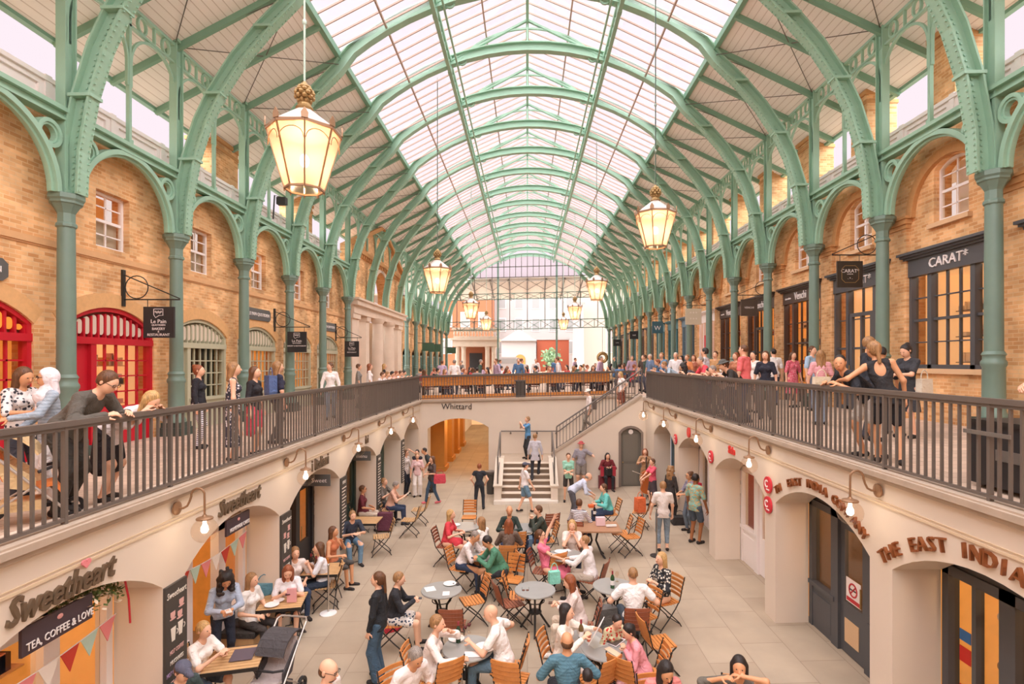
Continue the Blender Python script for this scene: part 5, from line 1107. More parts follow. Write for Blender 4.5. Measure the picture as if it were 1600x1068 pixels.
    if res < .03: FB = [c_(hc+HU*.012+HF*.092, hc-HU*.02+HF*.108, .007, .013), e(hc-HU*.065+HF*.086, (.022, .012, .008), HM)]+[e(hc+HR*s*.074-HF*.012, (.01, .02, .03), HM) for s in (-1, 1)]
    V2 = [V1]; Q2 = [Q1]; off = len(V1)
    def join(v, q):
        nonlocal off
        V2.append(v); Q2.append(q+off); off += len(v)
    if FB: join(*surface(FB, .006*f if res < .016 else .009*f, .01))
    for i in (0, 1):            # hands with four fingers and a thumb
        s = (-1, 1)[i]; d = wr[i]-el[i]; d = d/(np.linalg.norm(d)+1e-9); pn = np.array((-s*.6, 0, -.8)); pn = pn-d*pn.dot(d); pn /= np.linalg.norm(pn)+1e-9; sd = np.cross(d, pn)*s
        if res > .022: join(*surface([c_(wr[i], wr[i]+d*.08, .026, .03), c_(wr[i]+d*.08, wr[i]+d*.14+pn*.03, .022, .014)], .012, .01)); continue
        H_ = [c_(wr[i]-d*.03, wr[i]+d*.01, .026, .024)]+[c_(wr[i], wr[i]+d*.085+sd*(q*.019), .016, .013) for q in (-1.4, -.5, .5, 1.4)]; 
        for q, L_ in zip((-1.5, -.5, .5, 1.5), (.062, .078, .074, .058)):
            a0 = wr[i]+d*.088+sd*q*.019; a1 = a0+(d*.8+pn*.5)*L_*.52; a2 = a1+(d*.45+pn*.85)*L_*.5; H_ += [c_(a0, a1, .0095, .0085, .005), c_(a1, a2, .0085, .007, .005)]
        t0 = wr[i]+d*.025-sd*.02; t1 = t0+(d*.45-sd*.8+pn*.4)*.045; t2 = t1+(d*.85-sd*.3+pn*.4)*.035; H_ += [c_(t0, t1, .014, .011, .006), c_(t1, t2, .011, .008, .005)]
        join(*surface(H_, .0055 if res < .016 else .009, .012))
    body = np_mesh('body', np.concatenate(V2), np.concatenate(Q2), sk, t)
    # clothes
    def lim(L):  return cloth(*L) if isinstance(L, tuple) else cloth(L)
    if top:
        g = .012; T = [e(Pv+U*.04, (.155*w_+g, .105*w_+g, .1), M), c_(Pv+U*.02, ch-U*.08, .115*w_+g, .11*w_+g), e(ch+U*.02, (.15*w_+g, .1*w_+g, .175), Mt), c_(sh[0]*.85+sh[1]*.15, sh[1]*.85+sh[0]*.15, .052*w_+g, .052*w_+g)]+[c_(nk-U*.015, sh[i], .04*w_+g, .042*w_+g) for i in (0, 1)]
        if bust: T += [e(ch+U*.03+Fw*.078+Rt*s*.062, (.055+g, .05+g, .058+g)) for s in (-1, 1)]
        if hem > 0:
            if sit: T += [c_(Pv, Pv+(kn[i]-hip[i])*min(hem*2.2, 1.0)+np.array((.05*(-1, 1)[i], 0, 0)), .12*w_+g, .085+g) for i in (0, 1)]
            else: 
                for s in (-1, 0, 1): T += [c_(Pv+U*.02+np.array((s*.04, 0, 0)), Pv-np.array((0, 0, hem))+np.array((s*(.1 if hem > .2 else .07), 0, 0)), .122*w_, (.085+hem*.07) if hem > .2 else .105)]
        for i in (0, 1):
            if sleeve > 0:
                T.append(c_(sh[i], sh[i]+(el[i]-sh[i])*min(1, sleeve*2), .05*w_+g, (.04 if sleeve >= .5 else .046)*w_+g+.004))
                if sleeve > .5: T.append(c_(el[i], el[i]+(wr[i]-el[i])*(sleeve-.5)*2, .038*w_+g, .028*w_+g+.003))
        cuts = [('p', (ch+U*.225)*f, U)] if not neck else [('p', (ch+U*(.225+neck))*f, U)]
        cuts.append(('e', (ch+U*.25+Fw*.05)*f, (.062*f, .075*f, .08*f), M))
        if hem > 0 and not sit: cuts.append(('p', (Pv-np.array((0, 0, hem)))*f, np.array((0, 0, -1.))))
        if sleeve == 0: cuts += [('e', (sh[i]+Rt*(-1, 1)[i]*.03+U*.02)*f, (.055*f, .12*f, .1*f), Mt) for i in (0, 1)]
        if backless: cuts.append(('e', (ch-Fw*.11+U*.1)*f, (.085*f, .08*f, .13*f), Mt))
        grow('top', T, res, lim(top), t, .03, cuts)
    kind, bc = bottom[0], bottom[1:] if len(bottom) > 2 else bottom[1]
    if kind in ('long', 'short', 'wide', 'crop', 'skirt'):
        g = .010; T = [e(Pv+U*.0, (.155*w_+g, .105*w_+g, .12), M)]
        if kind == 'skirt' and not sit:
            T += [c_(Pv+np.array((s*.05, 0, -.02)), Pv+np.array((s*.11, 0, -.45)), .115*w_, .12) for s in (-1, 1)]
        for i in (0, 1):
            fr = {'long': 2, 'wide': 2, 'crop': 1.7, 'short': .75, 'skirt': 1.0 if sit else .8}[kind]
            T.append(c_(hip[i], hip[i]+(kn[i]-hip[i])*min(1, fr), .086*w_+g, (.056*w_ if kind != 'short' else .075*w_)+g+(.02 if kind == 'wide' else 0)))
            if fr > 1: T.append(c_(kn[i], kn[i]+(an[i]-kn[i])*(fr-1), .056*w_+g+(.02 if kind == 'wide' else 0), (.042*w_ if kind != 'wide' else .085)+g))
        if kind == 'skirt' and sit: T.append(c_((hip[0]+kn[0])/2, (hip[1]+kn[1])/2, .09, .09))
        cuts = [('p', (Pv+U*.1)*f, U)]+([('p', np.array((0, 0, .05))*f, np.array((0, 0, -1.)))] if fr > 1 else [])
        grow({'skirt': 'skirt', 'short': 'shorts'}.get(kind, 'trousers'), T, res, lim(bc), t, .025, cuts)
    if shoes and res < .03:
        for i in (0, 1): grow('shoe', [c_(an[i]+np.array((0, -.045, -.035)), an[i]+np.array((.02*(-1, 1)[i], .14, -.048)), .043, .036)], min(res, .014), cloth(shoes), t, .01, [('p', np.array((0, 0, an[i][2]-.083))*f, np.array((0, 0, -1.)))])
    st, hcol = hair; hm = HAIRC.get(hcol) or cloth(hcol if hcol != 'none' else '#6a4428'); hres = min(res, .014)
    if st != 'bald':
        T = [e(hc+HU*.032-HF*.02, (.083, .096, .095), HM), e(hc+HU*.0-HF*.04, (.078, .07, .1), HM)]
        if st in ('long', 'bob', 'curly'):
            L_ = {'long': .33, 'bob': .13, 'curly': .2}[st]; r_ = .055 if st != 'curly' else .075
            for s in (-1, 0, 1): T.append(c_(hc+HR*s*.055-HF*(.05 if s == 0 else .03), hc+HR*s*.07-HF*.07-HU*.06-np.array((0, 0, L_))+Fw*(.0 if s else -.02), r_-.005, r_*.62))
        if st == 'curly':
            rc = random.Random(4); T += [e(hc+HU*.05-HF*.02, (.1, .1, .085), HM)]
            for q in range(44): a, zz = rc.uniform(.55, 2*PI-.55)+PI/2, rc.uniform(-.22, .13); rr = .105 if zz < .04 else .07; T.append(e(hc+HR*cos(a)*rr+HF*(sin(a)*rr-.02)+np.array((0, 0, zz)), (.03, .03, .03)))
        if st == 'bun': T.append(e(hc+HU*.09-HF*.09, (.042, .042, .042)))
        if st == 'pony': T += [c_(hc+HU*.04-HF*.1, hc-HF*.13-HU*.0-np.array((0, 0, .2)), .034, .022)]
        if st == 'crop': T = [e(hc+HU*.025-HF*.018, (.0765, .093, .093), HM)]
        cuts = [('e', (hc+HF*.095-HU*.035)*f, (.064*f, .075*f, .098*f), HM)]
        if st in ('short', 'crop'): cuts.append(('p', (hc-HU*.05)*f, -HU))
        grow('hair', T, hres, hm, t, .02, cuts)
    elif hcol and hcol != 'none': grow('hair', [e(hc-HU*.015-HF*.026, (.076, .08, .07), HM)], hres, hm, t, .01, [('p', (hc+HF*.03)*f, HF), ('p', (hc+HU*.03)*f, HU), ('p', (hc-HU*.06)*f, -HU)])
    if beard: grow('beard', [e(hc-HU*.06+HF*.035, (.056, .058, .055), HM)], hres, HAIRC[beard], t, .01, [('e', (hc-HU*.005+HF*.09)*f, (.05*f, .06*f, .05*f), HM)])
    if hat == 'cap': grow('cap', [e(hc+HU*.055-HF*.012, (.088, .102, .075), HM), c_(hc+HU*.05+HF*.07, hc+HU*.04+HF*.145, .05, .045)], hres, cloth('#5a5a6a'), t, .01, [('p', (hc+HU*.035)*f, -HU)])
    elif hat: 
        col = hat; T = [e(hc+HU*.075-HF*.01, (.085, .1, .075), HM), e(hc+HU*.06-HF*.01, (.145, .155, .013), HM)]; grow('hat', T, .01, cloth(col), t, .012, [('p', (hc+HU*.045)*f, -HU)])
    if res < .03:
        b = MB()
        for s in (-1, 1): q = (hc+HF*.088+HU*.012+HR*s*.03)*f; b.ell(q, (.011*f, .008*f, .006*f), 8, 6)
        b.build('eyes', HAIRC['dark'], t); b = MB(); b.ell((hc+HF*.092-HU*.066)*f, (.022*f, .009*f, .006*f), 8, 6); b.build('lips', mat('lips', '#b8605a'), t)
    if glasses:
        b = MB()
        for s in (-1, 1): q = hc+HR*s*.032+HF*.1+HU*.012; b.tube([tuple((q+HR*.024*cos(a)+HU*.018*sin(a))*f) for a in [i*PI/6 for i in range(12)]], .003, 5, closed=True); b.tube([tuple((hc+HR*s*.056+HF*.098+HU*.012)*f), tuple((hc+HR*s*.078-HF*.01+HU*.012)*f)], .003, 5)
        b.build('glasses', BLACK, t)
    t['_wr'] = 0; del t['_wr']
    J = dict(hc=hc*f, wr=[x*f for x in wr], ch=ch*f, Fw=Fw, U=U, Rt=Rt, pv=Pv*f, sh=[x*f for x in sh], el=[x*f for x in el], nk=nk*f, HF=HF, HU=HU)
    return t, J
def low(px, py, z=0):      # point z above the court floor seen at (px, py)
    u, v = (px-VX)/F, (py-VY)/F; y = (EYE-LOW-z)/(v+K*u); return (u*y, y, LOW+K*u*y)
def gal(px, y): x = (px-VX)/F*y; return (x, y, K*x)
def galx(px, x): y = x*F/(px-VX); return (x, y, K*x)
# ------------------------------------------------------------------ furniture
SLAT = mat('orange_slat_wood', '#cf8646', .45, var=.2, scale=12); SLATD = mat('red_brown_slat_wood', '#94543a', .45, var=.2, scale=12); SLATP = mat('pale_slat_wood', '#c9a070', .5, var=.15, scale=12)
TTOP = mat('zinc_table_top', '#a9a8a4', .35, .3, var=.1, scale=5); CLOTHW = mat('white_china', '#f0ece8', .3); DRINK = mat('wine_glass', '#d8d0cc', .1); 
def make_chair(slat, rough=True):
    t = thing('bistro_chair', 'x', 'chair', 'slatted bistro chairs in the court')
    b = MB()
    for i in range(7): y = -.17+i*.058; b.cbox((0, y, .455+.01*abs(i-3)/3), (.40, .045, .018))
    b.build('seat', slat, t)
    b = MB()
    for i in range(5):
        z = .56+i*.072; y = -.215-.022*i; pts = [(-.2+.4*k/8, y-.03*(1-((k-4)/4)**2), z) for k in range(9)]
        for k in range(8): b.bar(pts[k], pts[k+1], .016, .055)
    b.build('backrest', slat, t)
    for s in (-1, 1):
        x = s*.195
        b = MB(); b.tube([(x, -.31, .89), (x, -.25, .7), (x, -.2, .5), (x, -.1, .36), (x, .05, .2), (x, .2, .06), (x, .25, 0)], .011, 6); b.build('leg', BLACK, t, True)
        b = MB(); b.tube([(x*.92, .2, .45), (x*.92, .1, .36), (x*.92, -.05, .22), (x*.92, -.2, .08), (x*.92, -.25, 0)], .011, 6); b.build('leg', BLACK, t, True)
    b = MB(); b.tube([(-.195, .22, .03), (.195, .22, .03)], .009, 6); b.tube([(-.19, -.19, .45), (.19, -.19, .45)], .009, 6); b.tube([(-.18, -.22, .05), (.18, -.22, .05)], .009, 6); b.tube([(-.18, .2, .445), (.18, .2, .445)], .009, 6); b.build('stretcher', BLACK, t)
    return t
def make_round():
    t = thing('bistro_table', 'x', 'table', 'round bistro tables in the court')
    b = MB(); b.lathe([(.33, .715), (.365, .72), (.372, .735), (.365, .75), (.0, .75)], n=40); b.build('table_top', TTOP, t)
    for i in range(3):
        a = i*2*PI/3+.5; d = lambda r, z: (r*cos(a), r*sin(a), z)
        b = MB(); b.tube([d(.3, .715), d(.22, .6), d(.1, .45), d(.09, .32), d(.18, .18), d(.27, .05), d(.3, 0)], [.02, .018, .022, .022, .02, .018, .024], 8); b.build('leg', BLACK, t, True)
    b = MB(); b.lathe([(.12, .34), (.12, .36)], n=16); b.tube([(.17*cos(x), .17*sin(x), .55) for x in [i*PI/8 for i in range(16)]], .009, 6, closed=True); b.build('ring_shelf', BLACK, t)
    return t
def make_slat_table():
    t = thing('slatted_table', 'x', 'table', 'square slatted cafe tables')
    b = MB(); [b.box(-.36, .36, -.33+i*.083, -.33+i*.083+.068, .72, .74) for i in range(8)]; b.build('table_top', SLATP, t)
    b = MB(); b.box(-.36, .36, -.34, -.325, .69, .74); b.box(-.36, .36, .325, .34, .69, .74); b.build('edge_rail', BLACK, t)
    for s in (-1, 1): b = MB(); b.tube([(s*.3, -.3, .7), (s*.3, .3, 0)], .011, 6); b.build('leg', BLACK, t); b = MB(); b.tube([(s*.27, .3, .7), (s*.27, -.3, 0)], .011, 6); b.build('leg', BLACK, t)
    return t
NCH = [0]
def chair(loc, rz, where, kind='o'):
    m = {'o': SLAT, 'd': SLATD, 'p': SLATP}[kind]; k = 'chair'+kind
    o = make_chair(m) if k not in P else copy_tree(P[k]); P.setdefault(k, o); o.location = loc; o.rotation_euler = (0, 0, rz)
    o['label'] = {'o': 'orange', 'd': 'dark red brown', 'p': 'pale'}[kind]+' slatted folding chair '+where; return o
def table(px, py, where, kind='r', rz=0):
    mk = {'r': make_round, 's': make_slat_table}[kind]; k = 'table'+kind; o = mk() if k not in P else copy_tree(P[k]); P.setdefault(k, o)
    o.location = low(px, py, .74); l = o.location; o.location = (l[0], l[1], LOW+K*l[0]); o.rotation_euler = (0, 0, rz)
    o['label'] = ('round grey bistro table ' if kind == 'r' else 'square pale slatted table ')+where; return o
def top(px, py, z=.752): l = low(px, py, z); return (l[0], l[1], l[2]+z)
def plate(px, py, label, r=.12): t = thing('plate', label, 'plate', 'plates on the tables', top(px, py)); b = MB(); b.lathe([(r*.5, 0), (r, .014), (r, .018), (r*.55, .006), (0, .006)], n=24); b.build('dish', CLOTHW, t, True); return t
def wine(px, py, label, full=True):
    t = thing('wine_glass', label, 'glass', 'glasses on the tables', top(px, py)); b = MB(); b.lathe([(.033, 0), (.033, .003), (.005, .008), (.004, .08), (.03, .11), (.036, .14), (.03, .18)], n=14); b.build('stem_and_bowl', GLOBE, t, True)
    if full: b = MB(); b.lathe([(.01, .09), (.028, .112), (.032, .135), (0, .136)], n=12); b.build('wine', mat('red_wine', '#5a1420', .2), t)
def tumbler(px, py, label, col=None):
    t = thing('tumbler', label, 'glass', 'glasses on the tables', top(px, py)); b = MB(); b.lathe([(.028, 0), (.034, .13), (.032, .13), (.026, .01)], n=14); b.build('glass', GLOBE, t, True); b = MB(); b.lathe([(.025, .006), (.03, .1), (0, .1)], n=12); b.build('drink', mat('drink_'+(col or '#d9b080')[1:], col or '#d9b080', .3), t)
def bottle(px, py, label, col='#26402a', cap='#8c2430'):
    t = thing('wine_bottle', label, 'bottle', 'bottles on the tables', top(px, py)); b = MB(); b.lathe([(.036, 0), (.037, .18), (.03, .21), (.014, .24), (.014, .3)], n=16); b.build('body', mat('bottle_'+col[1:], col, .15), t, True); b = MB(); b.lathe([(.016, .25), (.016, .305), (0, .306)], n=12); b.build('foil', mat('foil', cap, .3), t); b = MB(); b.lathe([(.038, .06), (.038, .14)], n=16); b.build('label_band', CLOTHW, t)
def card(name, label, cat, px, py, sx, sy, col, rz=.3, z=.752, th=.006, grp=None):
    t = thing(name, label, cat, grp, top(px, py, z), rz); b = MB(); b.box(-sx/2, sx/2, -sy/2, sy/2, 0, th); b.build('sheet' if th < .02 else 'body', mat('item_'+col[1:], col, .6), t); return t
def bag(label, loc, rz, col, sx=.34, sy=.14, sz=.26, cat='bag', name='handbag', strap=True):
    t = thing(name, label, cat, None, loc, rz); m = cloth(col); b = MB(lambda u, v, w: (u, w, v)); q = sx/2
    b.plate([(-q*.85, 0), (q*.85, 0), (q, sz*.2), (q*.9, sz), (-q*.9, sz), (-q, sz*.2)], [], -sy/2, sy/2); b.build('body', m, t)
    if strap: b = MB(); b.tube([(-q*.6, 0, sz)]+[(-q*.6*cos(a), 0, sz+.16*sin(a)) for a in (.5, 1.0, PI/2, 2.1, 2.6)]+[(q*.6, 0, sz)], .009, 6); b.build('strap', m, t)
    b = MB(); b.box(-q*.7, q*.7, -sy/2-.006, -sy/2, sz*.15, sz*.6); b.build('pocket', m, t); return t
def rect_table(px, py, w_, d_, label, m):
    l = low(px, py, .74); t = thing('rectangular_table', label, 'table', None, (l[0], l[1], LOW+K*l[0])); b = MB(); b.box(-w_/2, w_/2, -d_/2, d_/2, .71, .745); b.build('table_top', m, t)
    for s in (-1, 1):
        b = MB(); b.tube([(s*.12, 0, .7), (s*.05, 0, .4), (s*.18, .1, .1), (s*.26, .18, 0)], .025, 8); b.build('leg', BLACK, t, True); b = MB(); b.tube([(s*.12, 0, .7), (s*.05, 0, .4), (s*.18, -.1, .1), (s*.26, -.18, 0)], .025, 8); b.build('leg', BLACK, t, True)
    return t
def stroller(label, loc, rz, fab, fab2, hood=True):
    t = thing('stroller', label, 'stroller', None, loc, rz); AL = mat('brushed_frame', '#b8aea6', .35, .6); fm, f2 = cloth(fab), cloth(fab2)
    b = MB()
    for s in (-1, 1): x = s*.24; b.tube([(x, -.45, 1.0), (x, -.2, .75), (x, .15, .35), (x, .38, .1)], .014, 8); b.tube([(x, .1, .42), (x, -.15, .25), (x, -.3, .12)], .012, 8)
    b.tube([(-.24, -.45, 1.0), (-.2, -.5, 1.03), (.2, -.5, 1.03), (.24, -.45, 1.0)], .016, 8); b.build('frame', AL, t, True)
    b = MB(); xf = lambda u, v, w: (w, u, v)
    b = MB(xf); b.band([(-.28, .85), (-.14, .5), (.05, .38), (.25, .42), (.33, .3)], -.02, .02, -.19, .19); b.build('seat', fm, t)
    for s in (-1, 1): b = MB(xf); b.plate([(-.26, .8), (-.12, .42), (.1, .36), (.1, .5), (-.05, .62)], [], s*.2-.012, s*.2+.012); b.build('side_panel', f2, t)
    b = MB(xf)
    if hood:
        for k in range(7):
            a0, a1 = R(20+k*18), R(38+k*18); c = (-.2, .62); b.band([(c[0]+.34*cos(a0), c[1]+.34*sin(a0)), (c[0]+.34*cos(a1), c[1]+.34*sin(a1))], -.01, .01, -.22, .22)
        b.build('hood', f2, t)
    b = MB(); b.tube([(-.22, .12, .56), (-.15, .24, .6), (.15, .24, .6), (.22, .12, .56)], .018, 8); b.build('bumper_bar', BLACKS, t, True)
    b = MB(); b.box(-.17, .17, -.2, .15, .16, .26); b.build('basket', f2, t)
    for (x, y, r) in ((-.24, .38, .09), (.24, .38, .09), (-.25, -.3, .12), (.25, -.3, .12)):
        b = MB(lambda u, v, w: (w, u, v)); b.band(arc(y, r, r-.02, 0, 360, 18), -.02, .02, x-.02, x+.02); b.plate(arc(y, r, r*.35, 0, 340, 10), [], x-.015, x+.015); w_ = b.build('wheel', BLACKS, t)
    return t
def wpt(t, p):
    c, s = cos(t.rotation_euler[2]), sin(t.rotation_euler[2]); l = t.location; return (l[0]+c*p[0]-s*p[1], l[1]+s*p[0]+c*p[1], l[2]+p[2])
def hold(t, J, name, label, cat, size, col, which=1, off=(0, .07, .02), tilt=0, rz=0):
    w_ = J['wr']; p = (w_[0]+w_[1])/2 if which == 2 else w_[which]; q = wpt(t, p+np.array(off)); o = thing(name, label, cat, None, q, t.rotation_euler[2]+rz)
    o.rotation_euler[0] = tilt; b = MB(); b.cbox((0, 0, 0), size); b.build('body', mat('held_'+col[1:], col, .4), o); return o
def sitter(label, px, py, rz, lean=.08, kind='o', where=None, seatoff=0, pull=-.02, hz=None, **kw):
    h = kw.get('h', 1.7); pz = kw.get('seat', .46)+.10*h/1.7; L_ = .665*h/1.7; z = pz+L_*cos(lean)
    l = low(px, py, z); fx, fy = -sin(rz), cos(rz); d = L_*sin(lean); x, y = l[0]-fx*d, l[1]-fy*d; at_ = (x, y, LOW+K*x)
    t, J = person(label, at_, rz, sit=True, lean=lean, **kw)
    if kind: chair((x+fx*pull, y+fy*pull, LOW+K*x), rz, where or 'under the '+' '.join(label.split(',')[0].split()[:8]), kind)
    return t, J
# ------------------------------------------------------------------ the court: tables, sitters, walkers
A_, L_, R_, T_ = PI, PI/2, -PI/2, 0.0        # facing the camera, west, east, away
table(690, 921, 'with cutlery and a menu beside the boy in a blazer'); table(836, 921, 'with sunglasses, in the middle of the court'); table(731, 1012, 'with plates and a red capped bottle')
table(915, 1003, 'with a tablet computer, before the bald man in blue'); table(958, 915, 'with a green bottle beside the man in a white tee'); table(884, 867, 'crowded with plates, below the woman resting her chin')
table(822, 824, 'beside the man in the dark green jacket'); table(727, 822, 'before the woman in the coral dress'); table(752, 866, 'between the two men bent over phones')
table(948, 1012, 'pushed against the tablet table')
rect_table(928, 822, 1.25, .85, 'brown rectangular table below the turquoise shirt', mat('brown_table_top', '#a87c5c', .5, var=.1))
ch = lambda px, py, rz, where, k='o': chair((lambda l: (l[0], l[1], LOW+K*l[0]))(low(px, py, .45)), rz, where, k)
# empty chairs
ch(708, 978, T_, 'standing empty before the man in black blazer table', 'd'); ch(738, 938, L_+.4, 'turned away from the table with cutlery'); ch(798, 942, -.7+R_*.3, 'empty beside the sunglasses table', 'd'); ch(812, 931, R_, 'tucked at the west edge of the sunglasses table')
ch(800, 905, A_*.9, 'empty near the green shirted man'); ch(985, 838, L_+.25, 'pulled out at the end of the brown rectangular table'); ch(968, 832, L_, 'with its seat under the brown rectangular table')
ch(733, 808, A_, 'facing the camera beyond the coral dress'); ch(806, 852, T_+.2, 'empty behind the phone table'); ch(858, 822, .3, 'empty beside the woman in pink with a raised arm', 'd')
ch(862, 888, .5, 'holding a mint bag beside the sunglasses table'); ch(690, 1062, .6, 'empty beside the grey haired man in white'); ch(800, 1062, -.3, 'at the bottom edge below the bald man in white')
ch(1003, 962, L_+.5, 'behind the girl in pink'); ch(1030, 1003, R_+.2, 'seen edge on beside the woman in salmon'); ch(985, 1060, -.7, 'at the bottom edge below the girl in pink'); ch(930, 1062, .7, 'at the bottom edge beside the child')
ch(596, 838, L_+.3, 'empty at the dark table of the man in a polo shirt', 'p'); ch(640, 812, L_, 'far along the cafe tables', 'p'); ch(655, 796, L_, 'farthest along the cafe tables', 'p'); ch(1000, 800, L_-.3, 'holding a red and orange bag, near the cellist')
HI, MD, LO = .013, .017, .024
G1 = 'people seated at the bistro tables'; G2 = 'people standing in the court'; G3 = 'people seated along the cafe wall'; G4 = 'people on the west gallery'; G5 = 'people on the east gallery'; G6 = 'people on the stairs'
fwd = lambda z=.8, y=.34, x=.12: [(-x, y, z), (x, y, z)]
sitter('woman with long blonde hair in a coral dress', 704, 803, R_-.15, .15, 'd', top='#d8404a', sleeve=.4, hem=.32, bottom=('bare', '#000000'), hair=('long', 'blond'), hands=fwd(), group=G1, res=MD)
sitter('woman with long blonde hair and a white top, turned away from the camera', 752, 815, L_-.6, .12, None, top='#f0e8e0', hair=('long', 'fair'), hands=fwd(), group=G1, res=MD)
t, J = sitter('grey haired man in a pale polo shirt bent over a phone', 741, 836, R_-.35, .45, 'o', sex='m', h=1.75, top='#e4d8d4', hair=('crop', 'grey'), hands=fwd(.82, .5, .06), head=(0, .35, 0), group=G1, res=MD, skin='tan'); hold(t, J, 'phone', 'black phone held by the grey haired man in a polo shirt', 'phone', (.07, .14, .01), '#2a2a30', 2)
t, J = sitter('man in a long green shirt and black hair bent over a phone', 763, 845, L_+.3, .45, 'o', sex='m', h=1.75, top='#4f8468', sleeve=1, hem=.25, bottom=('long', '#2c2c30'), hair=('curly', 'dark') if 0 else ('short', 'dark'), hands=fwd(.82, .5, .06), head=(0, .4, 0), group=G1, res=MD, skin='tan'); hold(t, J, 'phone', 'phone held by the man in the green shirt', 'phone', (.07, .14, .01), '#3a3a44', 2)
sitter('person in a dark green top facing the camera across the pale round table', 796, 797, A_, .1, 'o', top='#2f3c36', sleeve=1, hair=('bald', 'none'), skin='tan', hands=fwd(), group=G1, res=MD)
sitter('person with auburn hair in a grey brown jacket, back to the camera', 795, 818, T_, .12, 'o', top='#6f5c50', sleeve=1, hair=('bob', 'red'), hands=fwd(), group=G1, res=MD)
sitter('man in a dark green jacket resting his chin on his hands', 841, 797, L_+.2, .25, 'o', sex='m', top='#3c4238', sleeve=1, hair=('short', 'brown'), hands=fwd(1.0, .32, .04), group=G1, res=MD)
sitter('woman in a pink dress leaning back with one arm raised', 842, 836, R_-.25, -.28, 'd', pull=-.1, top='#e87890', sleeve=.2, hem=.42, bottom=('bare', '#000000'), hair=('pony', 'brown'), hands=[(-.34, .1, 1.55), (.1, .4, .75)], feet=[(-.1, .62, .1), (.1, .7, .1)], glasses=True, group=G1, res=MD)
sitter('person in a striped shirt, back to the camera, at the brown table', 905, 786, T_-.35, .1, 'd', top=('#f4ece8', 'stripe', '#5a5060'), sleeve=.8, hair=('short', 'brown'), hands=fwd(), group=G1, res=MD)
person('bald man in a pale blue shirt bending over the brown table', low(893, 815), R_, 1.72, 'm', lean=.95, top='#c8ccdc', sleeve=.9, bottom=('long', '#5c5a60'), hair=('bald', 'grey'), hands=[(-.2, .65, .8), (.2, .6, .8)], group=G2, res=MD)
sitter('person in a turquoise shirt at the brown table', 943, 762, L_+.15, .25, 'o', top='#6cc4bc', sleeve=.9, hair=('short', 'brown'), fat=1.15, hands=fwd(.78, .4), group=G1, res=MD)
sitter('woman facing the camera with her hands at her chin', 894, 820, A_-.1, .2, 'd', top='#ecd8cc', sleeve=.3, hair=('bob', 'blond'), hands=fwd(1.03, .26, .04), group=G1, res=MD)
sitter('fair haired man in a white shirt, back half turned, at the crowded table', 914, 845, L_-.45, .2, 'd', sex='m', top='#f2eae8', sleeve=.95, bottom=('long', '#b8a898'), hair=('crop', 'fair'), hands=fwd(.78, .5, .1), group=G1, res=MD)
t, J = sitter('woman with long auburn hair and pale clothes looking at a phone', 893, 908, L_-.1, .22, 'd', top='#e6d4cc', sleeve=.9, hem=.2, bottom=('crop', '#e0cdb8'), hair=('long', 'red'), hands=fwd(.82, .38, .05), head=(0, .3, 0), shoes='#e8e0d8', group=G1, res=HI); hold(t, J, 'phone', 'brown cased phone held by the woman with auburn hair', 'phone', (.08, .15, .012), '#5a3c2c', 2)
t, J = sitter('woman with long dark hair in a cream cardigan reading a menu', 884, 955, R_-.35, .1, 'o', top='#efe2d4', sleeve=.9, hem=.15, bottom=('crop', '#e8d8cc'), hair=('long', 'dark'), hands=[(-.1, .48, 1.0), (.12, .36, .95)], group=G1, res=HI); hold(t, J, 'menu_card', 'white menu held up by the woman in the cream cardigan', 'menu', (.3, .01, .34), '#f2e8e4', 2, (0, .1, .05), -.5)
sitter('bald man in a blue striped shirt, back to the camera', 886, 1002, T_+.05, .1, 'd', sex='m', h=1.76, top=('#4f7686', 'stripe', '#5c8494'), sleeve=.45, bottom=('long', '#2c3038'), hair=('bald', 'brown'), skin='tan', hands=[(-.2, .3, .8), (.3, .28, .8)], group=G1, res=HI)
sitter('child with dark hair in a floral top leaning on the tablet table', 963, 968, A_+.5, .35, None, seat=.5, h=1.35, top=('#d8d0a8', 'floral', '#c83428'), sleeve=.5, hair=('short', 'dark'), hands=fwd(.8, .3, .1), head=(0, .3, 0), group=G1, res=HI)
sitter('girl in a pink jacket with a dark ponytail, elbows on the table', 984, 985, L_+.05, .35, 'o', h=1.5, top='#f0a0a8', sleeve=1, hem=.12, bottom=('long', '#e8b0b0'), hair=('pony', 'dark'), hands=fwd(.95, .3, .05), head=(.2, .3, 0), group=G1, res=HI)
sitter('dark haired woman in a salmon top looking down at the bottom edge', 1038, 1042, A_+.1, .2, 'o', top=('#e89088', 'stripe', '#d87c78'), sleeve=.6, hair=('long', 'dark'), skin='tan', head=(.1, .45, 0), group=G1, res=HI)
sitter('woman with dark hair raising food to her mouth', 1155, 1040, A_-.35, .12, 'o', top='#6c665c', sleeve=.7, hair=('bob', 'dark'), skin='tan', hands=[(-.03, .2, 1.17), (.2, .24, 1.12)], group=G1, res=HI)
sitter('child with tousled dark hair between the front chairs', 918, 1056, T_, .1, 'o', h=1.3, top='#4a4440', hair=('short', 'dark'), group=G1, res=MD)
sitter('broad man in a white tee, back to the camera, at the green bottle table', 989, 897, T_-.02, .1, 'd', sex='m', h=1.78, top='#f2ece8', sleeve=.3, bottom=('long', '#4a5560'), hair=('crop', 'fair'), fat=1.1, hands=[(-.25, .3, .8), (.28, .25, .78)], group=G1, res=HI)
sitter('blonde woman in a black floral dress', 1034, 872, L_+.45, .05, 'o', top=('#2c2c30', 'floral', '#e0d8c8'), sleeve=.8, hem=.45, bottom=('bare', '#000000'), hair=('long', 'blond'), hands=fwd(.85, .25, .06), group=G1, res=HI)
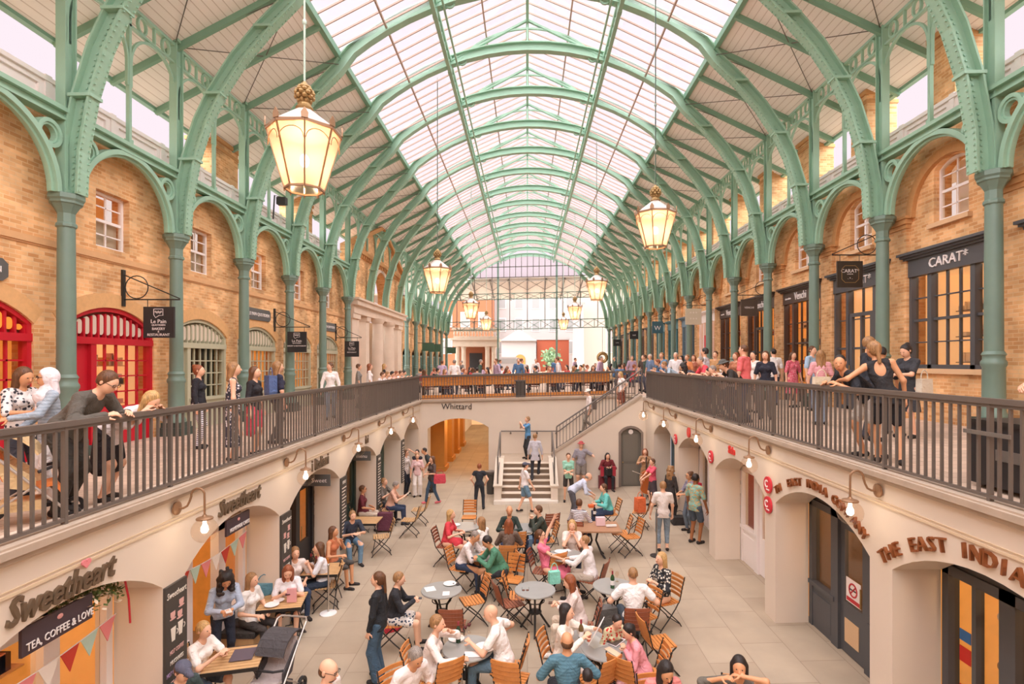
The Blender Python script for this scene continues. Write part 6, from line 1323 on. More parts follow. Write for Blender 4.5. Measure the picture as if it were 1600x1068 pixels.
sitter('bald man in a white tee and jeans leaning to the plates', 770, 957, L_-.1, .25, 'o', sex='m', h=1.78, top='#f4eee8', sleeve=.3, bottom=('long', '#5c7484'), hair=('bald', 'none'), hands=[(-.1, .45, .8), (.25, .15, .75)], head=(0, .25, 0), group=G1, res=HI)
sitter('woman with short strawberry hair in a white top, hand at her mouth', 683, 973, R_-.1, .22, 'o', top='#f0e4dc', sleeve=.9, hem=.12, bottom=('long', '#d8c8b4'), hair=('short', 'fair'), hands=[(-.04, .3, 1.1), (.15, .5, .8)], group=G1, res=HI)
sitter('grey haired man in a white shirt looking down, cut by the bottom of the picture', 647, 1022, R_-.75, .3, 'o', sex='m', h=1.76, top='#f2e6e2', sleeve=.6, bottom=('long', '#4a4a50'), hair=('short', 'grey'), skin='tan', head=(0, .4, 0), group=G1, res=HI)
t, J = sitter('blond boy in a black blazer and patterned shorts holding a phone', 621, 903, R_+.1, .12, 'o', sex='m', h=1.66, top='#2c2c30', sleeve=1, hem=.12, bottom=('short', ('#e8e0d8', 'floral', '#3c4a60')), hair=('short', 'fair'), hands=fwd(.85, .36, .06), head=(0, .2, 0), group=G1, res=HI); hold(t, J, 'phone', 'phone held by the boy in the black blazer', 'phone', (.07, .14, .01), '#4a4a50', 2)
# standing and walking in the court
person('woman in a black long sleeved top and wide jeans standing with a ponytail', low(592, 1062), L_-.1, 1.66, 'f', top='#26282c', sleeve=.95, hem=.1, bottom=('wide', '#40586c'), hair=('pony', 'brown'), hands=[(-.2, .1, .8), (.22, .0, .82)], group=G2, res=HI)
person('balding bearded man with glasses at the bottom edge of the picture', (low(508, 1047, 1.62)[0], low(508, 1047, 1.62)[1], LOW+K*low(508, 1047, 1.62)[0]), R_-.2, 1.74, 'm', top='#f0e8e4', sleeve=.4, bottom=('long', '#3c4048'), hair=('bald', 'brown'), beard='brown', glasses=True, head=(0, .2, 0), group=G2, res=HI)
person('boy in a black sleeveless top and dark jeans, back to the camera', low(749, 795), T_, 1.5, 'm', top='#2c2e34', sleeve=.15, bottom=('long', '#30343c'), hair=('short', 'red'), hands=[(-.22, .1, .95), (.22, .1, .95)], feet=[(-.15, 0, .08), (.15, 0, .08)], group=G2, res=MD)
person('boy in a cap, white shirt and blue shorts walking', low(820, 800), R_+.3, 1.6, 'm', top='#efe6e4', sleeve=.3, bottom=('short', '#7090a8'), hair=('short', 'dark'), hat='cap', feet=[(-.1, -.2, .1), (.1, .25, .08)], hands=[(-.3, -.1, .85), (.25, .25, .85)], group=G2, res=MD)
person('woman in a mint tee and black shorts with folded arms', low(888, 783), A_, 1.66, 'f', top='#9ad0b8', sleeve=.35, hem=.1, bottom=('short', '#3a302c'), hair=('short', 'brown'), hands=[(.05, .22, 1.08), (-.05, .25, 1.05)], feet=[(-.13, 0, .08), (.13, 0, .08)], group=G2, res=MD)
person('man in a plaid hat, grey tee and open blue shirt', low(908, 764), A_-.2, 1.78, 'm', top='#9a949c', sleeve=.4, bottom=('short', '#8a8078'), hair=('short', 'brown'), hat='#b85050', fat=1.12, hands=[(-.45, .15, 1.25), (.32, .1, .85)], group=G2, res=MD)
t, J = person('woman with brown hair and jeans carrying a red handbag', low(676, 786), R_*.0+L_+.6, 1.64, 'f', top='#5c4c48', sleeve=.4, hem=.12, bottom=('long', '#41586e'), hair=('bob', 'brown'), shoes='#e07078', feet=[(-.1, -.2, .1), (.1, .22, .08)], hands=[(-.1, .25, 1.1), (.12, .25, 1.05)], group=G2, res=MD); bag('red leather handbag on the arm of the woman in jeans', (t.location[0]+.28, t.location[1]-.2, t.location[2]+.75), .2, '#d04a58', .42, .16, .3)
person('man in a dark tee bending behind the red handbag', low(676, 768), L_+.2, 1.75, 'm', lean=.5, top='#2c3030', sleeve=.35, bottom=('long', '#4a4640'), hair=('crop', 'dark'), skin='tan', hands=[(-.3, .3, .95), (.3, .25, .9)], group=G2, res=MD)
person('woman in a patterned blouse leaning on the pier', low(634, 772), R_-.4, 1.66, 'f', top=('#e0d4cc', 'dots', '#6a6068'), sleeve=.6, hem=.15, bottom=('long', '#2c2e38'), hair=('bob', 'brown'), glasses=True, group=G2, res=MD)
person('woman waving one arm among the standing group', low(652, 768), A_-.1, 1.6, 'f', top='#3c3c44', sleeve=.2, bottom=('long', '#2c2c34'), hair=('short', 'dark'), hands=[(.3, .15, 1.75), (-.25, .1, .9)], group=G2, res=MD)
person('woman in a striped top and white trousers beside the waving one', low(652, 775), A_+.2, 1.58, 'f', top=('#f0e4e0', 'stripe', '#d88080'), sleeve=.4, hem=.1, bottom=('wide', '#efe4dc'), hair=('short', 'fair'), group=G2, res=MD)
t, J = person('man in a white tee and rolled jeans seen from behind', low(1036, 860), T_-.1, 1.74, 'm', top='#e0d4cc', sleeve=.3, hem=.1, bottom=('crop', '#7d8c98'), hair=('short', 'fair'), hands=[(-.3, .1, .85), (.25, .15, .85)], group=G2, res=HI)
person('man with dark hair in an orange and teal patterned shirt', low(1086, 848), R_+.6, 1.8, 'm', top=('#8ab0a0', 'floral', '#d89a48'), sleeve=.4, hem=.12, bottom=('short', '#4c5560'), hair=('short', 'dark'), skin='brown', hands=[(-.28, .1, .85), (.28, .12, .82)], head=(0, .15, 0), group=G2, res=HI)
t, J = person('woman with a bun and glasses carrying a red rucksack', low(1078, 830), L_+.2, 1.66, 'f', top='#8a8494', sleeve=.6, bottom=('long', '#6c7884'), hair=('bun', 'brown'), skin='tan', glasses=True, hands=[(-.1, .3, 1.1), (.1, .3, 1.1)], group=G2, res=MD); bag('red rucksack on the back of the woman with a bun', (t.location[0]+.2, t.location[1]+.02, t.location[2]+.95), L_+.2, '#d0384c', .3, .16, .42, 'rucksack', 'rucksack')
person('woman with curly fair hair in a black coat', low(1048, 815), R_+.5, 1.64, 'f', top='#3c3430', sleeve=1, hem=.4, bottom=('long', '#2c2826'), hair=('curly', 'fair'), group=G2, res=MD)
person('girl in a pink top and dark skirt, arm held out', low(1020, 790), L_+.25, 1.55, 'f', top='#e85c70', sleeve=.35, hem=.05, bottom=('skirt', '#4a3c40'), hair=('short', 'brown'), hands=[(-.15, .42, 1.05), (.12, .4, 1.0)], group=G2, res=MD)
t, J = person('musician with long red hair playing a cello', low(1008, 775), A_-.3, 1.68, 'f', top='#a8805c', sleeve=.5, hem=.3, bottom=('bare', '#2c2826'), hair=('long', 'red'), hands=[(-.3, .35, 1.1), (.08, .35, 1.3)], group=G2, res=MD)
x, y, z = t.location; c = thing('cello', 'orange brown cello held by the red haired musician', 'cello', None, (x-.05, y-.42, z)); b = MB(lambda u, v, w: (u, w, v)); b.plate(arc(0, .42, .22, 200, 340, 8)+arc(.06, .62, .09, -40, 20, 3)+arc(0, .82, .17, 10, 170, 8)+arc(-.06, .62, .09, 160, 220, 3), [], -.06, .06); b.build('body', mat('cello_varnish', '#b8602c', .3), c)
b = MB(); b.bar((0, -.05, .95), (0, 0, 1.4), .035, .03); b.ell((0, 0, 1.43), (.03, .03, .05)); b.build('neck', BROWN, c); b = MB(); b.tube([(0, 0, .22), (0, 0, 0)], .008); b.build('spike', BLACK, c); b = MB(); b.tube([(-.5, -.1, 1.0), (.25, -.1, .72)], .007, 5); b.build('bow', CREAM, c)
t, J = person('street musician in red and black sitting against the stair wall', (low(948, 763)[0], low(948, 763)[1], LOW+K*low(948, 763)[0]), A_+.1, 1.7, 'm', sit=True, seat=.5, lean=.2, top='#7a2c30', sleeve=1, bottom=('long', '#26262a'), hair=('long', 'dark'), hands=fwd(.85, .3, .12), group=G2, res=MD)
x, y, z = t.location; s_ = thing('stool', 'dark red box the street musician sits on', 'stool', None, (x, y+.0, z)); b = MB(); b.box(-.3, .3, -.15, .22, 0, .46); b.build('body', mat('oxblood', '#7a2630', .5), s_)
a_ = thing('accordion', 'red accordion on the knees of the street musician', 'accordion', None, (x, y-.3, z+.72)); b = MB(); b.cbox((-.22, 0, 0), (.12, .2, .34)); b.cbox((.22, 0, 0), (.12, .2, .34)); b.build('end_case', mat('accordion_red', '#a02838', .3), a_); b = MB(); [b.cbox((-.14+i*.031, 0, 0), (.02, .19-.02*(i % 2), .32-.02*(i % 2))) for i in range(10)]; b.build('bellows', BLACKS, a_)
# on the stairs
person('woman in a blue top taking a picture from the landing', (0.02, 21.5, LZ), R_*.0+L_+.3, 1.66, 'f', top='#5f93bf', sleeve=.35, hem=.12, bottom=('long', '#3c3c3e'), hair=('short', 'fair'), hands=[(-.05, .3, 1.45), (.08, .28, 1.4)], group=G6, res=MD)
person('woman in a grey top climbing the lower flight', (.28, 19.75, LOW+.1+.153*3), T_-.1, 1.68, 'f', top='#c8c4cc', sleeve=.8, hem=.2, bottom=('long', '#33343a'), hair=('short', 'fair'), feet=[(-.1, -.1, .08), (.1, .25, .24)], group=G6, res=MD)
sx = lambda x: LZ+math.ceil((x-x0_)/run_)*rise_; x0_, run_, rise_ = 1.25, (4.6-1.25)/12, (0.02+K*CX-LZ)/12
person('man in a cream hat with a rucksack walking down the upper flight', (2.45, 21.6, sx(2.45)), L_+.1, 1.74, 'm', top='#efe2dc', sleeve=.4, bottom=('long', '#8d8478'), hair=('short', 'grey'), hat='#efe4d8', feet=[(-.1, -.12, .26), (.1, .22, .08)], head=(0, .3, 0), group=G6, res=MD)
bag('grey rucksack on the man in the cream hat', (2.66, 21.6, sx(2.45)+.95), L_, '#6c6058', .28, .16, .42, 'rucksack', 'rucksack')
person('fair haired woman in a white top and brown skirt on the upper flight', (3.75, 21.7, sx(3.75)), L_+.3, 1.64, 'f', top='#f0e6e0', sleeve=.3, hem=.08, bottom=('skirt', '#8a4c38'), hair=('bob', 'blond'), head=(0, .3, 0), hands=[(-.35, .1, 1.0), (.25, .1, .85)], group=G6, res=MD)
# along the cafe wall
table(368, 1027, 'with striped menu and milkshakes beside the stroller', 's', .25); table(442, 938, 'with white plates and a pink menu card', 's', .2); table(505, 888, 'with small bottles, beside the rope post', 's', .1); table(572, 812, 'before the man in a dark polo shirt', 's', 0)
t, J = sitter('woman with short blonde hair in a white tee drinking a milkshake', 318, 983, R_-.25, .2, 'p', top='#f2ece6', sleeve=.35, bottom=('short', '#4c5a6c'), hair=('short', 'blond'), hands=fwd(.92, .42, .05), group=G3, res=HI)
sitter('person in a grey cap at the bottom edge beside the menu board', 283, 1045, R_-.5, .2, 'p', sex='m', h=1.7, top='#3c4c4c', sleeve=.4, bottom=('long', '#2c3440'), hair=('short', 'brown'), hat='cap', head=(0, .3, 0), group=G3, res=HI)
t, J = person('woman with dark curly hair in a blue blouse bending over a phone', (-4.9, 8.75, LOW-.12), A_+.7, 1.7, 'f', lean=.3, top='#b4c0d4', sleeve=.9, hem=.05, bottom=('long', '#2a2e3c'), hair=('curly', 'dark'), skin='tan', hands=[(-.04, .42, 1.12), (.08, .42, 1.12)], head=(0, .5, 0), group=G3, res=HI); hold(t, J, 'phone', 'phone in the hands of the woman with curly hair', 'phone', (.08, .15, .012), '#e8d8d0', 2)
t, J = sitter('girl with long straight hair in a white tee on the cushioned crate', 393, 905, R_-.2, .12, None, seat=.5, top='#f0ece8', sleeve=.35, hem=.12, bottom=('long', '#3a3432'), hair=('long', 'fair'), group=G3, res=HI)
x, y, z = t.location; s_ = thing('crate_seat', 'timber crate with a dark cushion under the girl with straight hair', 'seat', None, (x-.05, y, z)); b = MB(); b.box(-.32, .28, -.25, .25, 0, .38); b.build('crate', SLATP, s_); b = MB(); b.box(-.34, .3, -.27, .27, .38, .47); b.build('cushion', cloth('#403c3a'), s_)
t, J = sitter('red haired girl with sunglasses on her head reading a phone', 450, 890, A_+.4, .2, 'p', top='#e8e4e6', sleeve=.35, bottom=('short', '#40444c'), hair=('long', 'red'), head=(0, .4, 0), hands=fwd(.88, .33, .06), shoes='#efe6e2', group=G3, res=HI); hold(t, J, 'phone', 'dark red phone of the red haired girl', 'phone', (.08, .15, .012), '#4a2430', 2)
sitter('older person with short pale hair by the teapot menu board', 461, 863, A_+.7, .15, 'p', top='#e8d8d0', sleeve=.5, hair=('short', 'fair'), group=G3, res=MD)
sitter('woman with brown hair in a white tee turned to her friends', 499, 856, L_+.35, .15, 'p', top='#e8e6ea', sleeve=.4, bottom=('long', '#2e3848'), hair=('bob', 'brown'), shoes='#f0ece8', hands=fwd(.92, .3, .05), group=G3, res=HI)
sitter('woman with long hair and a bare orange top, legs crossed', 520, 830, R_-.1, .08, 'p', top='#c87850', sleeve=0, backless=True, bottom=('skirt', '#4c4844'), hair=('long', 'brown'), skin='tan', hands=[(-.06, .22, 1.0), (.15, .3, .75)], group=G3, res=MD)
sitter('man in a dark polo shirt leaning over his table towards the camera', 551, 805, A_+.6, .35, 'p', sex='m', top='#343a48', sleeve=.4, bottom=('long', '#6c8ca4'), hair=('short', 'fair'), hands=fwd(.8, .45, .1), group=G3, res=MD)
sitter('woman in a maroon top seated upright by the dark door', 566, 764, R_+.15, .02, 'p', top='#6c2830', sleeve=.4, hem=.12, bottom=('long', '#d8c4b0'), hair=('short', 'brown'), skin='tan', glasses=True, group=G3, res=MD)
t, J = sitter('man in a grey tee reading a white menu', 600, 752, R_-.3, .15, 'p', sex='m', top='#6c645c', sleeve=.4, bottom=('long', '#2c2c30'), hair=('short', 'fair'), hands=fwd(.9, .4, .1), group=G3, res=MD); hold(t, J, 'menu_card', 'white menu of the man in the grey tee', 'menu', (.22, .01, .3), '#f0e8e8', 2, (0, .06, .05), -.5)
t, J = sitter('person with grey hair and a pale top reading the next menu', 617, 757, R_+.1, .25, 'p', top='#d8a890', sleeve=.5, hair=('short', 'grey'), hands=fwd(.85, .42, .1), head=(0, .3, 0), group=G3, res=MD); hold(t, J, 'menu_card', 'open menu of the grey haired person', 'menu', (.3, .01, .3), '#e8dcc8', 2, (0, .06, .03), -.9)
bag('purple shopping bag beside the woman in maroon', (low(602, 830)[0], low(602, 830)[1], LOW-.05), 0, '#6a3848', .45, .2, .5); bag('blue and brown handbag behind the plates', top(412, 928, .76), .6, '#6090a0', .34, .16, .2)
bag('red and pink bag on the ground behind the boy in the blazer', (low(612, 985)[0], low(612, 985)[1], LOW+K*-2.3), .5, '#d04050', .3, .14, .24); bag('mint green carrier bag hung on a chair', (low(866, 908, .5)[0], low(866, 908, .5)[1], LOW+.48), .3, '#90dcc8', .24, .1, .24)
bag('grey patterned rucksack under the tablet table', (low(948, 985, .2)[0], low(948, 985, .2)[1], LOW+.25), .3, '#6c6864', .34, .2, .4, 'rucksack', 'rucksack'); bag('black bag on the floor behind the man in rolled jeans', (low(1062, 818)[0], low(1062, 818)[1], LOW+.1), 0, '#3a3634', .5, .3, .24); bag('orange and red bag on a chair near the cellist', (low(1000, 800, .5)[0], low(1000, 800, .5)[1], LOW+.6), .4, '#e07040', .28, .2, .4); bag('denim jacket draped beside the woman in pink', (low(829, 870, .45)[0], low(829, 870, .45)[1], LOW+.4), R_, '#566c80', .3, .08, .5, 'jacket', 'jacket', False)
stroller('silver framed grey stroller beside the cafe tables', (low(428, 1062, .35)[0], low(428, 1062, .35)[1], LOW-.08), A_-.15, '#bfb0ac', '#4a4648')
def post(px, py, h, label, m, base):
    l = low(px, py); t = thing('post', label, 'post', None, l); b = MB(); b.tube([(0, 0, .02), (0, 0, h)], .018, 10); b.build('pole', m, t, True); b = MB(); b.lathe([(.16, 0), (.16, .015), (.04, .04)], n=20); b.build('base', base, t, True); b = MB(); b.ell((0, 0, h), (.028, .028, .03)); b.build('cap', m, t, True)
post(513, 958, .95, 'chrome rope post with a pale base beside the cafe tables', mat('chrome', '#c8c0b8', .2, .9), CLOTHW); post(1026, 868, 1.15, 'thin black and steel post beside the man in rolled jeans', mat('steel_post', '#8c867e', .3, .6), BLACK)
# things on the tables
for a in ((703, 912, 'white plate at the empty cutlery table'), (757, 1012, 'large white plate before the bald man in white', .15), (713, 998, 'white plate near the red capped bottle'), (875, 862, 'white plate beside the fair haired man'), (897, 872, 'second white plate at the crowded table'), (868, 868, 'small plate at the edge of the crowded table', .09), (425, 945, 'white plate on the slatted cafe table'), (436, 938, 'smaller white plate behind the first on the slatted table', .09), (905, 810, 'plate of food on the brown table'), (712, 820, 'plate before the coral dress')): plate(*a)
for i, (px, py, w_) in enumerate(((727, 992, 'left of the bottle'), (733, 988, 'behind the bottle'), (722, 1004, 'nearest the woman with strawberry hair'), (964, 908, 'beside the green bottle'), (955, 903, 'behind the green bottle'), (828, 812, 'on the pale round table'), (905, 1000, 'on the tablet table'), (924, 996, 'near the menu on the tablet table'))): wine(px, py, 'wine glass '+w_, i < 2)
for px, py, w_, c_ in ((340, 1018, 'milkshake with a straw before the woman in white', '#f0dcd0'), (324, 1030, 'tall pale drink beside the striped menu', '#efe2d8'), (920, 1002, 'pink drink on the tablet table', '#e89080'), (914, 998, 'brown drink on the tablet table', '#8a7040'), (512, 880, 'amber drink by the rope post', '#c88848'), (905, 800, 'glass on the brown table', '#d8c8b0'), (745, 860, 'dark drink between the phones', '#5c3028'), (742, 818, 'glass before the coral dress', '#d8d0d0'), (960, 800, 'small glass on the far end of the brown table', '#e0b090')): tumbler(px, py, w_, c_)
bottle(716, 1003, 'green wine bottle with a red cap'); bottle(957, 918, 'tall green bottle beside the man in the white tee', '#2f5030', '#2f5030'); bottle(494, 892, 'small brown bottle on the cafe table', '#5a3820', '#c8a878'); bottle(486, 888, 'dark bottle beside the brown one', '#2c2420', '#e0d0c0'); bottle(502, 890, 'third small bottle on the cafe table', '#6a4428', '#d8b898'); bottle(908, 1000, 'brown bottle on the tablet table', '#6c5430', '#8a7444'); bottle(929, 806, 'dark bottle on the brown table', '#2c2420', '#8c2430')
card('menu_card', 'white folded menu on the empty cutlery table', 'menu', 697, 927, .12, .17, '#f0e8e4', .1); card('napkin', 'white napkin on the empty cutlery table', 'napkin', 672, 920, .18, .2, '#f4eee8', .4); card('menu_card', 'dark striped menu on the cafe table', 'menu', 380, 1022, .3, .34, '#5c5058', .25); card('menu_card', 'pink menu card standing on the slatted table', 'menu', 456, 940, .16, .03, '#e8a8a8', .1, .752, .24)
card('tablet_computer', 'white framed tablet computer on the round table', 'tablet', 961, 1001, .2, .27, '#efe8e8', -.7, .755, .008); card('screen_cover', 'dark cover lying on the tablet screen', 'cover', 961, 1001, .16, .22, '#5c5048', -.7, .765, .003); card('menu_card', 'open menu sheet on the tablet table', 'menu', 930, 1003, .25, .3, '#b8b8b0', .5); card('newspaper', 'folded cream paper beside the tablet', 'paper', 958, 1018, .1, .26, '#e8c8a8', .6); card('napkin', 'white napkin under the large plate', 'napkin', 738, 1022, .22, .14, '#f2e6e4', .05)
card('phone', 'black phone on the empty cutlery table', 'phone', 713, 912, .07, .14, '#38302c', .9); card('napkin', 'white napkin on the crowded table', 'napkin', 885, 860, .18, .14, '#f0e8e8', .4); card('pink_bag', 'clear bag with a pink print on the brown table', 'bag', 938, 820, .22, .12, '#e8c8cc', .1, .752, .2); card('paper_roll', 'white rolled paper on the brown table', 'paper', 955, 822, .26, .06, '#f0e8e4', .1, .752, .04); card('orange_bowl', 'orange bowl on the brown table', 'bowl', 924, 792, .16, .16, '#d8642c', .1, .752, .07)
t = thing('sunglasses', 'brown sunglasses lying on the middle round table', 'sunglasses', None, top(821, 922)); b = MB(); b.lathe([(.028, 0), (.028, .01)], (-.035, 0, 0), 12); b.lathe([(.028, 0), (.028, .01)], (.035, 0, 0), 12); b.build('lens', mat('lens_brown', '#6a3c2c', .2), t); b = MB(); b.tube([(-.06, 0, .01), (-.06, .12, .01)], .003); b.tube([(.06, 0, .01), (.06, .12, .01)], .003); b.build('arm', BLACK, t)
# ------------------------------------------------------------------ people on the galleries
def lean_rail(label, px, s, xh=4.45, rise=.0, deep=.45, **kw):      # forearms on the handrail; s=-1 cafe side, +1 tea shop side
    y = s*xh*F/(px-VX) if s*(px-VX) > 0 else 15; back = .42; x = s*(4.6+back); rz = -s*PI/2*(1) if s < 0 else PI/2
    rz = -PI/2 if s < 0 else PI/2; h = kw.get('h', 1.7); k = 1.7/h
    hd = kw.pop('hands', [(-.16, (back+.02)*k, 1.11*k), (.16, (back+.02)*k, 1.11*k)])
    return person(label, (x, y, K*x), rz, lean=kw.pop('lean', deep), hands=hd, feet=kw.pop('feet', [(-.12, -.22, .08), (.12, -.1, .08)]), pelvis=kw.pop('pelvis', (0, -.12, .9)), **kw)
lean_rail('man in a grey jacket and glasses leaning on the railing, looking down', 192, -1, 4.5, lean=.75, sex='m', h=1.8, top='#5c564e', sleeve=1, hem=.15, bottom=('long', '#3c3630'), hair=('short', 'brown'), glasses=True, head=(0, .3, 0), group=G4, res=HI, fat=1.12)
lean_rail('blonde woman in a white shirt resting her head on her arms on the railing', 262, -1, 4.4, lean=1.0, h=1.64, top='#efe4e4', sleeve=.9, hem=.2, bottom=('skirt', '#2a2426'), hair=('bob', 'blond'), head=(0, .35, 0), group=G4, res=HI)
person('woman with a bun, black cardigan and striped trousers', (-6.6, 10.9, K*-6.6), R_+.25, 1.66, 'f', top='#26242a', sleeve=1, hem=.15, bottom=('long', ('#efe8ea', 'stripe', '#4a4450')), hair=('bun', 'red'), group=G4, res=HI)
person('woman in a flowered pinafore with bobbed hair, back to the camera', (-4.98, 9.2, K*-5), R_+.5, 1.68, 'f', top=('#3c3c48', 'floral', '#d8d0d0'), sleeve=0, hem=.65, backless=True, bottom=('bare', '#000000'), hair=('bob', 'fair'), group=G4, res=HI)
person('girl in a black top and pink skirt behind the pinafore', (-5.0, 9.95, K*-5), R_, 1.6, 'f', top='#2c282c', sleeve=.5, bottom=('skirt', '#e05060'), hair=('bob', 'brown'), group=G4, res=MD)
t, J = person('woman in a navy tee with a blue rucksack', (-5.2, 11.3, K*-5.2), R_*.5, 1.7, 'f', top='#2c2c40', sleeve=.4, bottom=('long', '#4a4440'), hair=('bob', 'fair'), group=G4, res=HI, feet=[(-.12, .1, .08), (.12, -.15, .1)]); bag('blue and pink rucksack of the woman in navy', (t.location[0]-.07, t.location[1]-.13, t.location[2]+1.0), R_*.5, '#566a96', .3, .16, .42, 'rucksack', 'rucksack')
person('woman in a white top and light jeans walking with a shoulder bag', (-5.9, 16.3, K*-5.9), A_+.4, 1.68, 'f', top='#f2eae6', sleeve=.9, hem=.12, bottom=('long', '#9ab0c4'), hair=('short', 'brown'), head=(-.9, 0, 0), feet=[(-.1, -.2, .1), (.1, .2, .08)], group=G4, res=MD)
person('woman with long brown hair in a patterned top, cut by the picture edge', (-6.2, 6.65, K*-6.2), R_-.1, 1.66, 'f', top=('#e0d8d4', 'floral', '#3c3c44'), sleeve=.5, hem=.12, bottom=('long', '#3c3c44'), hair=('long', 'brown'), skin='tan', head=(0, .35, 0), hands=[(-.05, .4, 1.2), (.15, .35, 1.15)], group=G4, res=HI)
t, J = person('woman in a white headscarf and pale blue quilted jacket', (-5.75, 6.55, K*-5.75), L_+.9, 1.62, 'f', top=('#a8b4c0', 'stripe', '#98a4b0'), sleeve=1, hem=.2, bottom=('long', '#d8d0cc'), hair=('bob', '#eadfe2'), skin='tan', glasses=True, hands=[(-.12, .38, 1.12), (.1, .25, .98)], group=G4, res=HI)
hc = wpt(t, J['hc']); sc_ = grow('headscarf', [('e', J['hc']-J['HF']*.012+J['HU']*.012, (.092, .108, .12), np.eye(3)), ('c', J['nk']+J['Fw']*.02, J['nk']-np.array((0, 0, .06))+J['Fw']*.04, .085, .12), ('c', J['nk'], J['nk']-np.array((0, 0, .2))+J['Fw']*.09, .09, .05)], .013, cloth('#eadfe2'), t, .03, [('e', J['hc']+J['HF']*.11-J['HU']*.012, (.066, .095, .085), np.eye(3))])
stroller('beige stroller with an orange lining behind the railing', (-5.3, 5.75, K*-5.3), R_*.6, '#e08040', '#d8b888')
for i, (px, xx, c_, hr, tp, m_) in enumerate(((577, -5.9, 'woman with long red hair and a white top near the portal', ('long', 'red'), '#f0e8e4', ('long', '#d8ccc4')), (600, -6.5, 'woman with long blonde hair in a black top by the portal', ('long', 'blond'), '#2c2a2c', ('long', '#3c3c44')), (560, -6.3, 'small figure in grey beside the stone pilaster', ('short', 'brown'), '#8c8680', ('long', '#4c4844')))):
    y = xx*F/(px-VX); person(c_, (xx, y, K*xx), R_+.3, 1.64, 'f', top=tp, bottom=m_, hair=hr, group=G4, res=LO)
for i, px in enumerate((614, 621, 628, 634, 640, 645)):
    lean_rail('%s of the row of children leaning together at the far west end of the railing' % ORD[i], px, -1, 4.5, lean=.55, h=1.45, hands=[(-.12, .5, 1.3), (.12, .5, 1.3)], top=('#e8dcd8', '#d8c4b8', '#c8b8b4', '#e8a8a0', '#f0e4e0', '#9a8c88')[i], hair=('short', ('brown', 'fair', 'dark', 'red', 'brown', 'dark')[i]), group=G4, res=LO)
# east gallery
t, J = lean_rail('shaven headed man in a black tee leaning on the railing', 1318, 1, 4.75, lean=.85, sex='m', h=1.78, top='#26282e', sleeve=.35, hem=.12, bottom=('short', '#d8cfc4'), hair=('crop', 'dark'), skin='tan', head=(.9, -.1, 0), group=G5, res=HI)
t, J = person('woman with a fair ponytail in a black racer back vest, one elbow on the railing', (5.06, 7.75, K*5.06), R_*.3, 1.76, 'f', lean=.12, side=-.22, pelvis=(.05, -.02, .92), top='#2c2a2c', sleeve=0, hem=.1, backless=True, bottom=('short', '#1f1f24'), hair=('pony', 'fair'), skin='tan', head=(.5, .1, 0), hands=[(-.5, .2, 1.13), (.27, .1, .9)], feet=[(-.05, .05, .08), (.2, -.08, .08)], group=G5, res=HI)
person('tall man in a dark jacket with short brown hair, turned away', (6.15, 9.8, K*6.1), R_-.2, 1.86, 'm', top='#2a2c34', sleeve=1, hem=.15, bottom=('long', '#3c3c44'), hair=('short', 'fair'), group=G5, res=HI)
t, J = person('woman in a dark grey dress looking at a phone near the wide window', (7.0, 10.0, K*7), L_+.3, 1.72, 'f', top='#3a3a3e', sleeve=.35, hem=.45, bottom=('bare', '#000000'), hair=('bun', 'dark'), head=(0, .45, 0), hands=[(-.05, .38, 1.15), (.1, .36, 1.12)], group=G5, res=HI); bag('pale shoulder bag on the woman in dark grey', (t.location[0]+.15, t.location[1]-.2, t.location[2]+.75), .3, '#dcd0bc', .28, .12, .34)
hold(t, J, 'phone', 'white phone of the woman in dark grey', 'phone', (.07, .14, .01), '#e8e8ec', 2)
person('dark haired woman in black half hidden beside the dark grey dress', (6.9, 10.6, K*7), R_+.8, 1.68, 'f', top='#232328', sleeve=.5, bottom=('long', '#2c2c30'), hair=('short', 'dark'), skin='tan', head=(0, .3, 0), group=G5, res=HI)
person('woman in a pink dotted dress before the brown shopfront', (8.0, 16.4, K*8), A_+.2, 1.66, 'f', top=('#d85c70', 'dots', '#f0c8c8'), sleeve=.5, hem=.5, bottom=('bare', '#000000'), hair=('bob', 'brown'), group=G5, res=MD)
person('man in a pale blue shirt beside the pink dress', (8.0, 15.3, K*8), A_+.5, 1.8, 'm', top='#a8c4dc', sleeve=.4, hem=.12, bottom=('long', '#6c7484'), hair=('short', 'brown'), group=G5, res=MD)
t, J = person('woman with very long fair hair in a pink top, back to the camera', (6.55, 12.15, K*6.5), T_-.3, 1.66, 'f', top=('#e8b0b0', 'stripe', '#d8909c'), sleeve=.4, hem=.15, bottom=('long', '#8c98a8'), hair=('long', 'fair'), group=G5, res=HI); bag('cream shoulder bag of the woman with very long hair', (t.location[0]-.1, t.location[1]-.22, t.location[2]+.78), 0, '#e8d8bc', .36, .14, .3)
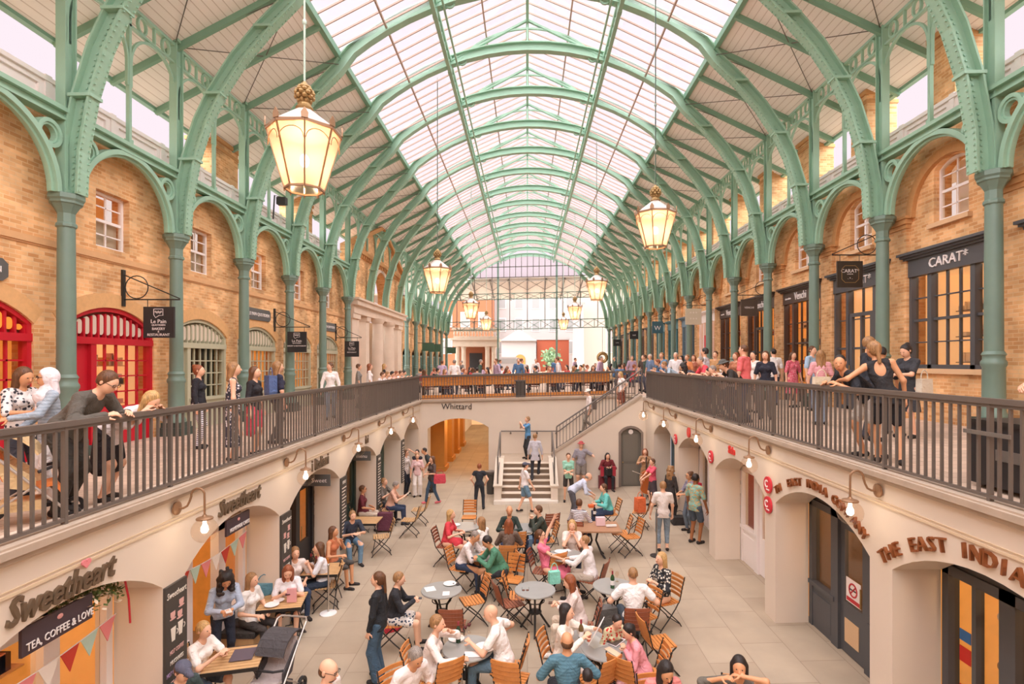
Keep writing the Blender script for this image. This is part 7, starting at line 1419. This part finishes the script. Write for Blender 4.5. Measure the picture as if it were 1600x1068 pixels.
row = ((1196, 5.9, 0, 'woman with long brown hair in a dark coat with a thin strap', 'f', '#2c2c38', ('long', 'brown'), 1.68), (1163, 5.2, 1, 'man in a salmon tee with short grey brown hair', 'm', '#e87070', ('crop', 'brown'), 1.84), (1178, 6.3, 0, 'person with dark hair in a white top behind the salmon tee', 'f', '#efe4dc', ('short', 'dark'), 1.7), (1209, 7.8, 0, 'man in a white shirt standing in the orange lit doorway', 'm', '#f0ece8', ('crop', 'dark'), 1.78), (1150, 6.2, 0, 'woman with auburn hair behind the grey hat', 'f', '#b87858', ('bob', 'red'), 1.68),
       (1102, 5.3, 0, 'man with dark hair in a white tee, looking away', 'm', '#d8d4dc', ('short', 'dark'), 1.84), (1118, 6.4, 0, 'tall person in tan behind the white tee', 'm', '#c89868', ('short', 'brown'), 1.76), (1074, 6.1, 0, 'person in orange between the columns', 'f', '#e0905c', ('short', 'fair'), 1.68), (1056, 5.6, 0, 'older man in a white shirt with sparse hair', 'm', '#efe8e8', ('crop', 'white'), 1.78), (1034, 5.5, 0, 'man in a denim shirt with fair hair', 'm', '#6c8cac', ('short', 'fair'), 1.8), (1016, 5.6, 0, 'older man with white hair in a grey blue jacket', 'm', '#7084a0', ('crop', 'white'), 1.78), (1065, 6.9, 0, 'woman with dark hair in olive farther back', 'f', '#6c6c4c', ('bob', 'dark'), 1.66), (1084, 6.7, 0, 'woman with red hair farther back', 'f', '#b06850', ('bob', 'red'), 1.66), (1005, 5.8, 0, 'man in dark brown at the head of the stairs', 'm', '#54443c', ('bald', 'grey'), 1.76), (1128, 7.4, 0, 'child in cream beside the lit windows', 'f', '#e8dcc8', ('bob', 'fair'), 1.4))
for px, xx, _, lb, sx_, tp, hr, h_ in row:
    y = xx*F/(px-VX); person(lb, (xx, y, K*xx), {1163: L_-.8, 1102: L_-.6, 1209: T_}.get(px, L_+.3+(px % 7)*.12), h_, sx_, top=tp, sleeve=.4, bottom=('long', ('#4c5260', '#3a3a44', '#6c6460')[px % 3]), hair=hr, group=G5, res=MD if px > 1095 else LO)
for px, lb, kw in ((1132, 'person in a grey flat hat and black jacket bent over the railing', dict(lean=.85, top='#34302c', sleeve=1, hat='#5c5c58', hair=('short', 'brown'), sex='m')), (1121, 'person in lilac bent low over the railing', dict(lean=1.1, top='#d8ccd8', sleeve=.6, hair=('crop', 'grey'))), (1108, 'girl with dark hair and glasses leaning at the railing', dict(lean=.9, top='#d8b8a8', hair=('short', 'dark'), h=1.5)), (1088, 'grey haired man in a red tee leaning on the railing', dict(lean=.55, top='#e84a58', sleeve=.35, hair=('crop', 'grey'), sex='m')),
                   (1072, 'person with dark curly hair bent over the railing', dict(lean=1.0, top='#4c4c54', hair=('curly', 'dark'))), (1040, 'person in pale denim leaning far over the railing', dict(lean=.9, top='#a8bccc', sleeve=.9, hair=('short', 'fair'))), (1026, 'person with orange hair resting on the railing', dict(lean=.7, top='#6880a0', sleeve=.8, hair=('short', 'red')))):
    lean_rail(lb, px, 1, 4.7, group=G5, res=MD if px > 1060 else LO, **kw)
t, J = person('man at the east edge of the picture, only his hands on the railing in view', (5.35, 5.02, K*5.35), L_, 1.78, 'm', lean=.3, top='#e8dcd4', sleeve=.4, hands=[(-.05, .68, 1.14), (.06, .68, 1.16)], hair=('short', 'brown'), group=G5, res=HI)
# the crowd at the tables beyond the barrier: six figures, each repeated with its own clothes
CR = []
rnd = random.Random(11)
for i in range(8):
    sx_ = 'fm'[i % 2]; sit = i % 4 != 3
    t, J = person('x', (0, -300, 0), 0, 1.68 if sx_ == 'f' else 1.76, sx_, sit=sit, lean=.15, top='#cccccc', sleeve=(.4, .9)[i % 2], bottom=('long', '#4c4c58'), hair=(('bob', 'short', 'long', 'short', 'short', 'crop', 'bob', 'short')[i], ('brown', 'dark', 'fair', 'grey', 'red', 'dark', 'dark', 'brown')[i]), group='people at the far tables', res=.028, hands=fwd(.8) if sit else None); CR.append(t)
COLS = [('red', '#d04c4c'), ('white', '#f0e8e4'), ('black', '#2c2a2c'), ('blue', '#5c80a8'), ('salmon', '#e09080'), ('grey', '#8c8884'), ('cream', '#e8d8b8'), ('dark green', '#44584c'), ('orange', '#d88850'), ('lilac', '#c0a8c0')]
WH = ['behind the west end of the barrier', 'behind the litter bin', 'behind the middle of the barrier', 'behind the stair end of the barrier', 'far out under the end screen']
used = {}; k = 0
xs = [-4.3, -3.75, -3.2, -2.55, -2.0, -1.4, -.8, -.2, .3, .9, 1.45, 2.0, 2.6, 3.1, 3.7, 4.3, -4.9, -2.9, -.5, 1.2, 2.3, 3.4, 5.0, -3.9, .6, 2.9]
for rowi, (yb, n_, zz) in enumerate(((26.2, 22, 0), (30.5, 24, 0), (38, 22, 0))):
    for j in range(n_):
        x = -5.0+10.6*j/(n_-1)+rnd.uniform(-.12, .12)+(0 if rowi == 0 else 0); x *= 1+rowi*.16; y = yb+rnd.uniform(-.8, .8); src = CR[(j*3+rowi) % 8]
        if k < 8: o = src = CR[k]
        else: o = copy_tree(src)
        o.location = (x, y, K*x); o.rotation_euler = (0, 0, rnd.choice((L_, R_, A_, T_, L_+.6, R_-.5)))
        cn, cc = COLS[(k*7+rowi) % 10]
        for c in o.children:
            if c.name.startswith('top'): c.data = c.data if k < 8 else c.data; c.material_slots[0].link = 'OBJECT'; c.material_slots[0].material = cloth(cc)
        px = VX+F*x/y; w_ = 0 if px < 720 else 1 if 790 < px < 835 else 2 if px < 790 else 3
        pose = 'standing' if CR.index(src) % 4 == 3 else 'seated'; key = (cn, w_, rowi, pose); used[key] = used.get(key, 0)+1
        o['label'] = '%s person in %s %s, %s row%s' % (pose, cn, WH[w_], ('front', 'second', 'third')[rowi], '' if used[key] == 1 else ', %s from portal' % ORD[used[key]-1])
        k += 1
def far_table(x, y, i):
    o = P['ft'] if 'ft' in P and i == 0 else None
    if 'ft' not in P:
        t = thing('trestle_table', 'x', 'table', 'long tables beyond the barrier'); b = MB(); b.box(-.85, .85, -.35, .35, .71, .75); b.build('table_top', SLATP, t)
        for s in (-1, 1): b = MB(); b.bar((s*.7, -.3, 0), (s*.7, .3, .71), .04, .04); b.build('leg', BLACK, t); b = MB(); b.bar((s*.7, .3, 0), (s*.7, -.3, .71), .04, .04); b.build('leg', BLACK, t)
        P['ft'] = t; o = t
    else: o = copy_tree(P['ft'])
    o.location = (x, y, K*x); o['label'] = '%s long slatted table beyond the barrier, counting from the portal side' % ORD[i]
for i in range(8): far_table(-4.6+(i % 4)*2.6, 25.1+(i//4)*3.6, i)
for i in range(12):
    x = -4.4+i*.78; c = chair((x, 24.45, K*x), T_ if i % 2 else .3, '', 'd'); c['label'] = '%s dark folding chair seen through the barrier, counting from the portal side' % ORD[i]; c['group'] = 'chairs seen through the barrier'
